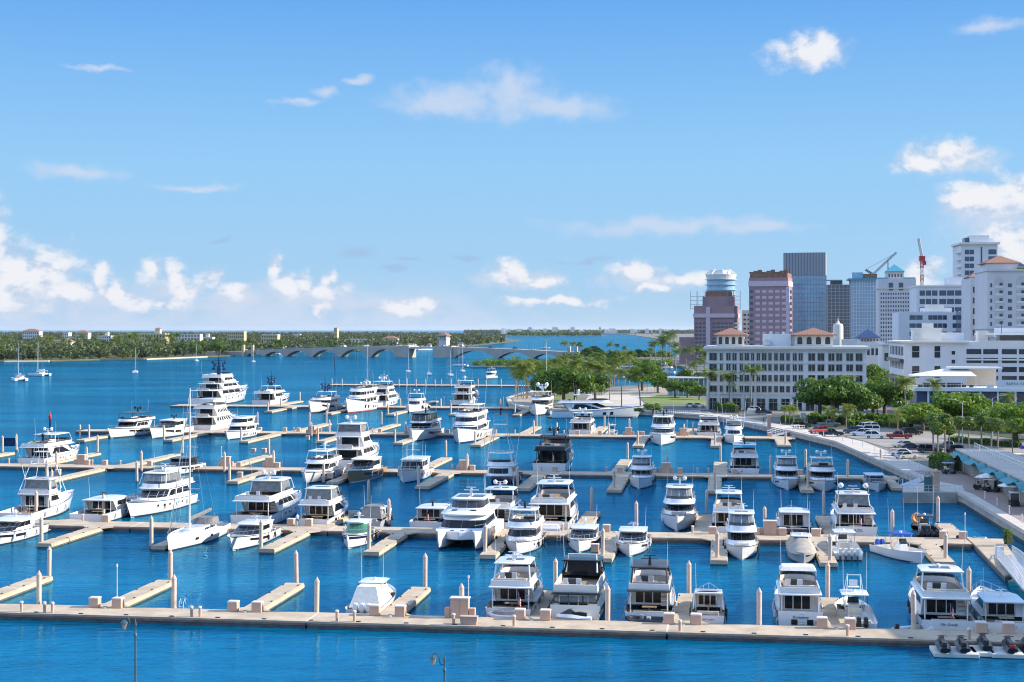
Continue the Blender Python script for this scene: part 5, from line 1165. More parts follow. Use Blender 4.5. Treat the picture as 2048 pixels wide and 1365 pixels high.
for k in range(5): mb.tube([(-.22, -.3, -.6+k*.35), (.22, -.3, -.6+k*.35)], .025, 4)
mb.build('rails', M_alu, lad)
for px, T in ((365, ROWS[1][1]+.3), (694, ROWS[2][0]-.1), (1118, ROWS[2][0]-.1), (1752, ROWS[2][0]-.1)): place(lad, 'white dock ladder', 'ladder', at_T(px, T), 'white dock ladders', z=0.0)
lp = thing('dock_light_pole', None, 'light pole', (0, -246, 0)); mb = MB(); mb.cyl(0, 0, 0, 3.6, .05, .04, 6); mb.build('pole', M_alu, lp); mb = MB(); mb.cyl(0, 0, 3.6, 3.85, .10, .07, 8); mb.build('lamp_head', M_boxtop, lp)
for px, T in ((234, ROWS[1][1]+1.2), (937, ROWS[1][1]-.4), (1324, ROWS[3][1]-.2), (443, ROWS[3][1]+.6), (1930, ROWS[2][0]-.2), (1374, ROWS[4][1]), (906, ROWS[4][1]), (1312, ROWS[4][1]), (708, ROWS[5][0]), (888, ROWS[5][0]), (1307-300, ROWS[5][0])): place(lp, 'slim white dock light pole', 'light pole', at_T(px, T), 'white dock light poles')
mb = MB(); mb.prism([(-.7, -.3), (.7, -.3), (.7, .3), (-.7, .3)], 0, .75, [(-.8, -.36), (.8, -.36), (.8, .36), (-.8, .36)]); o = mb.build('planter', M_box); p = at_T(938, ROWS[1][0]+.8); o.location = (p.x, p.y, DZ); o.rotation_euler = (0, 0, -TH); tag(o, 'flared salmon planter trough near the front edge of the nearest dock', 'planter')
# navigation beacon with red top beyond the left docks
t = thing('channel_beacon', 'channel marker post with a red lantern top beyond the left docks', 'channel marker', G(100, 872)); mb = MB(); mb.cyl(0, 0, -2, 4.4, .25, .23, 10); mb.build('post', M_navy, t); mb = MB(); mb.lathe(0, 0, [(.42, 4.4), (.42, 5.1), (.15, 5.7), (.08, 6.1)], 10); mb.build('red_top', M_red, t)
p = G(670, 738); t = thing('channel_beacon', 'dark channel marker post alone on open water before the bridge', 'channel marker', p); mb = MB(); mb.cyl(0, 0, -2, 7.5, .5, .45, 10); mb.build('post', M_dark, t); mb = MB(); mb.cyl(0, 0, 7.5, 9, .3, .2, 8); mb.build('lantern', M_dark, t)
# blue banner between two piles far left
a, b = G(3, 902), G(32, 900); mb = MB(); mb.box((a.x+b.x)/2, (a.y+b.y)/2, .9, (b-a).length, .06, 1.9); tag(mb.build('dock_screen', M_navy), 'dark blue screen panel hung between two piles at left edge', 'screen')
# near promenade lamps at the bottom edge
M_lamp = mat('verdigris lamp metal', (.05, .12, .15), .45, metal=.3, var=.2)
for i, (px, py) in enumerate(((271, 1255), (889, 1325))):
    d = 98.0; x = (px-1024)/F*d; ztop = HC-(py-HOR)*d/F+.25
    t = thing('street_lamp', ['bishop crook street lamp at the lower left edge', 'shorter bishop crook street lamp at the lower middle edge'][i], 'street lamp', (x, d, 1.6), R(0), 'teal bishop crook street lamps')
    h = ztop-1.6; mb = MB(); mb.lathe(0, 0, [(.16, 0), (.12, .6), (.085, 1.0), (.075, h-.9), (.12, h-.85), (.12, h-.75), (.06, h-.65), (.05, h-.2), (.10, h-.1), (.03, h+.2), (.01, h+.35)], 10); mb.build('post', M_lamp, t, smooth=True)
    mb = MB(); mb.tube([(0, 0, h-.35), (-.12, 0, h-.45), (-.28, 0, h-.38), (-.36, 0, h-.1), (-.42, 0, h+.25), (-.55, 0, h+.42), (-.70, 0, h+.38), (-.75, 0, h+.2)], .04, 6); mb.build('arm', M_lamp, t, smooth=True)
    mb = MB(); mb.lathe(-.75, 0, [(.05, h+.28), (.25, h+.10), (.27, h+.02), (.10, h+.02)], 8); ln = mb.build('lantern_hood', M_lamp, t); mb = MB(); mb.lathe(-.75, 0, [(.05, h-.42), (.14, h-.36), (.21, h+.015)], 8); mb.build('lantern_glass', M_clear, ln)
# ================================================================== TREES
def leaf_mat(name, c1, c2, trans=.35):
    m = bpy.data.materials.new(name); m.use_nodes = True; t = NT(m.node_tree); b = t.n['Principled BSDF']; out = t.n['Material Output']
    tc = t.new('ShaderNodeTexCoord').outputs['Object']; oi = t.new('ShaderNodeObjectInfo').outputs['Random']
    n = t.math('ADD', t.math('MULTIPLY', t.ramp(t.noise(tc, .09 if 'far' in name else .55, 3, .6), .3, .7), .75), t.math('MULTIPLY', oi, .3))
    c = t.mix(n, (*c1, 1), (*c2, 1)); t.l.new(c, b.inputs['Base Color']); b.inputs['Roughness'].default_value = .5; b.inputs['Specular IOR Level'].default_value = .3
    tr = t.new('ShaderNodeBsdfTranslucent'); t.l.new(t.mix(1.0, c, (1.0, 1.15, .5, 1), 'MULTIPLY'), tr.inputs[0])
    mx = t.new('ShaderNodeMixShader', i0=trans); t.l.new(b.outputs[0], mx.inputs[1]); t.l.new(tr.outputs[0], mx.inputs[2]); t.l.new(mx.outputs[0], out.inputs[0]); return m
L_broad = leaf_mat('broad leaf', (.032, .095, .010), (.15, .235, .02), .38)
L_olive = leaf_mat('olive leaf', (.08, .145, .035), (.24, .31, .07))
L_palm = leaf_mat('palm frond', (.055, .11, .015), (.21, .25, .04))
L_palmy = leaf_mat('yellow palm frond', (.10, .155, .02), (.25, .275, .045))
L_far = leaf_mat('far island foliage', (.032, .058, .024), (.17, .19, .055), .25)
L_hedge = leaf_mat('hedge leaf', (.06, .13, .010), (.21, .30, .022))
M_bark = mat('bark', (.13, .10, .075), .9, var=.25, vscale=2)
M_palmb = mat('palm trunk', (.26, .22, .17), .9, var=.2, vscale=3)
def cards(C, S, N=None, asp=.62):
    k = len(C); a = rng.normal(size=(k, 3)); a /= np.linalg.norm(a, axis=1)[:, None]
    if N is not None: b0 = N+.55*rng.normal(size=(k, 3))
    else: b0 = rng.normal(size=(k, 3))
    n = b0/np.linalg.norm(b0, axis=1)[:, None]; u = np.cross(n, a); u /= np.linalg.norm(u, axis=1)[:, None]+1e-9; v = np.cross(n, u)
    s = np.asarray(S).reshape(-1, 1)*np.ones((k, 1)); u = u*s; v = v*s*asp
    V = np.stack([C-u, C+v*.9, C+u, C-v*.9], 1).reshape(-1, 3); Fq = np.arange(4*k).reshape(k, 4); return V, Fq
def crown_pts(blobs, per):
    C, N = [], []
    for x, y, z, r, rz in blobs:
        k = int(per*r*r); d = rng.normal(size=(k, 3)); d /= np.linalg.norm(d, axis=1)[:, None]; rad = rng.uniform(.55, 1.0, size=(k, 1))**.6
        p = d*rad*np.array([r, r, rz]); C.append(p+np.array([x, y, z])); N.append(d+np.array([0, 0, .35]))
    return np.vstack(C), np.vstack(N)
def broad_proto(seed, R_, H_, flat=.55, leaf=L_broad, size=.42, per=42, nb=11):
    global rng
    st = rng; rng = np.random.default_rng(seed); rd = random.Random(seed)
    t = thing('broadleaf_tree', None, 'tree', (0, -300, 0)); bl = []; limbs = MB()
    limbs.tube([(0, 0, -.2), (.1, .05, H_*.25), (0, .1, H_*.45)], R_*.055+.1, 8, r1=R_*.04+.06)
    for i in range(nb):
        a = 2*math.pi*i/nb*1.6+rd.uniform(-.3, .3); q = rd.uniform(.25, .72)*R_ if i else 0; r = R_*rd.uniform(.30, .46)
        z = H_*rd.uniform(.44, .80)-q*.12; bl.append((q*math.cos(a), q*math.sin(a), z, r, r*flat*rd.uniform(.9, 1.3)))
        if i: limbs.tube([(0, .05, H_*.38), (q*.5*math.cos(a), q*.5*math.sin(a), H_*.52), (q*math.cos(a), q*math.sin(a), z)], .11, 5, r1=.04)
    limbs.build('trunk', M_bark, t)
    C, N = crown_pts(bl, per); V, Fq = cards(C, size*rng.uniform(.6, 1.25, len(C)), N); npmesh('crown', V, Fq, leaf, t); rng = st; return t
def palm_proto(seed, H_, fl=2.6, nf=17, droop=1.0, leaf=L_palm, lean=.6, tr=.17, royal=False, name='palm_tree'):
    rd = random.Random(seed); t = thing(name, None, 'palm tree', (0, -320, 0)); mb = MB(); a0 = rd.uniform(0, 6.28)
    top = Vector((lean*math.cos(a0), lean*math.sin(a0), H_)); pts = [(0, 0, -.2)]+[(top.x*(f**1.8), top.y*(f**1.8), H_*f) for f in (.25, .5, .75, 1)]
    mb.tube(pts, tr*1.25, 7, r1=tr*.8); mb.build('trunk', M_palmb, t)
    if royal: mb = MB(); mb.lathe(top.x, top.y, [(tr*.9, H_-.2), (tr*1.1, H_+.3), (tr*.5, H_+1.3)], 8); mb.build('crownshaft', L_palm, t)
    zc = H_+(1.2 if royal else 0); V = []; Q = []
    for i in range(nf):
        a = 2*math.pi*i/nf*2.38+rd.uniform(-.2, .2); el = R(rd.uniform(-25, 75)) if i > nf*.25 else R(rd.uniform(35, 85)); L_ = fl*rd.uniform(.85, 1.15)
        p = Vector((top.x, top.y, zc)); n = 9; d = Vector((math.cos(a), math.sin(a), 0)); side = Vector((-d.y, d.x, 0)); e = el; pp = [p]; dd = []
        for k in range(n):
            step = d*math.cos(e)+Vector((0, 0, math.sin(e))); dd.append(step); p = p+step*L_/n; pp.append(p); e -= (.11+.14*k/n)*droop*(1.2 if el > .3 else .8)
        for k in range(n):
            q0, q1 = pp[k], pp[k+1]; wl = L_*(.10+.24*math.sin(math.pi*min(1, (k+.8)/n)**.8)); dn = Vector((0, 0, -1))
            for sg in (1, -1):
                for h in (.15, .62):
                    b = q0.lerp(q1, h); c = q0.lerp(q1, h+.34); tip = b.lerp(c, .9)+side*sg*wl*rd.uniform(.8, 1.1)+dn*wl*(.30+.25*rd.random())+dd[k]*wl*.55
                    o = len(V); V += [b, c, tip, tip+(b-c)*.35]; Q.append((o, o+1, o+2, o+3))
    npmesh('fronds', np.array([tuple(v) for v in V]), np.array(Q), leaf, t); return t
def sabal_proto(seed, H_, leaf=L_olive):
    global rng
    st = rng; rng = np.random.default_rng(seed); t = thing('sabal_palm', None, 'palm tree', (0, -330, 0)); mb = MB(); mb.tube([(0, 0, -.2), (.1, 0, H_*.5), (.05, .1, H_)], .17, 7); mb.build('trunk', M_palmb, t)
    C, N = crown_pts([(0, 0, H_+.5, 1.55, 1.45)], 260); V, Fq = cards(C, .40*rng.uniform(.7, 1.4, len(C)), N, .4); npmesh('fan_leaves', V, Fq, leaf, t); rng = st; return t
NUM = 'first second third fourth fifth sixth seventh eighth ninth tenth eleventh twelfth thirteenth fourteenth fifteenth sixteenth seventeenth eighteenth nineteenth'.split()
def nth(k):
    if k < 20: return NUM[k-1]
    T = {2: 'twent', 3: 'thirt', 4: 'fort', 5: 'fift', 6: 'sixt'}[k//10]; return T+('ieth' if k % 10 == 0 else 'y '+NUM[k % 10-1])
PLACED = {}
def plant(protos, pts, base, group, z=1.6, cat=None):
    """pts: (px, base_py, scale); one thing each, named in order from the left"""
    pts = sorted(pts); 
    for k, (px, py, s_) in enumerate(pts):
        pr = protos[(k*7+3) % len(protos)]; p = G(px, py, z); lab = base.replace('#', nth(k+1)) if len(pts) > 1 else base.replace('# from the left ', '')
        if pr.name not in PLACED: PLACED[pr.name] = 1; o = pr; o.location = (p.x, p.y, z); o.rotation_euler = (0, 0, random.uniform(0, 6.28)); o.scale = (s_,)*3; tag(o, lab, cat, group)
        else: dup(pr, (p.x, p.y, z), random.uniform(0, 6.28), lab, s_, group)
COCO = [palm_proto(11, 11, 4.0, 22, 1.0, L_palm, .9), palm_proto(12, 12.5, 3.9, 23, 1.15, L_palm, .5), palm_proto(13, 10, 4.0, 21, .9, L_palm, 1.3)]
COCOY = [palm_proto(21, 11, 3.9, 22, 1.0, L_palmy, .8), palm_proto(22, 10, 3.8, 22, 1.1, L_palmy, 1.0)]
ROYAL = [palm_proto(31, 9.5, 4.2, 18, .85, L_palm, .2, .24, True, 'royal_palm'), palm_proto(32, 10.5, 4.1, 19, 1.0, L_palm, .15, .24, True, 'royal_palm')]
SHORT = [palm_proto(41, 4.0, 2.3, 17, 1.0, L_palmy, .2, .13), palm_proto(42, 4.6, 2.4, 17, 1.1, L_palmy, .3, .13)]
SABAL = [sabal_proto(51, 5.4), sabal_proto(52, 6.4)]
BROAD = [broad_proto(61, 6.5, 9.5), broad_proto(62, 7.5, 10.5, .5), broad_proto(63, 5.5, 8.5, .65)]
FLATT = [broad_proto(71, 8.5, 9.0, .38, L_hedge, .45, 34, 13), broad_proto(72, 7.0, 8.0, .4, L_hedge, .42, 36, 12)]
rd = random.Random(5)
# palm grove on the rounded peninsula
g1 = [(rd.uniform(1030, 1112), rd.uniform(782, 800), rd.uniform(.82, 1.15)) for _ in range(22)]
plant(COCO+COCOY, g1, '# coconut palm from the left in the peninsula tip grove', 'coconut palms on the peninsula tip')
g2 = [(rd.uniform(1112, 1205), rd.uniform(770, 792), rd.uniform(.85, 1.15)) for _ in range(24)]
plant(COCO+COCOY, g2, '# coconut palm from the left in the middle park grove', 'coconut palms in the middle park grove')
g3 = [(rd.uniform(1205, 1270), rd.uniform(760, 775), rd.uniform(.85, 1.2)) for _ in range(12)]
plant(COCO, g3, '# coconut palm from the left behind the park path', 'coconut palms behind the park path')
plant(BROAD, [(1098, 806, 1.35), (1128, 808, 1.3), (1150, 810, 1.5), (1190, 802, 1.15)], '# dark round tree from the left behind the long seawall yacht', 'round trees behind the long seawall yacht')
plant(COCO, [(1219, 806, 1.0), (1243, 814, .9), (1281, 816, 1.1)], '# lone dark palm from the left along the curved park path', 'lone palms along the park path')
plant(BROAD, [(1284, 782, 1.35), (1316, 787, 1.05), (1303, 768, 1.0)], '# round green tree from the left by the park lawn', 'round trees by the park lawn')
plant(FLATT, [(1306, 828, .42), (1312, 826, .30), (1278, 828, .25)], '# clipped round bush from the left at the park seawall', 'clipped bushes at the park seawall')
plant(ROYAL+COCO, [(1326, 752, 1.0), (1352, 745, 1.1), (1371, 752, 1.25), (1394, 750, 1.2), (1382, 770, .9), (1402, 768, .9), (1412, 790, .8), (1409, 762, 1.2)], '# tall palm from the left beside the pink tower foot', 'tall palms near the pink tower foot')
plant(COCO+ROYAL, [(1312, 731, 1.45), (1325, 728, 1.7), (1332, 730, 1.6), (1340, 729, 1.75), (1350, 732, 1.3), (1300, 733, 1.0)], '# tall palm from the left at the city shore beyond the park', 'tall palms at the city shore')
plant(BROAD, [(1350, 795, .7), (1375, 796, .75), (1398, 800, .7), (1330, 772, .7), (1370, 763, .8), (1395, 775, .7)], '# low round tree from the left near the arcade', 'low round trees near the arcade')
cw = [(1128+15*i+rd.uniform(-4, 4), 717.5+rd.uniform(-1, 1), rd.uniform(.85, 1.25)) for i in range(14)]
plant(BROAD+COCO, cw, '# tree from the left on the bridge causeway', 'trees on the bridge causeway')
# palms and trees around the white offices and the car park
plant(ROYAL, [(1418, 822, .95), (1459, 823, .95), (1502, 823, 1.05)], '# royal palm from the left before the white arcade offices', 'royal palms before the arcade offices')
plant(COCOY, [(1632, 832, .95), (1700, 835, .95), (1755, 838, .95), (1812, 842, .95), (1818, 838, 1.05), (2010, 850, .75), (1866, 832, .85)], '# yellow green palm from the left behind the car park trees', 'palms behind the car park trees')
plant(SHORT, [(1656, 852, 1.0), (1668, 853, .8), (1692, 853, 1.1), (1701, 852, 1.0), (1795, 868, 1.15), (1571, 849, .9), (1588, 851, .9), (1579, 848, 1.0)], '# short yellow palm from the left at the car park edge', 'short yellow palms at the car park edge')
plant(BROAD, [(1640, 838, 1.3), (1665, 842, 1.3), (1712, 843, 1.25), (1745, 840, 1.35), (1690, 834, 1.3), (1770, 838, 1.15), (1760, 800, 1.0), (1778, 790, 1.1), (1745, 785, 1.2)], '# dense dark green tree from the left behind the car park', 'dense trees behind the car park')
plant(FLATT, [(1846, 862, .95), (1893, 858, 1.2), (1935, 856, 1.2), (1968, 850, .95), (2032, 892, 1.2), (2062, 880, 1.2), (1912, 846, 1.1)], '# flat topped tree from the left before the restaurant', 'flat topped trees before the restaurant')
plant(SABAL, [(1867, 908, 1.0), (1876, 916, 1.0), (1890, 915, 1.05), (1899, 908, .85), (1917, 905, .9), (1938, 899, .95), (1963, 905, 1.0), (1982, 907, 1.0), (1995, 910, .9)], '# pompon sabal palm from the left at the promenade end', 'pompon sabal palms')
plant(COCO, [(1994, 905, .45), (2025, 922, .55)], '# small feathery palm from the left beside the pool terrace', 'small palms beside the pool terrace')
def hedge(label, pts, h, w, z=1.6, leaf=L_hedge, per=30, size=.22):
    t = thing('hedge', label, 'hedge', (0, 0, 0)); P_ = [G(x, y, z) for x, y in pts]; C = []
    for a, b in zip(P_, P_[1:]):
        k = int(per*(b-a).length*(h+w)); u = rng.random((k, 1)); p = np.array(a)+(np.array(b)-np.array(a))*u; n = np.array([-(b-a).y, (b-a).x, 0])/(b-a).length
        p = p+n*rng.uniform(-w/2, w/2, (k, 1)); p[:, 2] = z+h*rng.random(k)**.5*(1+.15*np.sin(p[:, 0]*1.7)); C.append(p)
    C = np.vstack(C); V, Fq = cards(C, size*rng.uniform(.6, 1.4, len(C))); npmesh('foliage', V, Fq, leaf, t)
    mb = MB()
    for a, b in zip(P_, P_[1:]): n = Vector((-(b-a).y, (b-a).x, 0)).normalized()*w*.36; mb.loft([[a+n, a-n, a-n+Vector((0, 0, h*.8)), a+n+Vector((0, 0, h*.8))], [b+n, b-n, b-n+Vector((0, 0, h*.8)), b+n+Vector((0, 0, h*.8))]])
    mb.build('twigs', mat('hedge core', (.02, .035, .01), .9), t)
hedge('long clipped hedge along the back of the car park', [(1690, 852), (1760, 853), (1822, 858)], 1.6, 2.0)
hedge('square clipped green shrub beside the white vans', [(1696, 858), (1711, 858)], 2.3, 2.2)
hedge('bright green hedge below the sabal palms', [(1868, 935), (1888, 939), (1908, 942)], 2.6, 3.0)
hedge('hedge row at the street corner behind the seawall', [(1566, 845), (1602, 850)], 1.8, 2.0)
hedge('dark hedge before the arcade offices', [(1434, 822), (1474, 826)], 2.6, 2.0)
hedge('low hedge under the flat topped trees', [(1900, 884), (1960, 890), (2040, 896)], 1.3, 1.6)
hedge('dense shrubs under the dark green trees behind the car park', [(1625, 846), (1680, 850), (1740, 848), (1790, 852)], 2.6, 5.0, 1.6, L_broad, 14, .4)
hedge('dense shrubs between the restaurant and the street', [(1815, 846), (1880, 852), (1960, 858), (2050, 868)], 2.4, 5.0, 1.6, L_broad, 14, .4)
hedge('round potted shrub on the dock end', [(2014, 1088), (2020, 1089)], 1.6, 1.4, .9, L_hedge, 90, .16)
mb = MB(); mb.cyl(0, 0, 0, .6, .28, .42, 12); o = mb.build('plant_pot', mat('terracotta', (.30, .14, .08), .8)); p = G(2017, 1089, .66); o.location = (p.x, p.y, .66); tag(o, 'terracotta pot under the round shrub on the dock end', 'plant pot')
# ---- island woods (one mass), with the shore trees one can tell apart
from mathutils.geometry import tessellate_polygon
def inside(x, y, poly):
    c = False; j = len(poly)-1
    for i in range(len(poly)):
        xi, yi = poly[i]; xj, yj = poly[j]
        if (yi > y) != (yj > y) and x < (xj-xi)*(y-yi)/(yj-yi)+xi: c = not c
        j = i
    return c
def wood(name, n, d0, d1, px0, px1, hmin, hmax, size, poly, kcards, leaf, powd=1.6):
    C = []; S = []; i = 0
    while i < n:
        d = d0+(d1-d0)*rd.random()**powd; px = rd.uniform(px0, px1); x = (px-1024)/F*d
        if poly and not inside(x, d, poly): i += .2; continue
        i += 1; h = rd.uniform(hmin, hmax); r = h*rd.uniform(.35, .62); k = int(kcards); q = rng.normal(size=(k, 3)); q /= np.linalg.norm(q, axis=1)[:, None]; q *= rng.uniform(.6, 1, (k, 1))
        C.append(q*np.array([r, r, h*.46])+np.array([x, d, 1+h*.54])); S.append(np.full(k, size*(d/1300)**.6*rd.uniform(.8, 1.2)))
    C = np.vstack(C); V, Fq = cards(C, np.hstack(S), None, .7); return tag(npmesh(name, V, Fq, leaf), kind='stuff')
wood('island_woods', 4700, 1235, 4200, -480, 1010, 7, 14, 1.5, ISL, 42, L_far)
wood('far_island_woods', 1900, 4200, 8600, -480, 1010, 9, 15, 2.0, ISL, 22, L_far, 1.0)
wood('far_coast_woods', 900, 9450, 12500, 930, 1400, 12, 20, 4.0, None, 24, L_far, 1.0)
wood('mangrove_thicket', 260, 1014, 1058, 925, 1340, 3, 5.5, .7, [(-34, 1036), (10, 1024), (110, 1010), (118, 1060), (40, 1062), (-20, 1056)], 60, L_hedge, 1.0)
wood('distant_islet', 200, 6600, 7300, 1015, 1200, 9, 16, 2.6, None, 40, L_broad, 1.0)
sheet('islet_shore', [(-30, 6580), (440, 6580), (440, 7320), (-30, 7320)], .6, M_soil, 2)
wood('causeway_bushes', 120, 1336, 1384, 1128, 1345, 3, 6, .9, None, 50, L_broad, 1.0)
shore = [(120+i*24+rd.uniform(-8, 8), 716-(i*24)*.012+rd.uniform(-1.5, 0), rd.uniform(1.0, 1.7)) for i in range(14)]
plant(BROAD, shore, '# big round tree from the left on the island shore', 'big trees on the island shore', 1.0)
shp = [(rd.uniform(0, 400), rd.uniform(704, 716), rd.uniform(1.1, 1.7)) for i in range(26)]
plant(COCO+ROYAL, shp, '# tall palm from the left on the island shore', 'tall palms on the island shore', 1.0)
shb = [(415+rd.uniform(0, 300), rd.uniform(703, 708), rd.uniform(1.0, 1.7)) for i in range(18)]
plant(BROAD, shb, '# round tree from the left behind the bridge on the island', 'round trees behind the bridge', 1.0)
# ================================================================== BUILDINGS
M_bw = mat('white stucco', (.71, .68, .63), .85, var=.05, vscale=.1)
M_bw2 = mat('cool white stucco', (.66, .66, .67), .85, var=.05, vscale=.1)
M_bc = mat('cream stucco', (.66, .60, .52), .85, var=.06, vscale=.1)
M_by = mat('yellow stucco', (.60, .49, .28), .85, var=.06, vscale=.1)
M_tile = stripes_mat('terracotta roof tile', (.33, .155, .09), (.25, .11, .065), 0, .5, .5, .8)
M_teal = mat('teal metal roof', (.07, .30, .38), .4, var=.1)
M_dblue = mat('dark blue roof', (.03, .06, .16), .5)
M_pink = mat('pink granite', (.35, .20, .205), .5, var=.08, vscale=.1)
M_pinkl = mat('pale pink panel', (.62, .46, .49), .45, var=.06)
M_win = mat('window glass', (.018, .024, .03), .08, var=.3, spec=.6)
M_winb = mat('blue window glass', (.03, .06, .10), .06, var=.3, spec=.8)
M_curt = mat('curtain wall glass', (.20, .36, .48), .07, col2=(.28, .45, .58), vscale=.12, spec=1.0)
M_frame = mat('window frame', (.50, .49, .47), .6)
M_mull = mat('mullion', (.24, .29, .34), .5)
M_steelr = mat('rusty steel works', (.25, .12, .07), .7, var=.3)
def bldg(name, label, pxl, pxr, d, ytop, D, rot=8.2, cat='building', group=None, z0=1.6, wallm=None, H=None):
    C = Vector(((pxl-1024)/F*d, d, z0)); e = Vector((math.cos(R(rot)), -math.sin(R(rot)))); k = (pxr-1024)/F
    W = (k*C.y-C.x)/(e.x-k*e.y); H = H or (HC-(ytop-HOR)*d/F-z0); t = thing(name, label, cat, C, -R(rot), group)
    if wallm: mb = MB(); mb.box(W/2, D/2, -.3, W, D, H+.3); mb.build('walls', wallm, t)
    return t, W, H
def grid(t, W, x0, x1, z0, z1, nc, nr, fw=.7, fh=.6, m=None, face='f', D=0, nm='window', cap=100, proud=.06, sill=False, xs=None):
    """nc x nr windows on one face, every pane its own object until the cap, the rest as one"""
    cnt = t.get('_w', 0); rest = MB(); nrest = 0
    cells = xs or [(x0+(x1-x0)*(c+.5-fw/2)/nc, x0+(x1-x0)*(c+.5+fw/2)/nc) for c in range(nc)]
    for r in range(nr):
        zb = z0+(z1-z0)*(r+.5-fh/2)/nr; zt = z0+(z1-z0)*(r+.5+fh/2)/nr
        for a, b in cells:
            big = cnt < cap; mb = MB() if big else rest
            if face == 'f': mb.box((a+b)/2, -proud/2+.02, zb, b-a, proud+.04, zt-zb)
            elif face == 'l': mb.box(-proud/2+.02, (a+b)/2, zb, proud+.04, b-a, zt-zb)
            else: mb.box(W+proud/2-.02, (a+b)/2, zb, proud+.04, b-a, zt-zb)
            if big:
                o = mb.build(nm, m or M_win, t); cnt += 1
                if sill:
                    sb = MB(); sb.box((a+b)/2, -.14, zb-.18, b-a+.3, .28, .16); sb.build('sill', M_bw, o)
            else: nrest += 1
    t['_w'] = cnt
    if nrest: o = rest.build(nm+'s_small', m or M_win, t); o['kind'] = 'stuff'
def part(t, nm, m, *boxes, bevel=0.0):
    mb = MB()
    for b in boxes: mb.box(*b)
    return mb.build(nm, m, t, bevel=bevel)
def hip(t, nm, m, cx, cy, z, sx, sy, h, top=.0, eave=.25):
    mb = MB(); mb.box(cx, cy, z-eave, sx, sy, eave); a = [(cx-sx/2, cy-sy/2), (cx+sx/2, cy-sy/2), (cx+sx/2, cy+sy/2), (cx-sx/2, cy+sy/2)]; k = max(top, .02)
    mb.prism(a, z+.002, z+h, [(cx+(x-cx)*k, cy+(y-cy)*k) for x, y in a]); return mb.build(nm, m, t)
def arch_pane(mb, x, z0, w, h, y=-.05):
    pts = [(x-w/2, y, z0), (x+w/2, y, z0)]+[(x+w/2*math.cos(a), y, z0+h-w/2+w/2*math.sin(a)) for a in np.linspace(0, math.pi, 9)]
    mb.add(pts, [tuple(range(len(pts)))])
# ---- five storey white arcade offices (angled to the street)
t = thing('office_building', 'white five storey arcade offices with two red tiled roof pavilions', 'building', (62, 462, 1.6), -R(11))
W = 49.5; H = 19.8
def sof(px): k = (px-1024)/F; return (462*k-62)/(.9816+.1908*k)
part(t, 'walls', M_bw, (W/2, 11, -.3, W, 22, H+.3))
part(t, 'cornice', M_bw, (W/2, 10.6, H-.9, W+1.2, 22.6, .45), (W/2, 10.5, H-.447, W+2.0, 23.4, .5), (W/2, 10.4, H+.056, W+1.5, 22.9, .35))
part(t, 'string_course', M_bw, (W/2, -.12, 4.9, W+.3, .3, .35)); part(t, 'string_course', M_bw, (W/2, -.1, 14.8, W+.2, .22, .25))
cols = [(190, 260), (292, 318), (355, 395), (415, 453), (485, 515), (533, 575), (597, 625), (650, 682), (702, 745), (765, 795), (822, 855), (877, 918), (940, 972), (1003, 1040), (1060, 1098), (1155, 1218), (1245, 1308), (1350, 1407), (1427, 1482), (1525, 1588), (1617, 1680)]
for (z0, z1) in ((15.7, 18.0), (12.5, 14.5), (9.1, 11.1), (5.7, 7.6)):
    for a, b in cols:
        sa, sb = sof(1380+a/4.876), sof(1380+b/4.876); o = part(t, 'window', M_win, ((sa+sb)/2, -.02, z0, sb-sa, .12, z1-z0))
        part(o, 'frame', M_frame, ((sa+sb)/2, -.06, z0-.16, sb-sa+.3, .28, .15), ((sa+sb)/2, -.06, z1, sb-sa+.3, .22, .14), (sa-.08, -.05, z0, .12, .2, z1-z0), (sb+.08, -.05, z0, .12, .2, z1-z0), ((sa+sb)/2, -.075, z0, .09, .06, z1-z0))
for a, b in cols[4:13]+cols[17:19]:
    sa, sb = sof(1380+a/4.876), sof(1380+b/4.876); mb = MB(); r = (sb-sa)/2+.25
    mb.tube([((sa+sb)/2+r*math.cos(q), -.08, 18.05+.55*r*math.sin(q)) for q in np.linspace(0, math.pi, 9)], .10, 5); mb.build('arch_moulding', M_bw, t)
for i in range(13):
    x = 1.9+i*3.8; o = part(t, 'arcade_opening', M_win, (x, -.03, .05, 2.5, .1, 3.6)); part(o, 'mullion', M_frame, (x, -.09, .05, .1, .05, 3.5), (x, -.085, 2.4, 2.4, .05, .1))
for i in range(14): part(t, 'pilaster', M_bw, (i*3.8+(.3 if i == 0 else 0)-(.3 if i == 13 else 0), -.16, 0, .7, .34, 4.88))
def cupola(cx, cy, sx, sy, h):
    o = part(t, 'roof_pavilion', M_bc, (cx, cy, H+.2, sx, sy, h)); hip(o, 'roof', M_tile, cx, cy, H+.45+h, sx+2.4, sy+2.4, 2.2)
    for i in range(4):
        g = MB(); arch_pane(g, cx-sx*.36+sx*.24*i, H+1.0, sx*.13, h*.66, cy-sy/2-.04); g.build('arched_window', M_win, o)
    for i in range(3):
        g = MB(); q = [(cx+sx/2+.04, y, z) for x, y, z in [(0, cy-sy*.3+sy*.3*i-.6, H+1.0), (0, cy-sy*.3+sy*.3*i+.6, H+1.0), (0, cy-sy*.3+sy*.3*i+.6, H+2.6), (0, cy-sy*.3+sy*.3*i, H+3.2), (0, cy-sy*.3+sy*.3*i-.6, H+2.6)]]; g.add(q, [(0, 1, 2, 3, 4)]); g.build('arched_window', M_win, o)
cupola(sof(1452)+1.2, 7.5, 8.6, 8.5, 3.6); cupola(sof(1620)+1.2, 8, 12.0, 9, 3.6)
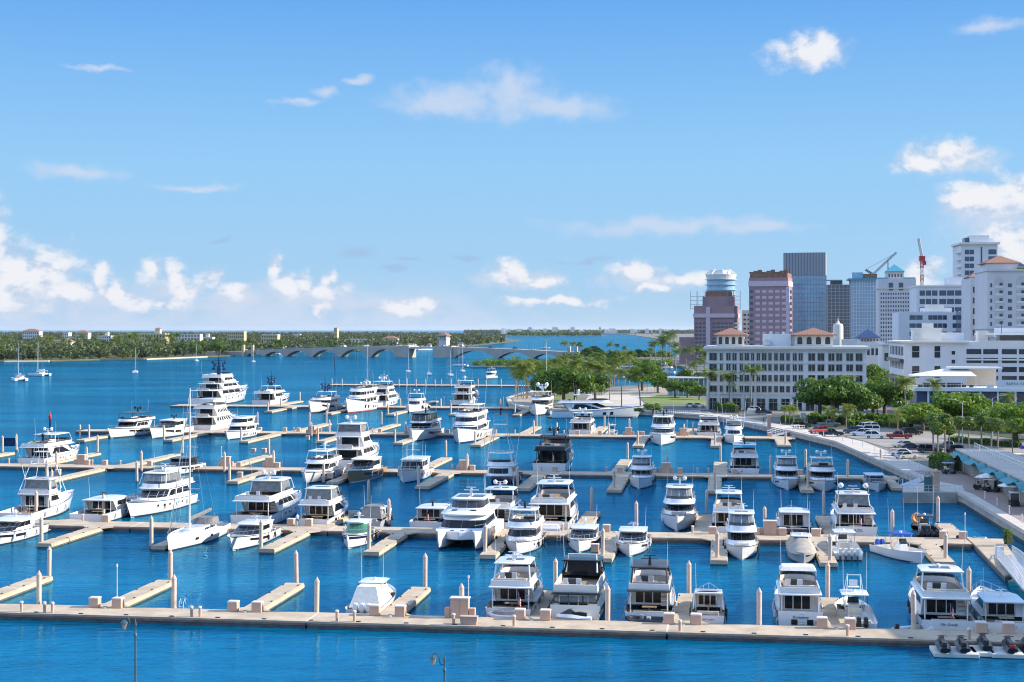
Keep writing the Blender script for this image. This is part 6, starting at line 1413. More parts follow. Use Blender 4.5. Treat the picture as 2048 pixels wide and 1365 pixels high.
part(t, 'penthouse', M_bw2, (sof(1537)+2.5, 12, H+.2, 9, 8, 4.0)); part(t, 'penthouse', M_bw2, (sof(1580)+3, 12, H+.2, 8, 7, 3.6)); part(t, 'roof_vent', M_alu, (sof(1541), 8.5, H+4.2, .8, .8, .9)); part(t, 'roof_vent', M_alu, (sof(1566), 9.5, H+3.8, .8, .8, 1.2))
part(t, 'air_unit', M_frame, (sof(1527)+1, 7.4, H+.5, 2.2, .8, 1.5))
# ---- white parking garage with hotel corner
t, W, H = bldg('parking_garage', 'long white parking garage with dark slot openings behind the restaurant', 1808, 2120, 480, 684, 42)
part(t, 'walls', M_bw2, (W/2, 21, -.3, W, 42, H+.3))
part(t, 'cornice', M_bw, (10, 20.5, H-.25, 21.5, 43.6, .5)); part(t, 'parapet', M_bw, (W/2+12, .3, H-1.9, W-24, .8, 2.3)); part(t, 'parapet_band', M_bw, (W/2+10, -.12, H-6.1, W-20, .3, .5))
for xa, xb in ((2.6, 4.9), (9.8, 11.6)):
    for z in (16.2, 9.6, 3.0):
        o = part(t, 'tall_window', M_win, ((xa+xb)/2, -.03, z, xb-xa, .12, 3.8)); part(o, 'spandrel', M_frame, ((xa+xb)/2, -.09, z+1.9, xb-xa, .05, .12))
for z in (17.2, 14.3, 11.4): part(t, 'small_window', M_win, (15.8, -.03, z, 1.1, .12, 1.2))
zz = [18.3, 15.4, 12.45, 9.5, 6.5]
for z in zz:
    for xa, xb in ((20, 24.7), (25.3, 30), (31.2, 35.9), (36.6, 41.5), (42.4, 47.2), (48, 53)): part(t, 'parking_opening', M_win, ((xa+xb)/2, -.03, z-.9, xb-xa, .12, 1.65))
for k, z in enumerate((15.5, 9.5, 4.4)):
    part(t, 'balcony', M_dark, (-.7, 20, z-.9, 1.3, 39, 1.0))
for r, z in enumerate((16.8, 12.2, 7.0, 2.2)):
    for c in range(9): part(t, 'tall_window', M_win, (-.03, 3+c*4.3, z, .12, 2.2, 3.0))
part(t, 'roof_block', M_bw, (9, 14, H, 9, 8, 4.2)); part(t, 'roof_block_cap', M_bw, (9, 14, H+4.2, 9.6, 8.6, .4)); part(t, 'roof_block', M_bw2, (16, 15, H, 10, 8, 3.0)); part(t, 'roof_block', M_bw, (9.5, 14, H+4.6, 3.4, 3.4, 1.6)); part(t, 'stair_head', M_bc, (26.5, 9, H, 3.2, 5, 3.5)); part(t, 'air_unit', M_frame, (5.2, 8, H, 2.4, 2, 2.6)); part(t, 'air_unit', M_frame, (29.4, 8, H, 2, 2, 1.6)); part(t, 'roof_canopy', M_bw, (40, 16, H+2.2, 26, 22, .5)); part(t, 'ramp_wall', M_bw2, (42, 24, H, 16, 10, 4.6))
mb = MB(); mb.cyl(32.2, 6, H, H+6.5, .12, .09, 6); mb.box(32.2, 6, H+6.5, 1.0, .4, .2); mb.build('roof_light', M_dark, t)
# ---- waterfront restaurant with terrace
t, W, H = bldg('restaurant', 'two storey waterfront restaurant with white terrace canopy and BARRA sign', 1832, 2130, 442, 776, 18)
part(t, 'ground_floor', M_dblue, (W/2, 9, -.3, W-.5, 17, 7.0)); part(t, 'terrace_slab', M_bw2, (W/2, 8.6, 6.75, W+1.2, 19.4, 1.05))
for i in range(8): part(t, 'column', M_bw2, (3.6+i*5.1, -.25, -.2, .55, .5, 6.9))
for i in range(13): part(t, 'glazing_panel', M_winb, (9.2+i*2.7, .42, 1.6, 2.5, .1, 4.6))
part(t, 'lower_canopy', M_teal, (W/2+1, -3.2, 1.9, W-1, 5.4, .25)); part(t, 'planter_wall', M_bw, (W/2, -6.2, -.2, W, .4, 1.1))
mb = MB(); mb.loft([[(-.5, 1, 11.0), (18.2, 1, 11.0), (18.2, 14, 11.0), (-.5, 14, 11.0)], [(-.4, .9, 11.35), (18.1, .9, 11.35), (18.1, 14.1, 11.35), (-.4, 14.1, 11.35)], [(10, 6, 13.3), (16.3, 6, 13.3), (16.3, 12, 13.3), (10, 12, 13.3)]]); mb.build('terrace_canopy', M_canvasw, t)
part(t, 'flat_canopy', M_bw, (18.5, 9, 13.35, 15.5, 9, .55)); part(t, 'back_wall', M_bc, (21.5, 13.6, 7.8, 9, .5, 5.5))
for x in (0, 4.5, 9, 13.5, 17.8): part(t, 'canopy_post', M_bw, (x, .9, 7.8, .22, .22, 3.25))
mb = MB(); mb.tube([(-.3, -.6, 8.9), (21.5, -.6, 8.9)], .05, 4)
for i in range(28): mb.tube([(-.3+i*.8, -.6, 7.8), (-.3+i*.8, -.6, 8.9)], .025, 3)
mb.build('terrace_railing', M_alu, t)
part(t, 'bar_counter', M_dark, (9, 8, 7.8, 12, 1.0, 1.2)); part(t, 'planter_box', M_bw, (21.8, -.1, 7.8, 2.0, .8, 1.1))
for i in range(9): part(t, 'terrace_table', M_dark, (1.5+i*1.9, 2.6+(i % 2)*2, 7.8, 1.2, 1.2, .8))
o = part(t, 'sign_panel', M_bw2, (33.2, -.55, 7.85, 19, .12, 2.4)); text_part('BARRA CAFE', 1.15, M_dblue, o, (26.4, -.63, 8.7), (90, 0, 0), 'sign_lettering', align='LEFT')
mb = MB(); mb.loft([[(2.2, -1.6, -.1), (3.8, -1.6, -.1), (3.8, -1.6, .25), (2.2, -1.6, .25)], [(10.4, -1.6, 6.3), (12, -1.6, 6.3), (12, -1.6, 6.6), (10.4, -1.6, 6.6)]]); mb.build('outside_stair', M_bw2, t)
# ---- skyline towers
t, W, H = bldg('pink_tower', 'short pink granite tower with works on its roof', 1388, 1468, 1100, 612, 28, 17, wallm=M_pink)
grid(t, W, .5, W*.30, 3, H-12, 3, 10, .7, .55, M_winb); grid(t, W, W*.45, W-1, 3, H-12, 5, 10, .86, .55, M_winb); grid(t, W, 1, 27, 3, H-12, 3, 10, .8, .5, M_winb, 'r', 28)
part(t, 'fin', M_pinkl, (W*.36, -.5, 0, 3.2, 1.2, H-1)); part(t, 'band', M_pinkl, (W/2, 13.5, H-9, W+1, 29.5, 3.0)); part(t, 'setback', M_pink, (W/2+2, 14, H, W-8, 22, 7)); part(t, 'roof_works', M_steelr, (W/2+2, 12, H+7, W-12, 16, 4)); part(t, 'low_wing', M_pink, (-6, 14, -.3, 12, 20, 20))
mb = MB()
for x in (-.5, 5, W-3, W+2):
    for z in range(0, 12, 3): mb.box(x, 2, H-2+z, 5, .3, .3)
    mb.box(x-2.4, 2, H-3, .3, .3, 14); mb.box(x+2.4, 2, H-3, .3, .3, 14)
mb.build('scaffold', M_mull, t)
t, W, H = bldg('pink_tower', 'tall pink granite tower with pale pink window bands', 1498, 1576, 1080, 556, 30, 17, wallm=M_pink)
nrow = 12
grid(t, W, W*.14, W*.98, 3, H-8, 5, nrow, .66, .45, M_pinkl); grid(t, W, .4, W*.11, 3, H-8, 1, nrow, .8, .5, M_winb); grid(t, W, 1, 29, 3, H-8, 1, nrow, .8, .55, M_winb, 'r', 30)
part(t, 'band', M_pinkl, (W/2, 14.8, H-6.5, W+.8, 31, 4.0)); part(t, 'roof_parapet', M_steelr, (W/2, 15, H, W-1, 28, 3.4)); part(t, 'corner_bay', M_pinkl, (W-.2, .4, 0, 2.6, 2.6, H-7))
mb = MB()
for i in range(9): mb.box(W*(i+.5)/9, 1.0, H+3.4, 3.2, .4, .9+.8*(i % 3))
mb.build('roof_works', M_steelr, t)
mb = MB(); x, y = G(1442, 700, 0).x, 0
d0 = 1300; t = thing('round_glass_tower', 'round glass tower with white crown behind the short pink tower', 'building', ((1442-1024)/F*d0, d0, 1.6)); Hc = HC-(560-HOR)*d0/F-1.6; rr = 31/F*d0
mb.cyl(0, 0, -.3, Hc, rr*.92, rr*.92, 32); mb.build('glass_drum', M_curt, t, smooth=True)
for i in range(14): z = Hc-i*4.6; mb = MB(); mb.cyl(0, 0, z-.2, z+.2, rr*1.04, rr*1.04, 32); mb.build('balcony_slab', mat('pale teal slab', (.40, .52, .55), .4), t)
mb = MB(); mb.cyl(0, 0, Hc+.36, Hc+4.5, rr*.9, rr, 32); mb.build('crown', M_bw, t); mb = MB(); mb.cyl(0, 0, Hc+4.5, Hc+8.5, rr*.66, rr*.6, 32); mb.build('roof_drum', M_bw, t)
for i in range(8):
    a = i*math.pi/4; mb = MB(); mb.tube([(rr*math.cos(a), rr*math.sin(a), Hc+4.5), (rr*.6*math.cos(a), rr*.6*math.sin(a), Hc+9)], .5, 5); mb.build('crown_strut', M_bw, t)
def glass_tower(label, pxl, pxr, d, ytop, D, rot, nc, nr, m, cap=0, capm=None, side='r', slabm=None, flank=0, name='glass_tower'):
    t, W, H = bldg(name, label, pxl, pxr, d, ytop, D, rot); part(t, 'curtain_wall', m, (W/2, D/2, -.3, W, D, H+.3))
    mb = MB()
    for i in range(nc+1): mb.box(W*i/nc, -.1, 0, .28, .5, H)
    for i in range(0, nr+1): mb.box(W/2, -.06, H*i/nr-.15, W, .34, .28)
    for i in range(5): mb.box(W+.1 if side == 'r' else -.1, D*i/4, 0, .5, .28, H)
    for i in range(0, nr+1): mb.box(W+.05 if side == 'r' else -.05, D/2, H*i/nr-.15, .3, D, .28)
    mb.build('mullion_grid', slabm or M_mull, t)
    if cap:
        o = part(t, 'crown_screen', capm, (W/2, D/2, H-cap, W+.9, D+.9, cap+.3))
    return t, W, H
glass_tower('tall glass slab tower with dark louvred top', 1568, 1650, 1200, 507, 30, 14, 14, 24, M_curt, 18, stripes_mat('louvres', (.10, .12, .14), (.28, .30, .33), 0, 2.4, .7, .4))
t, W, H = glass_tower('unfinished grey concrete tower between the glass towers', 1655, 1702, 1150, 570, 24, 10, 6, 22, mat('raw grey concrete', (.14, .15, .165), .7), slabm=M_frame, name='concrete_tower'); part(t, 'core', M_dark, (W*.4, 10, H, W*.5, 10, 3.4)); part(t, 'roof_frame', M_mull, (W*.3, 8, H+3.4, W*.7, 8, .7))
t, W, H = glass_tower('pale glass condominium tower with teal roof edge', 1702, 1758, 1060, 560, 24, 10, 10, 24, M_curt, slabm=M_bw2); part(t, 'roof_edge', M_teal, (W/2, 11, H, W+4, 26, 1.0)); part(t, 'penthouse', M_steelr, (W*.7, 10, H+1, W*.5, 12, 3.4)); part(t, 'penthouse', M_curt, (W*.25, 12, H+1, W*.4, 12, 4.6))
M_bg = mat('grey cream stone', (.60, .58, .58), .85, var=.05, vscale=.1)
t, W, H = bldg('cream_tower', 'grey cream tower with teal pyramid roof and many small windows', 1757, 1832, 1000, 558, 26, 10, wallm=M_bg)
grid(t, W, 1, W-1, 3, H-9, 14, 17, .5, .5, M_winb); part(t, 'cornice', M_bc, (W/2, 13, H-7, W+1, 27, .8)); o = part(t, 'crown_block', M_bc, (W*.46, 11, H, W*.46, 14, 5.0)); hip(o, 'pyramid_roof', M_teal, W*.46, 11, H+5.2, W*.50, 16, 5.2)
for i in range(5): part(o, 'crown_window', M_winb, (W*.30+i*2.0, 3.96, H+1.2, 1.0, .12, 2.2))
part(t, 'side_roof', M_teal, (W*.12, 12, H, W*.24, 20, .9)); part(t, 'side_roof', M_teal, (W*.84, 12, H, W*.3, 20, .9)); part(t, 'tall_bay', M_winb, (W*.33, -.1, H-8, 2.8, .4, 5.2)); part(t, 'tall_bay', M_winb, (W*.60, -.1, H-8, 2.8, .4, 5.2)); mb = MB(); mb.cyl(W*.28, 8, H+5, H+13, .4, .3, 6); mb.build('roof_mast', M_dark, t)
t, W, H = bldg('white_office', 'wide white office block with dark ribbon windows below the crane', 1833, 1940, 820, 573, 30, 8, wallm=M_bw2)
grid(t, W, W*.05, W*.40, H-30, H-1.5, 3, 6, .86, .62, M_winb); grid(t, W, W*.42, W*1.0, H-30, H-1.5, 4, 6, .9, .62, M_winb); part(t, 'parapet', M_bw, (W/2, 14.9, H-.3, W+.8, 31, .8)); part(t, 'penthouse', M_bw2, (W*.82, 14, H+.5, W*.4, 14, 4.6))
t, W, H = bldg('white_hotel', 'lower white hotel block with dark window strips in front', 1797, 1932, 700, 625, 26, 8, wallm=M_bw2)
grid(t, W, W*.16, W*.36, 2, H-.6, 2, 8, .92, .55, M_winb); grid(t, W, W*.44, W*.72, 2, H-.6, 4, 8, .92, .55, M_winb); grid(t, W, W*.80, W*.92, 2, H-.6, 1, 8, .95, .55, M_winb); part(t, 'penthouse', M_bw, (W*.60, 10, H, W*.42, 12, 2.2)); part(t, 'penthouse', M_bw, (W*.58, 10, H+2.2, W*.24, 9, 1.5))
mb = MB()
for i in range(16): mb.box(W*(i+.5)/16, .3, H, .8, .5, .5)
mb.build('parapet_blocks', M_bw, t)
t, W, H = bldg('white_tower', 'tallest white apartment tower with curved balconies at the right', 1922, 1995, 900, 488, 26, 6, wallm=M_bw2)
grid(t, W, W*.10, W*.36, 20, H-3, 2, 13, .94, .66, M_winb); grid(t, W, W*.74, W*.98, 20, H-3, 1, 13, .9, .72, M_winb)
for i in range(16): part(t, 'balcony', M_bw, (-.8, 4, H-6-i*4.4, 2.6, 8, 1.0), bevel=.3)
part(t, 'roof_slab', M_bw, (W/2, 12, H-.4, W+2.4, 27, 1.2)); part(t, 'roof_block', M_bw2, (W*.55, 9, H+.8, W*.52, 10, 4.6)); part(t, 'roof_block', M_winb, (W*.24, 11, H+.8, W*.14, 8, 3.4)); part(t, 'stair_slot', M_dark, (W*.56, -.04, 4, .9, .1, H-6))
t, W, H = bldg('cream_condominium', 'cream condominium block with arched loggias and orange tiled roof', 1975, 2120, 600, 540, 30, 8, wallm=M_bg)
for r in range(6):
    z = H-7.5-r*3.2
    for x0_, w_ in ((W*.10, 3.6), (W*.40, 3.6)): o = part(t, 'loggia', M_bc if False else M_frame, (x0_+w_/2, -.05, z, w_, .16, 2.5)); part(o, 'balustrade', M_bw, (x0_+w_/2, -.22, z, w_, .12, .9)); part(o, 'loggia_door', M_winb, (x0_+w_*.7, -.14, z+.05, w_*.36, .06, 2.1))
    part(t, 'window', M_winb, (W*.31, -.04, z+.3, 1.5, .14, 1.5)); part(t, 'window', M_winb, (W*.03+.6, -.04, z+.3, .7, .14, 1.6)); part(t, 'window', M_winb, (W*.60, -.04, z+.3, 1.5, .14, 1.5))
for x0_ in (W*.10, W*.40): mb = MB(); arch_pane(mb, x0_+1.8, H-5.1, 3.6, 2.4, -.07); mb.build('loggia_arch', M_frame, t)
for r in range(4):
    for x in (W*.02+1, W*.13, W*.19, W*.32): part(t, 'window', M_winb, (x, -.04, 3+r*3.4, 1.2, .14, 1.8))
part(t, 'terrace_band', M_bg, (W/2, 14.7, H-24.6, W+.6, 30.8, .7)); part(t, 'cornice', M_bg, (W/2, 14.7, H-.5, W+.8, 31, .7)); o = part(t, 'top_block', M_bg, (7, 13, H+.2, 13, 14, 2.6)); hip(o, 'tiled_roof', M_tile, 7, 13, H+3.1, 15, 16, 3.4); part(t, 'roof_garden', L_hedge, (20, 6, H+.2, 14, 2, 1.0)); hip(t, 'blue_roof', M_dblue, 15, 13, H+2.0, 5, 6, 1.8)
t, W, H = bldg('cream_condominium', 'narrow cream condominium with small orange roof beside the white hotel', 1941, 1974, 640, 556, 24, 8, wallm=M_bg)
grid(t, W, .5, W*.4, 3, H-3, 1, 9, .6, .55, M_winb); grid(t, W, W*.5, W-.3, 3, H-3, 2, 9, .6, .5, M_winb); hip(t, 'tiled_roof', M_tile, W*.55, 10, H+.4, W+1.5, 14, 2.6); part(t, 'planter', L_hedge, (W*.8, 1, H-1.6, W*.3, 1, 1.0))
t, W, H = bldg('blue_glass_block', 'low blue glass annex between hotel and cream condominium', 1926, 1972, 660, 624, 20, 8, wallm=M_winb); grid(t, W, 0, W, 2, H-.5, 8, 8, .8, .7, M_curt); 
t, W, H = bldg('pavilion', 'low white pavilion with dark blue pyramid roof', 1712, 1770, 760, 685, 18, 8, wallm=M_bw); hip(t, 'pyramid_roof', M_dblue, W*.46, 8, H+2.4, W*.80, 15, 4.6); part(t, 'upper_storey', M_bw, (W*.46, 8, H, W*.66, 12, 2.3)); grid(t, W, W*.16, W*.78, H+.1, H+2.1, 6, 1, .5, .5, M_win, proud=-3.96+.06 if False else .06); grid(t, W, 1, W-1, .5, H-.5, 6, 2, .6, .4, M_win)
t, W, H = bldg('low_block', 'low white flat roofed block left of the parking garage', 1765, 1812, 640, 690, 18, 8, wallm=M_bw); part(t, 'roof_edge', M_bw2, (W/2, 8.8, H-.2, W+.8, 19, .6)); grid(t, W, .5, W-.5, .5, H-1, 4, 2, .7, .4, M_win)
d0 = 640; t = thing('domed_tower', 'beige round domed tower with white spire behind the arcade offices', 'tower', ((1676-1024)/F*d0, d0, 1.6)); z1 = HC-(648-HOR)*d0/F-1.6; mb = MB(); mb.lathe(0, 0, [(2.3, -.3), (2.3, z1-1.2), (2.0, z1-.2), (1.2, z1+.1)], 16); mb.build('shaft', M_bc, t, smooth=True); mb = MB(); mb.lathe(0, 0, [(.7, z1+.1), (.6, z1+1.0), (.22, z1+1.2), (.03, z1+3.2)], 8); mb.build('spire', M_bw, t); part(t, 'base', M_bw, (1.5, 2, -.3, 12, 8, z1-6.5))
t, W, H = bldg('grey_block', 'plain grey brown block between the two pink towers', 1484, 1503, 1150, 621, 20, 12, wallm=M_bc); grid(t, W, .5, W-.5, 3, H-2, 2, 10, .6, .4, M_win)
t, W, H = bldg('low_block', 'small beige rooftop block behind the red pavilion roof', 1590, 1655, 560, 668, 14, 20, wallm=M_bc); part(t, 'roof_edge', M_bw, (W/2, 6.6, H-.2, W+.6, 14.6, .5)); grid(t, W, .5, W-.5, 1, H-1, 5, 3, .6, .5, M_win)
t, W, H = bldg('park_arcade', 'glazed white pergola arcade behind the park lawn', 1336, 1418, 560, 755, 8, 8); part(t, 'roof', M_bw2, (W/2, 4, H-.4, W+.6, 8.6, .4)); part(t, 'glazed_wall', M_curt, (W/2, 6.5, 0, W, .4, H-.4))
for i in range(9): part(t, 'column', M_bw, (W*i/8, .3, 0, .35, .35, H-.4))
# park tents
for i, (px, py, s_, l) in enumerate(((1328, 786, 1.0, 'white peaked tent on the park lawn'), (1303, 785, .5, 'small teal umbrella tent beside the peaked tent'))):
    p = G(px, py, 1.6); t = thing('tent', l, 'tent', (p.x, p.y, 1.6)); mb = MB(); w_ = 3.4*s_; posts(mb, (-w_, w_), (-w_, w_), 0, 2.6, .06); mb.build('poles', M_alu, t); mb = MB(); mb.prism([(-w_-.2, -w_-.2), (w_+.2, -w_-.2), (w_+.2, w_+.2), (-w_-.2, w_+.2)], 2.5, 4.4, [(-.1, -.1), (.1, -.1), (.1, .1), (-.1, .1)]); mb.build('canopy', M_canvasw if i == 0 else M_teal, t)
p = G(1374, 795, 1.6); t = thing('umbrella', 'broad white umbrella canopy on the park lawn', 'umbrella', (p.x, p.y, 1.6)); mb = MB(); mb.cyl(0, 0, 0, 2.8, .07, n=6); mb.build('pole', M_alu, t); mb = MB(); mb.lathe(0, 0, [(2.6, 2.4), (2.5, 2.5), (.1, 3.3)], 8); mb.build('canopy', M_canvasw, t)
# cranes
def lattice(mb, a, b, w, n, r):
    a, b = Vector(a), Vector(b); d = (b-a).normalized(); up = Vector((0, 1, 0)) if abs(d.y) < .9 else Vector((1, 0, 0)); s1 = d.cross(up).normalized()*w; s2 = d.cross(s1).normalized()*w
    cs = (s1+s2, s1-s2, -s1-s2, -s1+s2)
    for c in cs: mb.tube([a+c, b+c], r, 4)
    for i in range(n):
        p, q = a.lerp(b, i/n), a.lerp(b, (i+1)/n)
        for k in range(4): mb.tube([p+cs[k], q+cs[(k+1) % 4]], r*.7, 3)
def at(px, py, d): return Vector(((px-1024)/F*d, d, HC-(py-HOR)*d/F))
t = thing('tower_crane', 'red and white lattice tower crane with raised jib at the right skyline', 'crane', (0, 0, 0)); mb = MB(); b_ = at(1844, 640, 950); b_.z = 1.6; lattice(mb, b_, at(1844, 523, 950), .8, 26, .22); mb.build('mast', stripes_mat('crane bands', (.5, .10, .08), (.62, .60, .58), 2, 9, .5), t); mb = MB(); c_ = at(1844, 523, 950); mb.box(c_.x, c_.y, c_.z, 3.4, 3, 3.4); mb.box(c_.x+1.5, c_.y, c_.z-2.4, 2, 2, 2.4); mb.build('cab', M_red, t); mb = MB(); lattice(mb, c_+Vector((0, 0, 3)), at(1837, 477, 950), .6, 12, .2); mb.build('jib', M_frame, t)
t = thing('tower_crane', 'grey luffing crane with long diagonal boom above the teal roofed condominium', 'crane', (0, 0, 0)); mb = MB(); p0 = at(1746, 549, 1065); lattice(mb, p0, at(1793, 505, 1065), .55, 16, .2); mb.build('boom', M_mull, t); mb = MB(); lattice(mb, p0, at(1731, 540, 1065), .5, 5, .22); mb.tube([at(1731, 540, 1065), at(1791, 507, 1065)], .12, 3); mb.build('backstay', M_dark, t); mb = MB(); b_ = p0.copy(); mb.box(p0.x, p0.y, p0.z-6, 3, 3, 6.5); mb.build('cab', M_bw2, t)
# towers beyond the right edge of the view: they throw the long shade over the middle docks
M_conca = mat('tan stucco', (.50, .44, .37), .85)
for nm, lb, (x, y, w_, d_, h_) in (('apartment_tower', 'tall tan apartment tower standing off beyond the right picture edge', (128, 205, 24, 56, 78)), ('apartment_tower', 'lower tan apartment wing behind the tall tan tower at right', (128, 262, 24, 20, 62)), ('promenade_house', 'tan promenade building just beyond the lower right picture edge', (74, 122, 20, 16, 18.5))):
    t = thing(nm, lb, 'building', (x, y, 1.6)); part(t, 'walls', M_conca, (w_/2, d_/2, -.3, w_, d_, h_)); t['_w'] = 60; grid(t, w_, 1, d_-1, 3, h_-3, 8, int(h_/3.4), .6, .5, M_winb, 'l', d_); part(t, 'parapet', M_bw, (w_/2, d_/2, h_-.3, w_+.6, d_+.6, .8))
sheet('ground', [(40, -20), (140, -20), (140, 62), (58, 62), (52, 104), (40, 104), (-160, 104), (-160, -20)], 1.56, M_pave)
# ---- bridge
A_, B_ = Vector((-275, 1483, 0)), Vector((62, 1342, 0)); e = (B_-A_).normalized(); nrm = Vector((-e.y, e.x, 0)); LB = (B_-A_).length; rz = math.atan2(e.y, e.x)
t = thing('arched_bridge', 'long pale concrete arched drawbridge with a red roofed tower', 'bridge', A_, rz)
def bz(x): f = x/LB; return 3.6+6.4*math.sin(math.pi*min(1, max(0, f*.86+.07)))
M_br = mat('bridge concrete', (.43, .385, .32), .85, var=.1, vscale=.1)
piers = [2, 24, 50, 80, 112, 146, 178]; right = [236, 282, 318, 346]
def span(x0, x1):
    mb = MB(); n = 14; ring0 = []; top = []
    zt0 = bz
    pts = [(x0, -1.0)]+[(x0+2+(x1-x0-4)*i/n, .3+(bz((x0+x1)/2)-2.2)*math.sin(math.pi*i/n)**.75) for i in range(n+1)]+[(x1, -1.0)]
    up = [(x1, bz(x1)+.9)]+[(x1+(x0-x1)*i/6, bz(x1+(x0-x1)*i/6)+.9) for i in range(1, 7)]
    # build as strips so every face stays planar and convex
    for yy_ in (0, 13):
        for i in range(len(pts)-1):
            a, b = pts[i], pts[i+1]; 
            if b[0]-a[0] < 1e-6: continue
            q = [(a[0], yy_, a[1]), (b[0], yy_, b[1]), (b[0], yy_, bz(b[0])+.9), (a[0], yy_, bz(a[0])+.9)]; mb.add(q if yy_ == 0 else q[::-1], [(0, 1, 2, 3)])
    for i in range(len(pts)-1): a, b = pts[i], pts[i+1]; mb.add([(a[0], 0, a[1]), (a[0], 13, a[1]), (b[0], 13, b[1]), (b[0], 0, b[1])], [(0, 1, 2, 3)])
    n = 8
    for i in range(n): a, b = x0+(x1-x0)*i/n, x0+(x1-x0)*(i+1)/n; mb.add([(a, 0, bz(a)+.9), (b, 0, bz(b)+.9), (b, 13, bz(b)+.9), (a, 13, bz(a)+.9)], [(0, 1, 2, 3)])
    mb.build('arch_span', M_br, t)
for a, b in list(zip(piers, piers[1:]))+list(zip(right, right[1:])): span(a, b)
for x0, x1, h in ((178, 190, 1.6), (216, 236, 1.6)): part(t, 'bascule_pier', M_br, ((x0+x1)/2, 6.5, -1, x1-x0, 16, bz((x0+x1)/2)+1+h))
part(t, 'bascule_leaf', M_frame, (203, 6.5, bz(203)-1.3, 26, 12, 1.8)); part(t, 'abutment', M_br, (355, 6.5, -1, 18, 14, bz(350)+2)); part(t, 'abutment', M_br, (-14, 6.5, -1, 32, 14, 5.6)); part(t, 'approach_wall', M_br, (-60, 8, -1, 62, 12, 5.2))
xt = 226; o = part(t, 'bridge_tower', M_bc, (xt, 3, bz(xt)+2.5, 8, 8, 9)); part(o, 'balcony', M_bc, (xt, 3, bz(xt)+8.2, 9.4, 9.4, .6)); hip(o, 'tiled_roof', M_tile, xt, 3, bz(xt)+11.8, 11, 11, 3.4)
for i in range(3): g = MB(); arch_pane(g, xt-2.4+2.4*i, bz(xt)+8.9, 1.3, 2.2, -1.06); g.build('tower_window', M_win, o)
for i in range(3): part(o, 'tower_window', M_win, (xt+4.03, .6+2.4*i, bz(xt)+8.9, .12, 1.3, 2.2))
for x in (1, 12, 356, 363): part(t, 'pylon', M_by if x < 100 else M_br, (x, -1.0, 0, 2.6, 2.6, 11.5))
for i in range(22):
    x = 15+i*15; mb = MB(); mb.cyl(x, 1, bz(x)+.9, bz(x)+8.5, .16, .1, 5); mb.box(x, 1.7, bz(x)+8.4, .3, 1.6, .2); mb.build('bridge_lamp', M_dark, t)
mb = MB(); mb.tube([(x, .3, bz(x)+1.9) for x in np.linspace(0, 175, 20)], .14, 4); mb.build('parapet_rail', M_br, t); mb = MB(); mb.tube([(x, .3, bz(x)+1.9) for x in np.linspace(238, 350, 14)], .14, 4); mb.build('parapet_rail', M_br, t)
# ---- island houses and far shore blocks
isl = [(18, 45, 714, 704, 'w', 'white two storey boathouse villa at the left island waterline', 0), (48, 85, 713, 702, 'w', 'long grey roofed villa behind the catamaran masts', 2), (106, 122, 712, 706, 'w', 'small white beach pavilion on the island', 0), (45, 78, 690, 663, 'w', 'white villa with red roof at the far left skyline', 1), (125, 137, 690, 666, 'w', 'small white flat roofed house among island palms', 0), (152, 176, 690, 666, 'w', 'low white house with pink roof on the island skyline', 1),
    (195, 222, 695, 664, 'w', 'white church like villa with square tower on the island', 3), (268, 310, 700, 668, 'y', 'wide pale yellow villa wing among island palms', 0), (288, 330, 706, 660, 'y', 'tall yellow stucco hotel on the island shore', 3), (350, 400, 694, 669, 'w', 'long white flat roofed block behind the island trees', 0), (396, 425, 690, 667, 'w', 'white house cluster with yellow turret on the island', 3), (455, 488, 692, 664, 'y', 'yellow and white flat blocks above the island trees', 0),
    (522, 555, 698, 670, 'y', 'cream stepped apartment house behind the bridge', 0), (548, 567, 702, 693, 'w', 'white cottage with red roof close behind the bridge', 1), (592, 608, 701, 692, 'w', 'pink roofed cottage behind the bridge arches', 1), (668, 674, 690, 657, 'y', 'slim pink tower house rising above the island skyline', 1), (690, 745, 696, 679, 'w', 'large white waterfront mansion behind the superyachts', 0), (765, 795, 694, 678, 'w', 'red roofed mansion behind the bridge pier', 1), (110, 140, 706, 684, 'w', 'pale villa half hidden by palms in the left woods', 1), (585, 600, 680, 669, 'w', 'tiny white house left in the far island woods', 0), (835, 850, 684, 675, 'w', 'tiny white house right in the far island woods', 1), (650, 665, 682, 673, 'w', 'tiny white house centred in the far island woods', 0)]
for i, (a, b, yb, yt, c, lb, st_) in enumerate(isl):
    d = F*(HC-1)/(yb-HOR); t, W, H = bldg('villa', lb, a, b, d, yt if st_ != 3 else yt+8, 14, 6, 'house', None, 1.0, M_by if c == 'y' else M_bw)
    H = max(H, 4); nc = max(2, min(8, int(W/3.2))); nr = max(1, min(4, int(H/3.4))); grid(t, W, .5, W-.5, .3, H-.3, nc, nr, .45, .5, M_win)
    if st_ == 1: hip(t, 'tiled_roof', M_tile, W/2, 7, H+.3, W+1.4, 15.5, min(4, W*.2), .3)
    elif st_ == 2: hip(t, 'grey_roof', mat('grey slate', (.16, .13, .11), .8), W/2, 7, H+.3, W+1.4, 15.5, 3.4, .5)
    else: part(t, 'roof_edge', M_bw, (W/2, 7, H-.1, W+.5, 14.5, .5))
    if st_ == 3: o = part(t, 'roof_tower', M_by if c == 'y' else M_bw, (W*.6, 6, H+.4, W*.22, 6, 5)); hip(o, 'tower_roof', M_tile, W*.6, 6, H+5.7, W*.26, 7, 1.6)
rd2 = random.Random(9)
proto = None
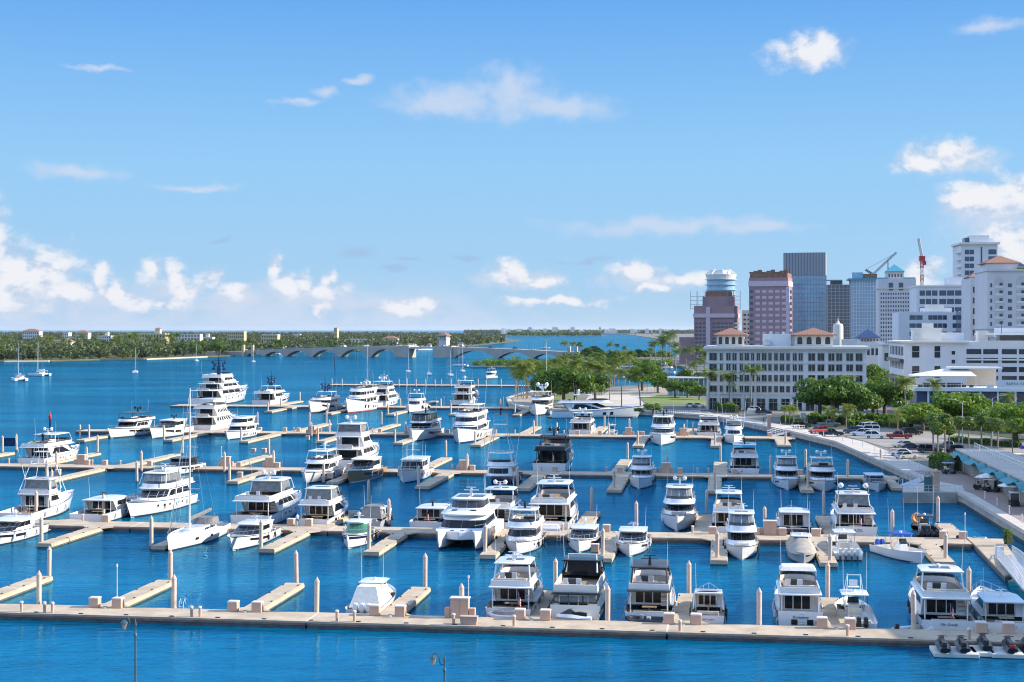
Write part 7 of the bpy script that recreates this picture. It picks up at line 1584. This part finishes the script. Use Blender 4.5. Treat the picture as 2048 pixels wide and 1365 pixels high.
for i in range(40):
    px = rd2.uniform(1000, 1380) if i > 3 else (1060, 1110, 1145, 1200)[i]; d = rd2.uniform(9300, 9900); w_ = rd2.uniform(14, 40); h_ = rd2.uniform(14, 34) if i > 3 else 42
    mb = MB(); mb.box(0, 0, 0, w_, 20, h_); mb.box(0, 0, h_, w_*.5, 12, 4); o = mb.build('shore_block', M_bw); o.location = ((px-1024)/F*d, d, 1); tag(o, 'tiny white building block on the far hazy shore', 'building', 'tiny buildings on the far shore')
t = thing('causeway_bridge', 'low far causeway bridge with two white draw towers on the horizon', 'bridge', (0, 0, 0)); y0 = 8000
part(t, 'deck', M_br, ((1250-1024)/F*y0, y0, 5, 420, 14, 2.5))
for i in range(14): part(t, 'pier', M_br, ((1180+i*10.5-1024)/F*y0, y0, -1, 3, 10, 6))
for px in (1271, 1303): part(t, 'draw_tower', M_bw, ((px-1024)/F*y0, y0-14, 0, 7, 8, 24), ((px-1024)/F*y0+4, y0-14, 0, 14, 8, 11))

# ---- sea air: one even body of haze round everything
def haze():
    m = bpy.data.materials.new('sea haze'); m.use_nodes = True; t = NT(m.node_tree); t.n.clear(); o = t.new('ShaderNodeOutputMaterial'); v = t.new('ShaderNodeVolumePrincipled')
    v.inputs['Color'].default_value = (.80, .88, .97, 1); v.inputs['Density'].default_value = HAZE; v.inputs['Anisotropy'].default_value = 0.2; t.l.new(v.outputs[0], o.inputs['Volume'])
    mb = MB(); mb.box(0, 35000, -8, 80100, 70700, 150); tag(mb.build('haze', m), kind='stuff')
HAZE = 1.5e-5
haze()
# ================================================================== CARS, CARTS, STREET THINGS, PEOPLE
def paint(nm, c, r=.2): return mat('car paint '+nm, c, r, var=.04, coat=.5)
CP = {'black': paint('black', (.012, .012, .014)), 'white': paint('white', (.75, .75, .74)), 'red': paint('red', (.38, .02, .02)), 'maroon': paint('maroon', (.26, .015, .02)), 'silver': paint('silver', (.38, .39, .40), .25), 'grey': paint('grey', (.13, .135, .145)), 'blue': paint('blue', (.04, .07, .14)), 'navy': paint('navy', (.015, .02, .05)), 'teal': paint('teal', (.03, .09, .10))}
M_tyre = mat('tyre', (.02, .02, .02), .8); M_rim = mat('wheel rim', (.35, .35, .36), .3, metal=.7); M_hl = mat('headlight', (.6, .6, .58), .1); M_tl = mat('taillight', (.35, .02, .02), .2)
def car(kind, color, p, rz, label, cat='car'):
    t = thing('parked_car', label, cat, p, rz, 'cars in the waterfront car park')
    L, W_, hb, ht = {'suv': (4.9, 1.95, 1.05, 1.78), 'sedan': (4.7, 1.84, .92, 1.45), 'pickup': (5.8, 2.0, 1.12, 1.88), 'van': (5.2, 2.0, 1.15, 1.95)}[kind]; m = CP[color]; mb = MB()   # +x forward
    prof = {'suv': [(-L/2, .42, hb*.95), (-L/2+.15, .3, hb), (L/2-1.2, .3, hb), (L/2-.25, .3, hb*.86), (L/2, .4, hb*.66)], 'van': [(-L/2, .42, hb), (-L/2+.1, .3, hb), (L/2-1.0, .3, hb), (L/2-.2, .3, hb*.85), (L/2, .4, hb*.66)],
            'sedan': [(-L/2, .42, hb*.86), (-L/2+.2, .28, hb*.98), (L/2-1.3, .28, hb), (L/2-.3, .28, hb*.82), (L/2, .38, hb*.62)], 'pickup': [(-L/2, .5, hb), (-L/2+.1, .4, hb), (L/2-1.4, .4, hb*1.02), (L/2-.2, .4, hb*.94), (L/2, .5, hb*.72)]}[kind]
    mb.loft([[(x, -W_/2, z0), (x, W_/2, z0), (x, W_/2, z1-.18), (x, W_/2*.94, z1), (x, -W_/2*.94, z1), (x, -W_/2, z1-.18)] for x, z0, z1 in prof]); b = mb.build('body', m, t, smooth=True)
    c0, c1, r0, r1 = {'suv': (-L/2+.12, L/2-1.35, -L/2+.45, L/2-2.2), 'van': (-L/2+.08, L/2-.95, -L/2+.3, L/2-1.8), 'sedan': (-L/2+.5, L/2-1.35, -L/2+1.25, L/2-2.25), 'pickup': (-.9, L/2-1.5, -.65, L/2-2.3)}[kind]
    mb = MB(); mb.loft([[(c0, -W_*.46, hb-.02), (c1, -W_*.46, hb-.02), (c1, W_*.46, hb-.02), (c0, W_*.46, hb-.02)], [(r0, -W_*.38, ht-.05), (r1, -W_*.38, ht-.05), (r1, W_*.38, ht-.05), (r0, W_*.38, ht-.05)]]); mb.build('windows', M_glass, t)
    mb = MB(); mb.loft([[(r0-.05, -W_*.39, ht-.07), (r1+.05, -W_*.39, ht-.07), (r1+.05, W_*.39, ht-.07), (r0-.05, W_*.39, ht-.07)], [(r0+.1, -W_*.35, ht), (r1-.1, -W_*.35, ht), (r1-.1, W_*.35, ht), (r0+.1, W_*.35, ht)]])
    for f in ((0, 1) if kind == 'sedan' else (0, .45, 1)):
        for sy in (-1, 1): mb.tube([(c0+(c1-c0)*f, sy*W_*.463, hb-.02), (r0+(r1-r0)*f, sy*W_*.385, ht-.05)], .05, 4)
    mb.build('roof', m, t)
    if kind == 'pickup': part(t, 'cargo_bed', M_dark, (-L/2+1.1, 0, hb, 1.9, W_*.8, .03))
    for sx in (-1, 1):
        for sy in (-1, 1):
            mb = MB(); x = sx*L*.305; r = .40 if kind == 'pickup' else .35
            mb.loft([[(x+r*math.cos(a), sy*W_/2*q, r+r*math.sin(a)) for a in np.linspace(0, 2*math.pi, 13)[:-1]] for q in (.80, 1.01)]); o = mb.build('wheel', M_tyre, t); mb = MB(); mb.loft([[(x+r*.6*math.cos(a), sy*W_/2*q, r+r*.6*math.sin(a)) for a in np.linspace(0, 2*math.pi, 9)[:-1]] for q in (.95, 1.02)]); mb.build('rim', M_rim, o)
    for sy in (-1, 1): part(t, 'headlight', M_hl, (L/2-.1, sy*W_*.36, hb*.58, .22, .38, .16)); part(t, 'taillight', M_tl, (-L/2+.02, sy*W_*.42, hb*.66, .12, .22, .28))
    return t
cars = [('suv', 'black', 1602, 857, 'black SUV in the upper left corner of the car park', 5), ('pickup', 'grey', 1658, 854, 'dark grey pickup under the short yellow palms', 0), ('suv', 'red', 1637, 867, 'bright red car beside the dark pickup near seawall', -150), ('pickup', 'black', 1662, 873, 'black pickup next to the bright red car', -6),
    ('suv', 'blue', 1707, 867, 'slate blue SUV in the middle car park row', 150), ('suv', 'white', 1722, 872, 'white SUV between slate blue SUV and white wagon', 155), ('van', 'white', 1738, 866, 'white van parked in front of the square shrub', 170), ('suv', 'white', 1750, 877, 'white SUV nearest the seawall with its whole side showing', -12), ('pickup', 'maroon', 1798, 878, 'maroon red pickup in the middle of the car park', 172), ('suv', 'black', 1824, 870, 'black SUV behind the maroon pickup', 10),
    ('sedan', 'silver', 1806, 895, 'silver sedan beside a dark sedan', -165), ('sedan', 'navy', 1825, 900, 'dark navy sedan next to the silver sedan', -8), ('suv', 'black', 1859, 906, 'large black SUV left of the sabal palms', -10), ('pickup', 'grey', 1898, 900, 'dark grey truck half hidden by sabal palms', 170), ('suv', 'black', 1915, 907, 'black car right of the sabal palm trunks', 15), ('sedan', 'white', 1801, 912, 'white sedan nearest the promenade wall', 165), ('sedan', 'silver', 1812, 918, 'silver grey sedan next to the white sedan at the wall', 25),
    ('suv', 'white', 1513, 824, 'white SUV parked before the arcade offices', 0), ('suv', 'navy', 1527, 829, 'dark blue SUV parked before the arcade offices', -8), ('sedan', 'white', 1382, 815, 'white car left of the royal palms on the street', 0), ('sedan', 'white', 1397, 815, 'white car right behind another on the park street', 0), ('sedan', 'black', 1640, 848, 'dark sedan in the shade of the big trees', 10), ('van', 'white', 1728, 860, 'white van with dark windscreen by the long hedge', 100), ('van', 'white', 1741, 859, 'second white van with dark windscreen by the hedge', 100),
    ('sedan', 'white', 1756, 836, 'white car glimpsed under the dark trees', 0), ('sedan', 'silver', 1450, 822, 'silver car beside the dark hedge of the arcade offices', 0)]
for kd, c, px, py, lb, a in cars: p = G(px, py, 1.61); car(kd, c, (p.x, p.y, 1.62), R(a), lb)
for i, x in enumerate((-50, 30, 110, 250, 275, 300, 318)):
    p = A_+e*(x+50 if x < 0 else x)+nrm*4; o = car(['sedan', 'suv', 'van'][i % 3], ['white', 'black', 'silver', 'red', 'black', 'grey', 'white'][i], (p.x, p.y, bz(x if x > 0 else 0)+.92), rz, '%s car from the left crossing the arched bridge' % nth(i+1)); o['group'] = 'cars crossing the arched bridge'
# golf carts
def golf_cart(label, p, rz, m):
    t = thing('golf_cart', label, 'golf cart', p, rz, 'golf carts on the promenade'); mb = MB(); mb.loft([[(x, -.6, .25), (x, .6, .25), (x, .6, z), (x, -.6, z)] for x, z in ((-1.2, .8), (-.4, .8), (-.3, .4), (.5, .4), (.6, .8), (1.15, .6))]); mb.build('body', m, t); part(t, 'seat', M_seat, (-.45, 0, .8, .5, 1.1, .15), (-.7, 0, .95, .12, 1.1, .4), bevel=.03)
    mb = MB(); posts(mb, (-.9, .65), (-.55, .55), .7, 1.9, .025); mb.build('roof_post', M_dark, t); part(t, 'roof', M_white, (-.12, 0, 1.88, 1.9, 1.25, .08), bevel=.03); part(t, 'windscreen', M_glass2, (.66, 0, .8, .03, 1.1, 1.05))
    for sx in (-.8, .8):
        for sy in (-.5, .5): mb = MB(); mb.loft([[(sx+.24*math.cos(a), sy*q, .24+.24*math.sin(a)) for a in np.linspace(0, 2*math.pi, 11)[:-1]] for q in (.85, 1.2)]); mb.build('wheel', M_tyre, t)
for px, py, lb, a in ((1964, 980, 'dark golf cart under the large cream umbrella', -40), (1983, 984, 'second dark golf cart beside the low dark hedge', -40), (2028, 1012, 'golf cart with white roof at the right promenade edge', -100), (1898, 948, 'dark green golf cart beside the bright hedge', 10)):
    p = G(px, py, 1.61); golf_cart(lb, (p.x, p.y, 1.615), R(a), M_black if 'green' not in lb else M_dark)
def parasol(label, px, py, r, h, m):
    p = G(px, py, 1.6); t = thing('parasol', label, 'parasol', (p.x, p.y, 1.6)); mb = MB(); mb.cyl(0, 0, 0, h, .04, n=6); mb.build('pole', M_alu, t); mb = MB(); mb.lathe(0, 0, [(r, h-.55), (r*.98, h-.48), (.05, h+.1)], 8); mb.build('canopy', m, t)
    mb = MB(); mb.cyl(0, 0, .7, .76, .5, n=10); mb.build('table_top', M_alu, t)
parasol('large cream parasol over the golf carts', 1972, 982, 1.7, 2.7, M_canvasw); parasol('large pale parasol further right on the promenade', 2020, 1000, 1.9, 2.6, M_canvasw); parasol('dark green parasol beside the bright hedge', 1900, 945, 1.4, 2.4, mat('dark green canvas', (.02, .05, .04), .8)); parasol('tall closed blue parasol on the pool terrace', 2044, 935, .5, 4.0, M_blue)
# teal awning cabanas
a0, a1 = G(1913, 936, 1.6), G(2090, 1030, 1.6); d_ = a1-a0; n_ = 9; rzc = math.atan2(d_.y, d_.x)
t = thing('cabana_building', 'low promenade cabana building with a row of teal awnings', 'building', a0, rzc); Lc = d_.length
part(t, 'walls', M_box, (Lc/2, 4, -.2, Lc, 8, 3.5)); part(t, 'roof_deck', M_walk, (Lc/2, 4, 3.3, Lc+.4, 8.4, .25))
for i in range(n_):
    x = Lc*(i+.5)/n_; w_ = Lc/n_*.82; part(t, 'slatted_front', stripes_mat('cabana slats', (.035, .05, .05), (.38, .34, .27), 0, .45, .62), (x, -.06, .1, w_, .14, 2.5)); mb = MB()
    if i % 2: pr = [(-w_/2+w_*k/8, 2.55+.75*math.sin(math.pi*k/8)) for k in range(9)]; mb.loft([[(x+u, y, z) for u, z in pr]+[(x+u, y, z-.06) for u, z in reversed(pr)] for y in (.4, -1.7)])
    else: mb.loft([[(x-w_/2, .3, 3.2), (x+w_/2, .3, 3.2), (x+w_/2, .3, 3.12), (x-w_/2, .3, 3.12)], [(x-w_/2, -1.8, 2.5), (x+w_/2, -1.8, 2.5), (x+w_/2, -1.8, 2.42), (x-w_/2, -1.8, 2.42)]])
    mb.build('awning', mat('teal awning', (.06, .25, .285), .6, var=.1), t)
    part(t, 'post', M_bc, (x-w_/2-.25, -.1, 0, .2, .25, 3.2))
mb = MB(); 
for i in range(int(Lc/1.5)+1): mb.tube([(min(i*1.5, Lc), 3.2, 3.55), (min(i*1.5, Lc), 3.2, 4.6)], .05, 4)
mb.tube([(0, 3.2, 4.6), (Lc, 3.2, 4.6)], .07, 4); mb.tube([(0, 3.2, 4.05), (Lc, 3.2, 4.05)], .04, 4); mb.build('roof_railing', M_bw, t)
sheet('pool_terrace', [(tuple((a0+(d_.normalized()*x)+Vector((-d_.y, d_.x, 0)).normalized()*y)[:2])) for x, y in ((-2, 8.6), (Lc+4, 8.6), (Lc+4, 30), (-2, 30))], 1.62, mat('dark green turf', (.03, .06, .045), .9, var=.3, vscale=.5))
for i, (px, py) in enumerate(((1993, 915), (2022, 928), (2040, 945), (2035, 920))): p = G(px, py, 1.62); mb = MB(); mb.box(0, 0, 0, 2.6, 1.8, 1.1); mb.box(0, 0, 1.1, 2.3, 1.5, .1); o = mb.build('white_planter', M_bw, bevel=.04); o.location = (p.x, p.y, 1.62); tag(o, '%s white block planter from the left on the pool terrace' % nth(i+1), 'planter', 'white planters on the pool terrace')
mb = MB(); part_ = None
# seawall bollard lights, sea rail posts, lamps, signs
bl = thing('seawall_post', None, 'post', (0, -350, 0)); mb = MB(); mb.cyl(0, 0, 0, 1.0, .09, .07, 6); mb.build('post', M_alu, bl); mb = MB(); mb.cyl(0, 0, 1.0, 1.15, .12, .1, 6); mb.build('cap', M_boxtop, bl)
pts = [(1962, 998), (1986, 1012), (2010, 1028), (2035, 1046), (1500, 842), (1528, 848), (1556, 855), (1585, 862), (1642, 873), (1661, 878), (1680, 883), (1700, 889), (1720, 895), (1744, 903), (1766, 911), (1790, 921), (1810, 930), (1832, 938)]
for k, (px, py) in enumerate(sorted(pts)):
    p = G(px, py, 1.8); lb = '%s slim post from the left along the seawall edge' % nth(k+1)
    if k == 0: bl.location = (p.x+.6, p.y, 1.8); tag(bl, lb, 'post', 'slim posts along the seawall')
    else: dup(bl, (p.x+.6, p.y, 1.8), 0, lb, None, 'slim posts along the seawall')
def cobra(label, px, py, h, side):
    p = G(px, py, 1.6); t = thing('street_lamp', label, 'street lamp', (p.x, p.y, 1.6), 0, 'cobra head street lamps'); mb = MB(); mb.cyl(0, 0, 0, h, .13, .08, 8); mb.build('pole', M_frame, t); mb = MB(); mb.tube([(0, 0, h-.1), (side*1.2, 0, h+.5), (side*2.6, 0, h+.7)], .05, 5); mb.build('arm', M_frame, t); part(t, 'lamp_head', M_frame, (side*2.9, 0, h+.62, .8, .3, .16), bevel=.04)
cobra('cobra head street lamp rising above the sabal palms', 1925, 892, 9.5, -1); cobra('cobra head street lamp beside the right flat topped tree', 1985, 872, 9.0, 1); cobra('cobra head street lamp before the arcade offices', 1594, 832, 8.0, 1); cobra('tall lamp pole standing at the park waterfront', 1093, 806, 22, 1)
# traffic signal gantry
p = G(1583, 831, 1.6); t = thing('signal_gantry', 'traffic signal mast arm with green street sign at the corner', 'traffic signal', (p.x, p.y, 1.6), R(-8)); mb = MB(); mb.cyl(0, 0, 0, 6, .15, .12, 8); mb.box(2.8, 0, 5.6, 5.8, .15, .15); mb.build('mast', M_frame, t)
part(t, 'street_sign', mat('sign green', (.02, .20, .10), .5), (.9, -.12, 4.8, 1.4, .05, .6))
for x in (2.4, 4.4): part(t, 'signal_head', M_dark, (x, -.1, 4.6, .35, .3, 1.0))
for i, (px, py, lb) in enumerate(((1500, 829, 'white planter box at the foot of the third royal palm'), (1606, 838, 'white sign block on the corner lawn'))): p = G(px, py, 1.6); mb = MB(); mb.box(0, 0, 0, 1.6, .8, 1.5); mb.box(0, 0, 1.5, 1.3, .6, .2); o = mb.build('sign_block', M_bw, bevel=.04); o.location = (p.x, p.y, 1.6); tag(o, lb, 'sign')
# small pavilion gate at the fourth dock
p = G(1538, 858, 1.8); t = thing('dock_gate', 'salmon gate pillar with pale railings at the fourth dock gangway', 'gate', (p.x, p.y, 1.8)); part(t, 'pillar', M_box, (0, 0, 0, .8, .8, 3.4)); part(t, 'pillar_cap', M_boxtop, (0, 0, 3.4, 1.1, 1.1, .25)); part(t, 'railing', M_alu, (-2.2, 0, 0, .08, .08, 1.1), (-4.0, 0, 0, .08, .08, 1.1), (-2.2, 0, 1.1, 4.2, .06, .06), (-2.2, 0, .6, 4.2, .05, .05))
# park railing and quay fence behind the long yacht
t = thing('quay_railing', 'long white quay railing behind the bow of the seawall yacht', 'railing'); a, b = G(1280, 826, 1.8), G(1400, 830, 1.8); mb = MB(); n = 30
for i in range(n+1): q = a.lerp(b, i/n); mb.tube([(q.x, q.y, 1.8), (q.x, q.y, 3.0)], .05, 4)
mb.tube([(a.x, a.y, 3.0), (b.x, b.y, 3.0)], .06, 4); mb.tube([(a.x, a.y, 2.4), (b.x, b.y, 2.4)], .04, 4); mb.build('rail', M_alu, t)
# people (few pixels high each)
def person(label, px, py, z, m, pose=0):
    p = G(px, py, z); t = thing('person', label, 'person', (p.x, p.y, z), random.uniform(0, 6), 'people'); me = bpy.data.meshes.new('body'); s_ = .18+.1*pose
    V = [(0, 0, .95), (0, 0, 1.25), (0, 0, 1.45), (0, 0, 1.55), (0, 0, 1.66), (.10, 0, .9), (.11, s_, .48), (.11, s_*.3, .05), (.11, s_*.3+.14, .03), (-.10, 0, .9), (-.11, -s_*.6, .48), (-.11, -s_*1.3, .06), (-.11, -s_*1.3+.14, .04), (.2, 0, 1.42), (.26, .05, 1.13), (.25, .16, .90), (-.2, 0, 1.42), (-.26, -.02, 1.13), (-.25, .08, .90)]
    E = [(0, 1), (1, 2), (2, 3), (3, 4), (0, 5), (5, 6), (6, 7), (7, 8), (0, 9), (9, 10), (10, 11), (11, 12), (2, 13), (13, 14), (14, 15), (2, 16), (16, 17), (17, 18)]
    me.from_pydata(V, E, []); o = bpy.data.objects.new('body', me); COL.objects.link(o); o.parent = t; me.materials.append(m); sk = o.modifiers.new('skin', 'SKIN'); rad = [.15, .16, .15, .06, .11, .09, .07, .05, .045, .09, .07, .05, .045, .07, .05, .04, .07, .05, .04]
    for v, r in zip(me.skin_vertices[0].data, rad): v.radius = (r, r*.85)
    me.skin_vertices[0].data[0].use_root = True; ss = o.modifiers.new('sub', 'SUBSURF'); ss.levels = ss.render_levels = 1
    mb = MB(); mb.ball(0, -.02, 1.74, .105, .115, .09, 8, 5); mb.build('hair', M_dark, t, smooth=True); mb = MB(); mb.ball(0, .03, 1.68, .09, .09, .12, 8, 6); mb.build('face', mat('skin', (.45, .27, .19), .6), t, smooth=True)
    mb = MB(); mb.lathe(0, 0, [(.15, .62), (.18, .98)], 10); mb.build('shorts', M_dark, t)
if 'me' and True:
    def _sk(o): pass
person('person in pale blue shirt walking on the second dock near two boxes', 595, 1053, DZ, mat('pale blue cloth', (.35, .45, .6), .8)); person('person in dark clothes standing on the corner promenade', 1527, 848, 1.62, M_dark); person('person in a red shirt at the far side of the car park', 1779, 858, 1.62, M_red, 1)
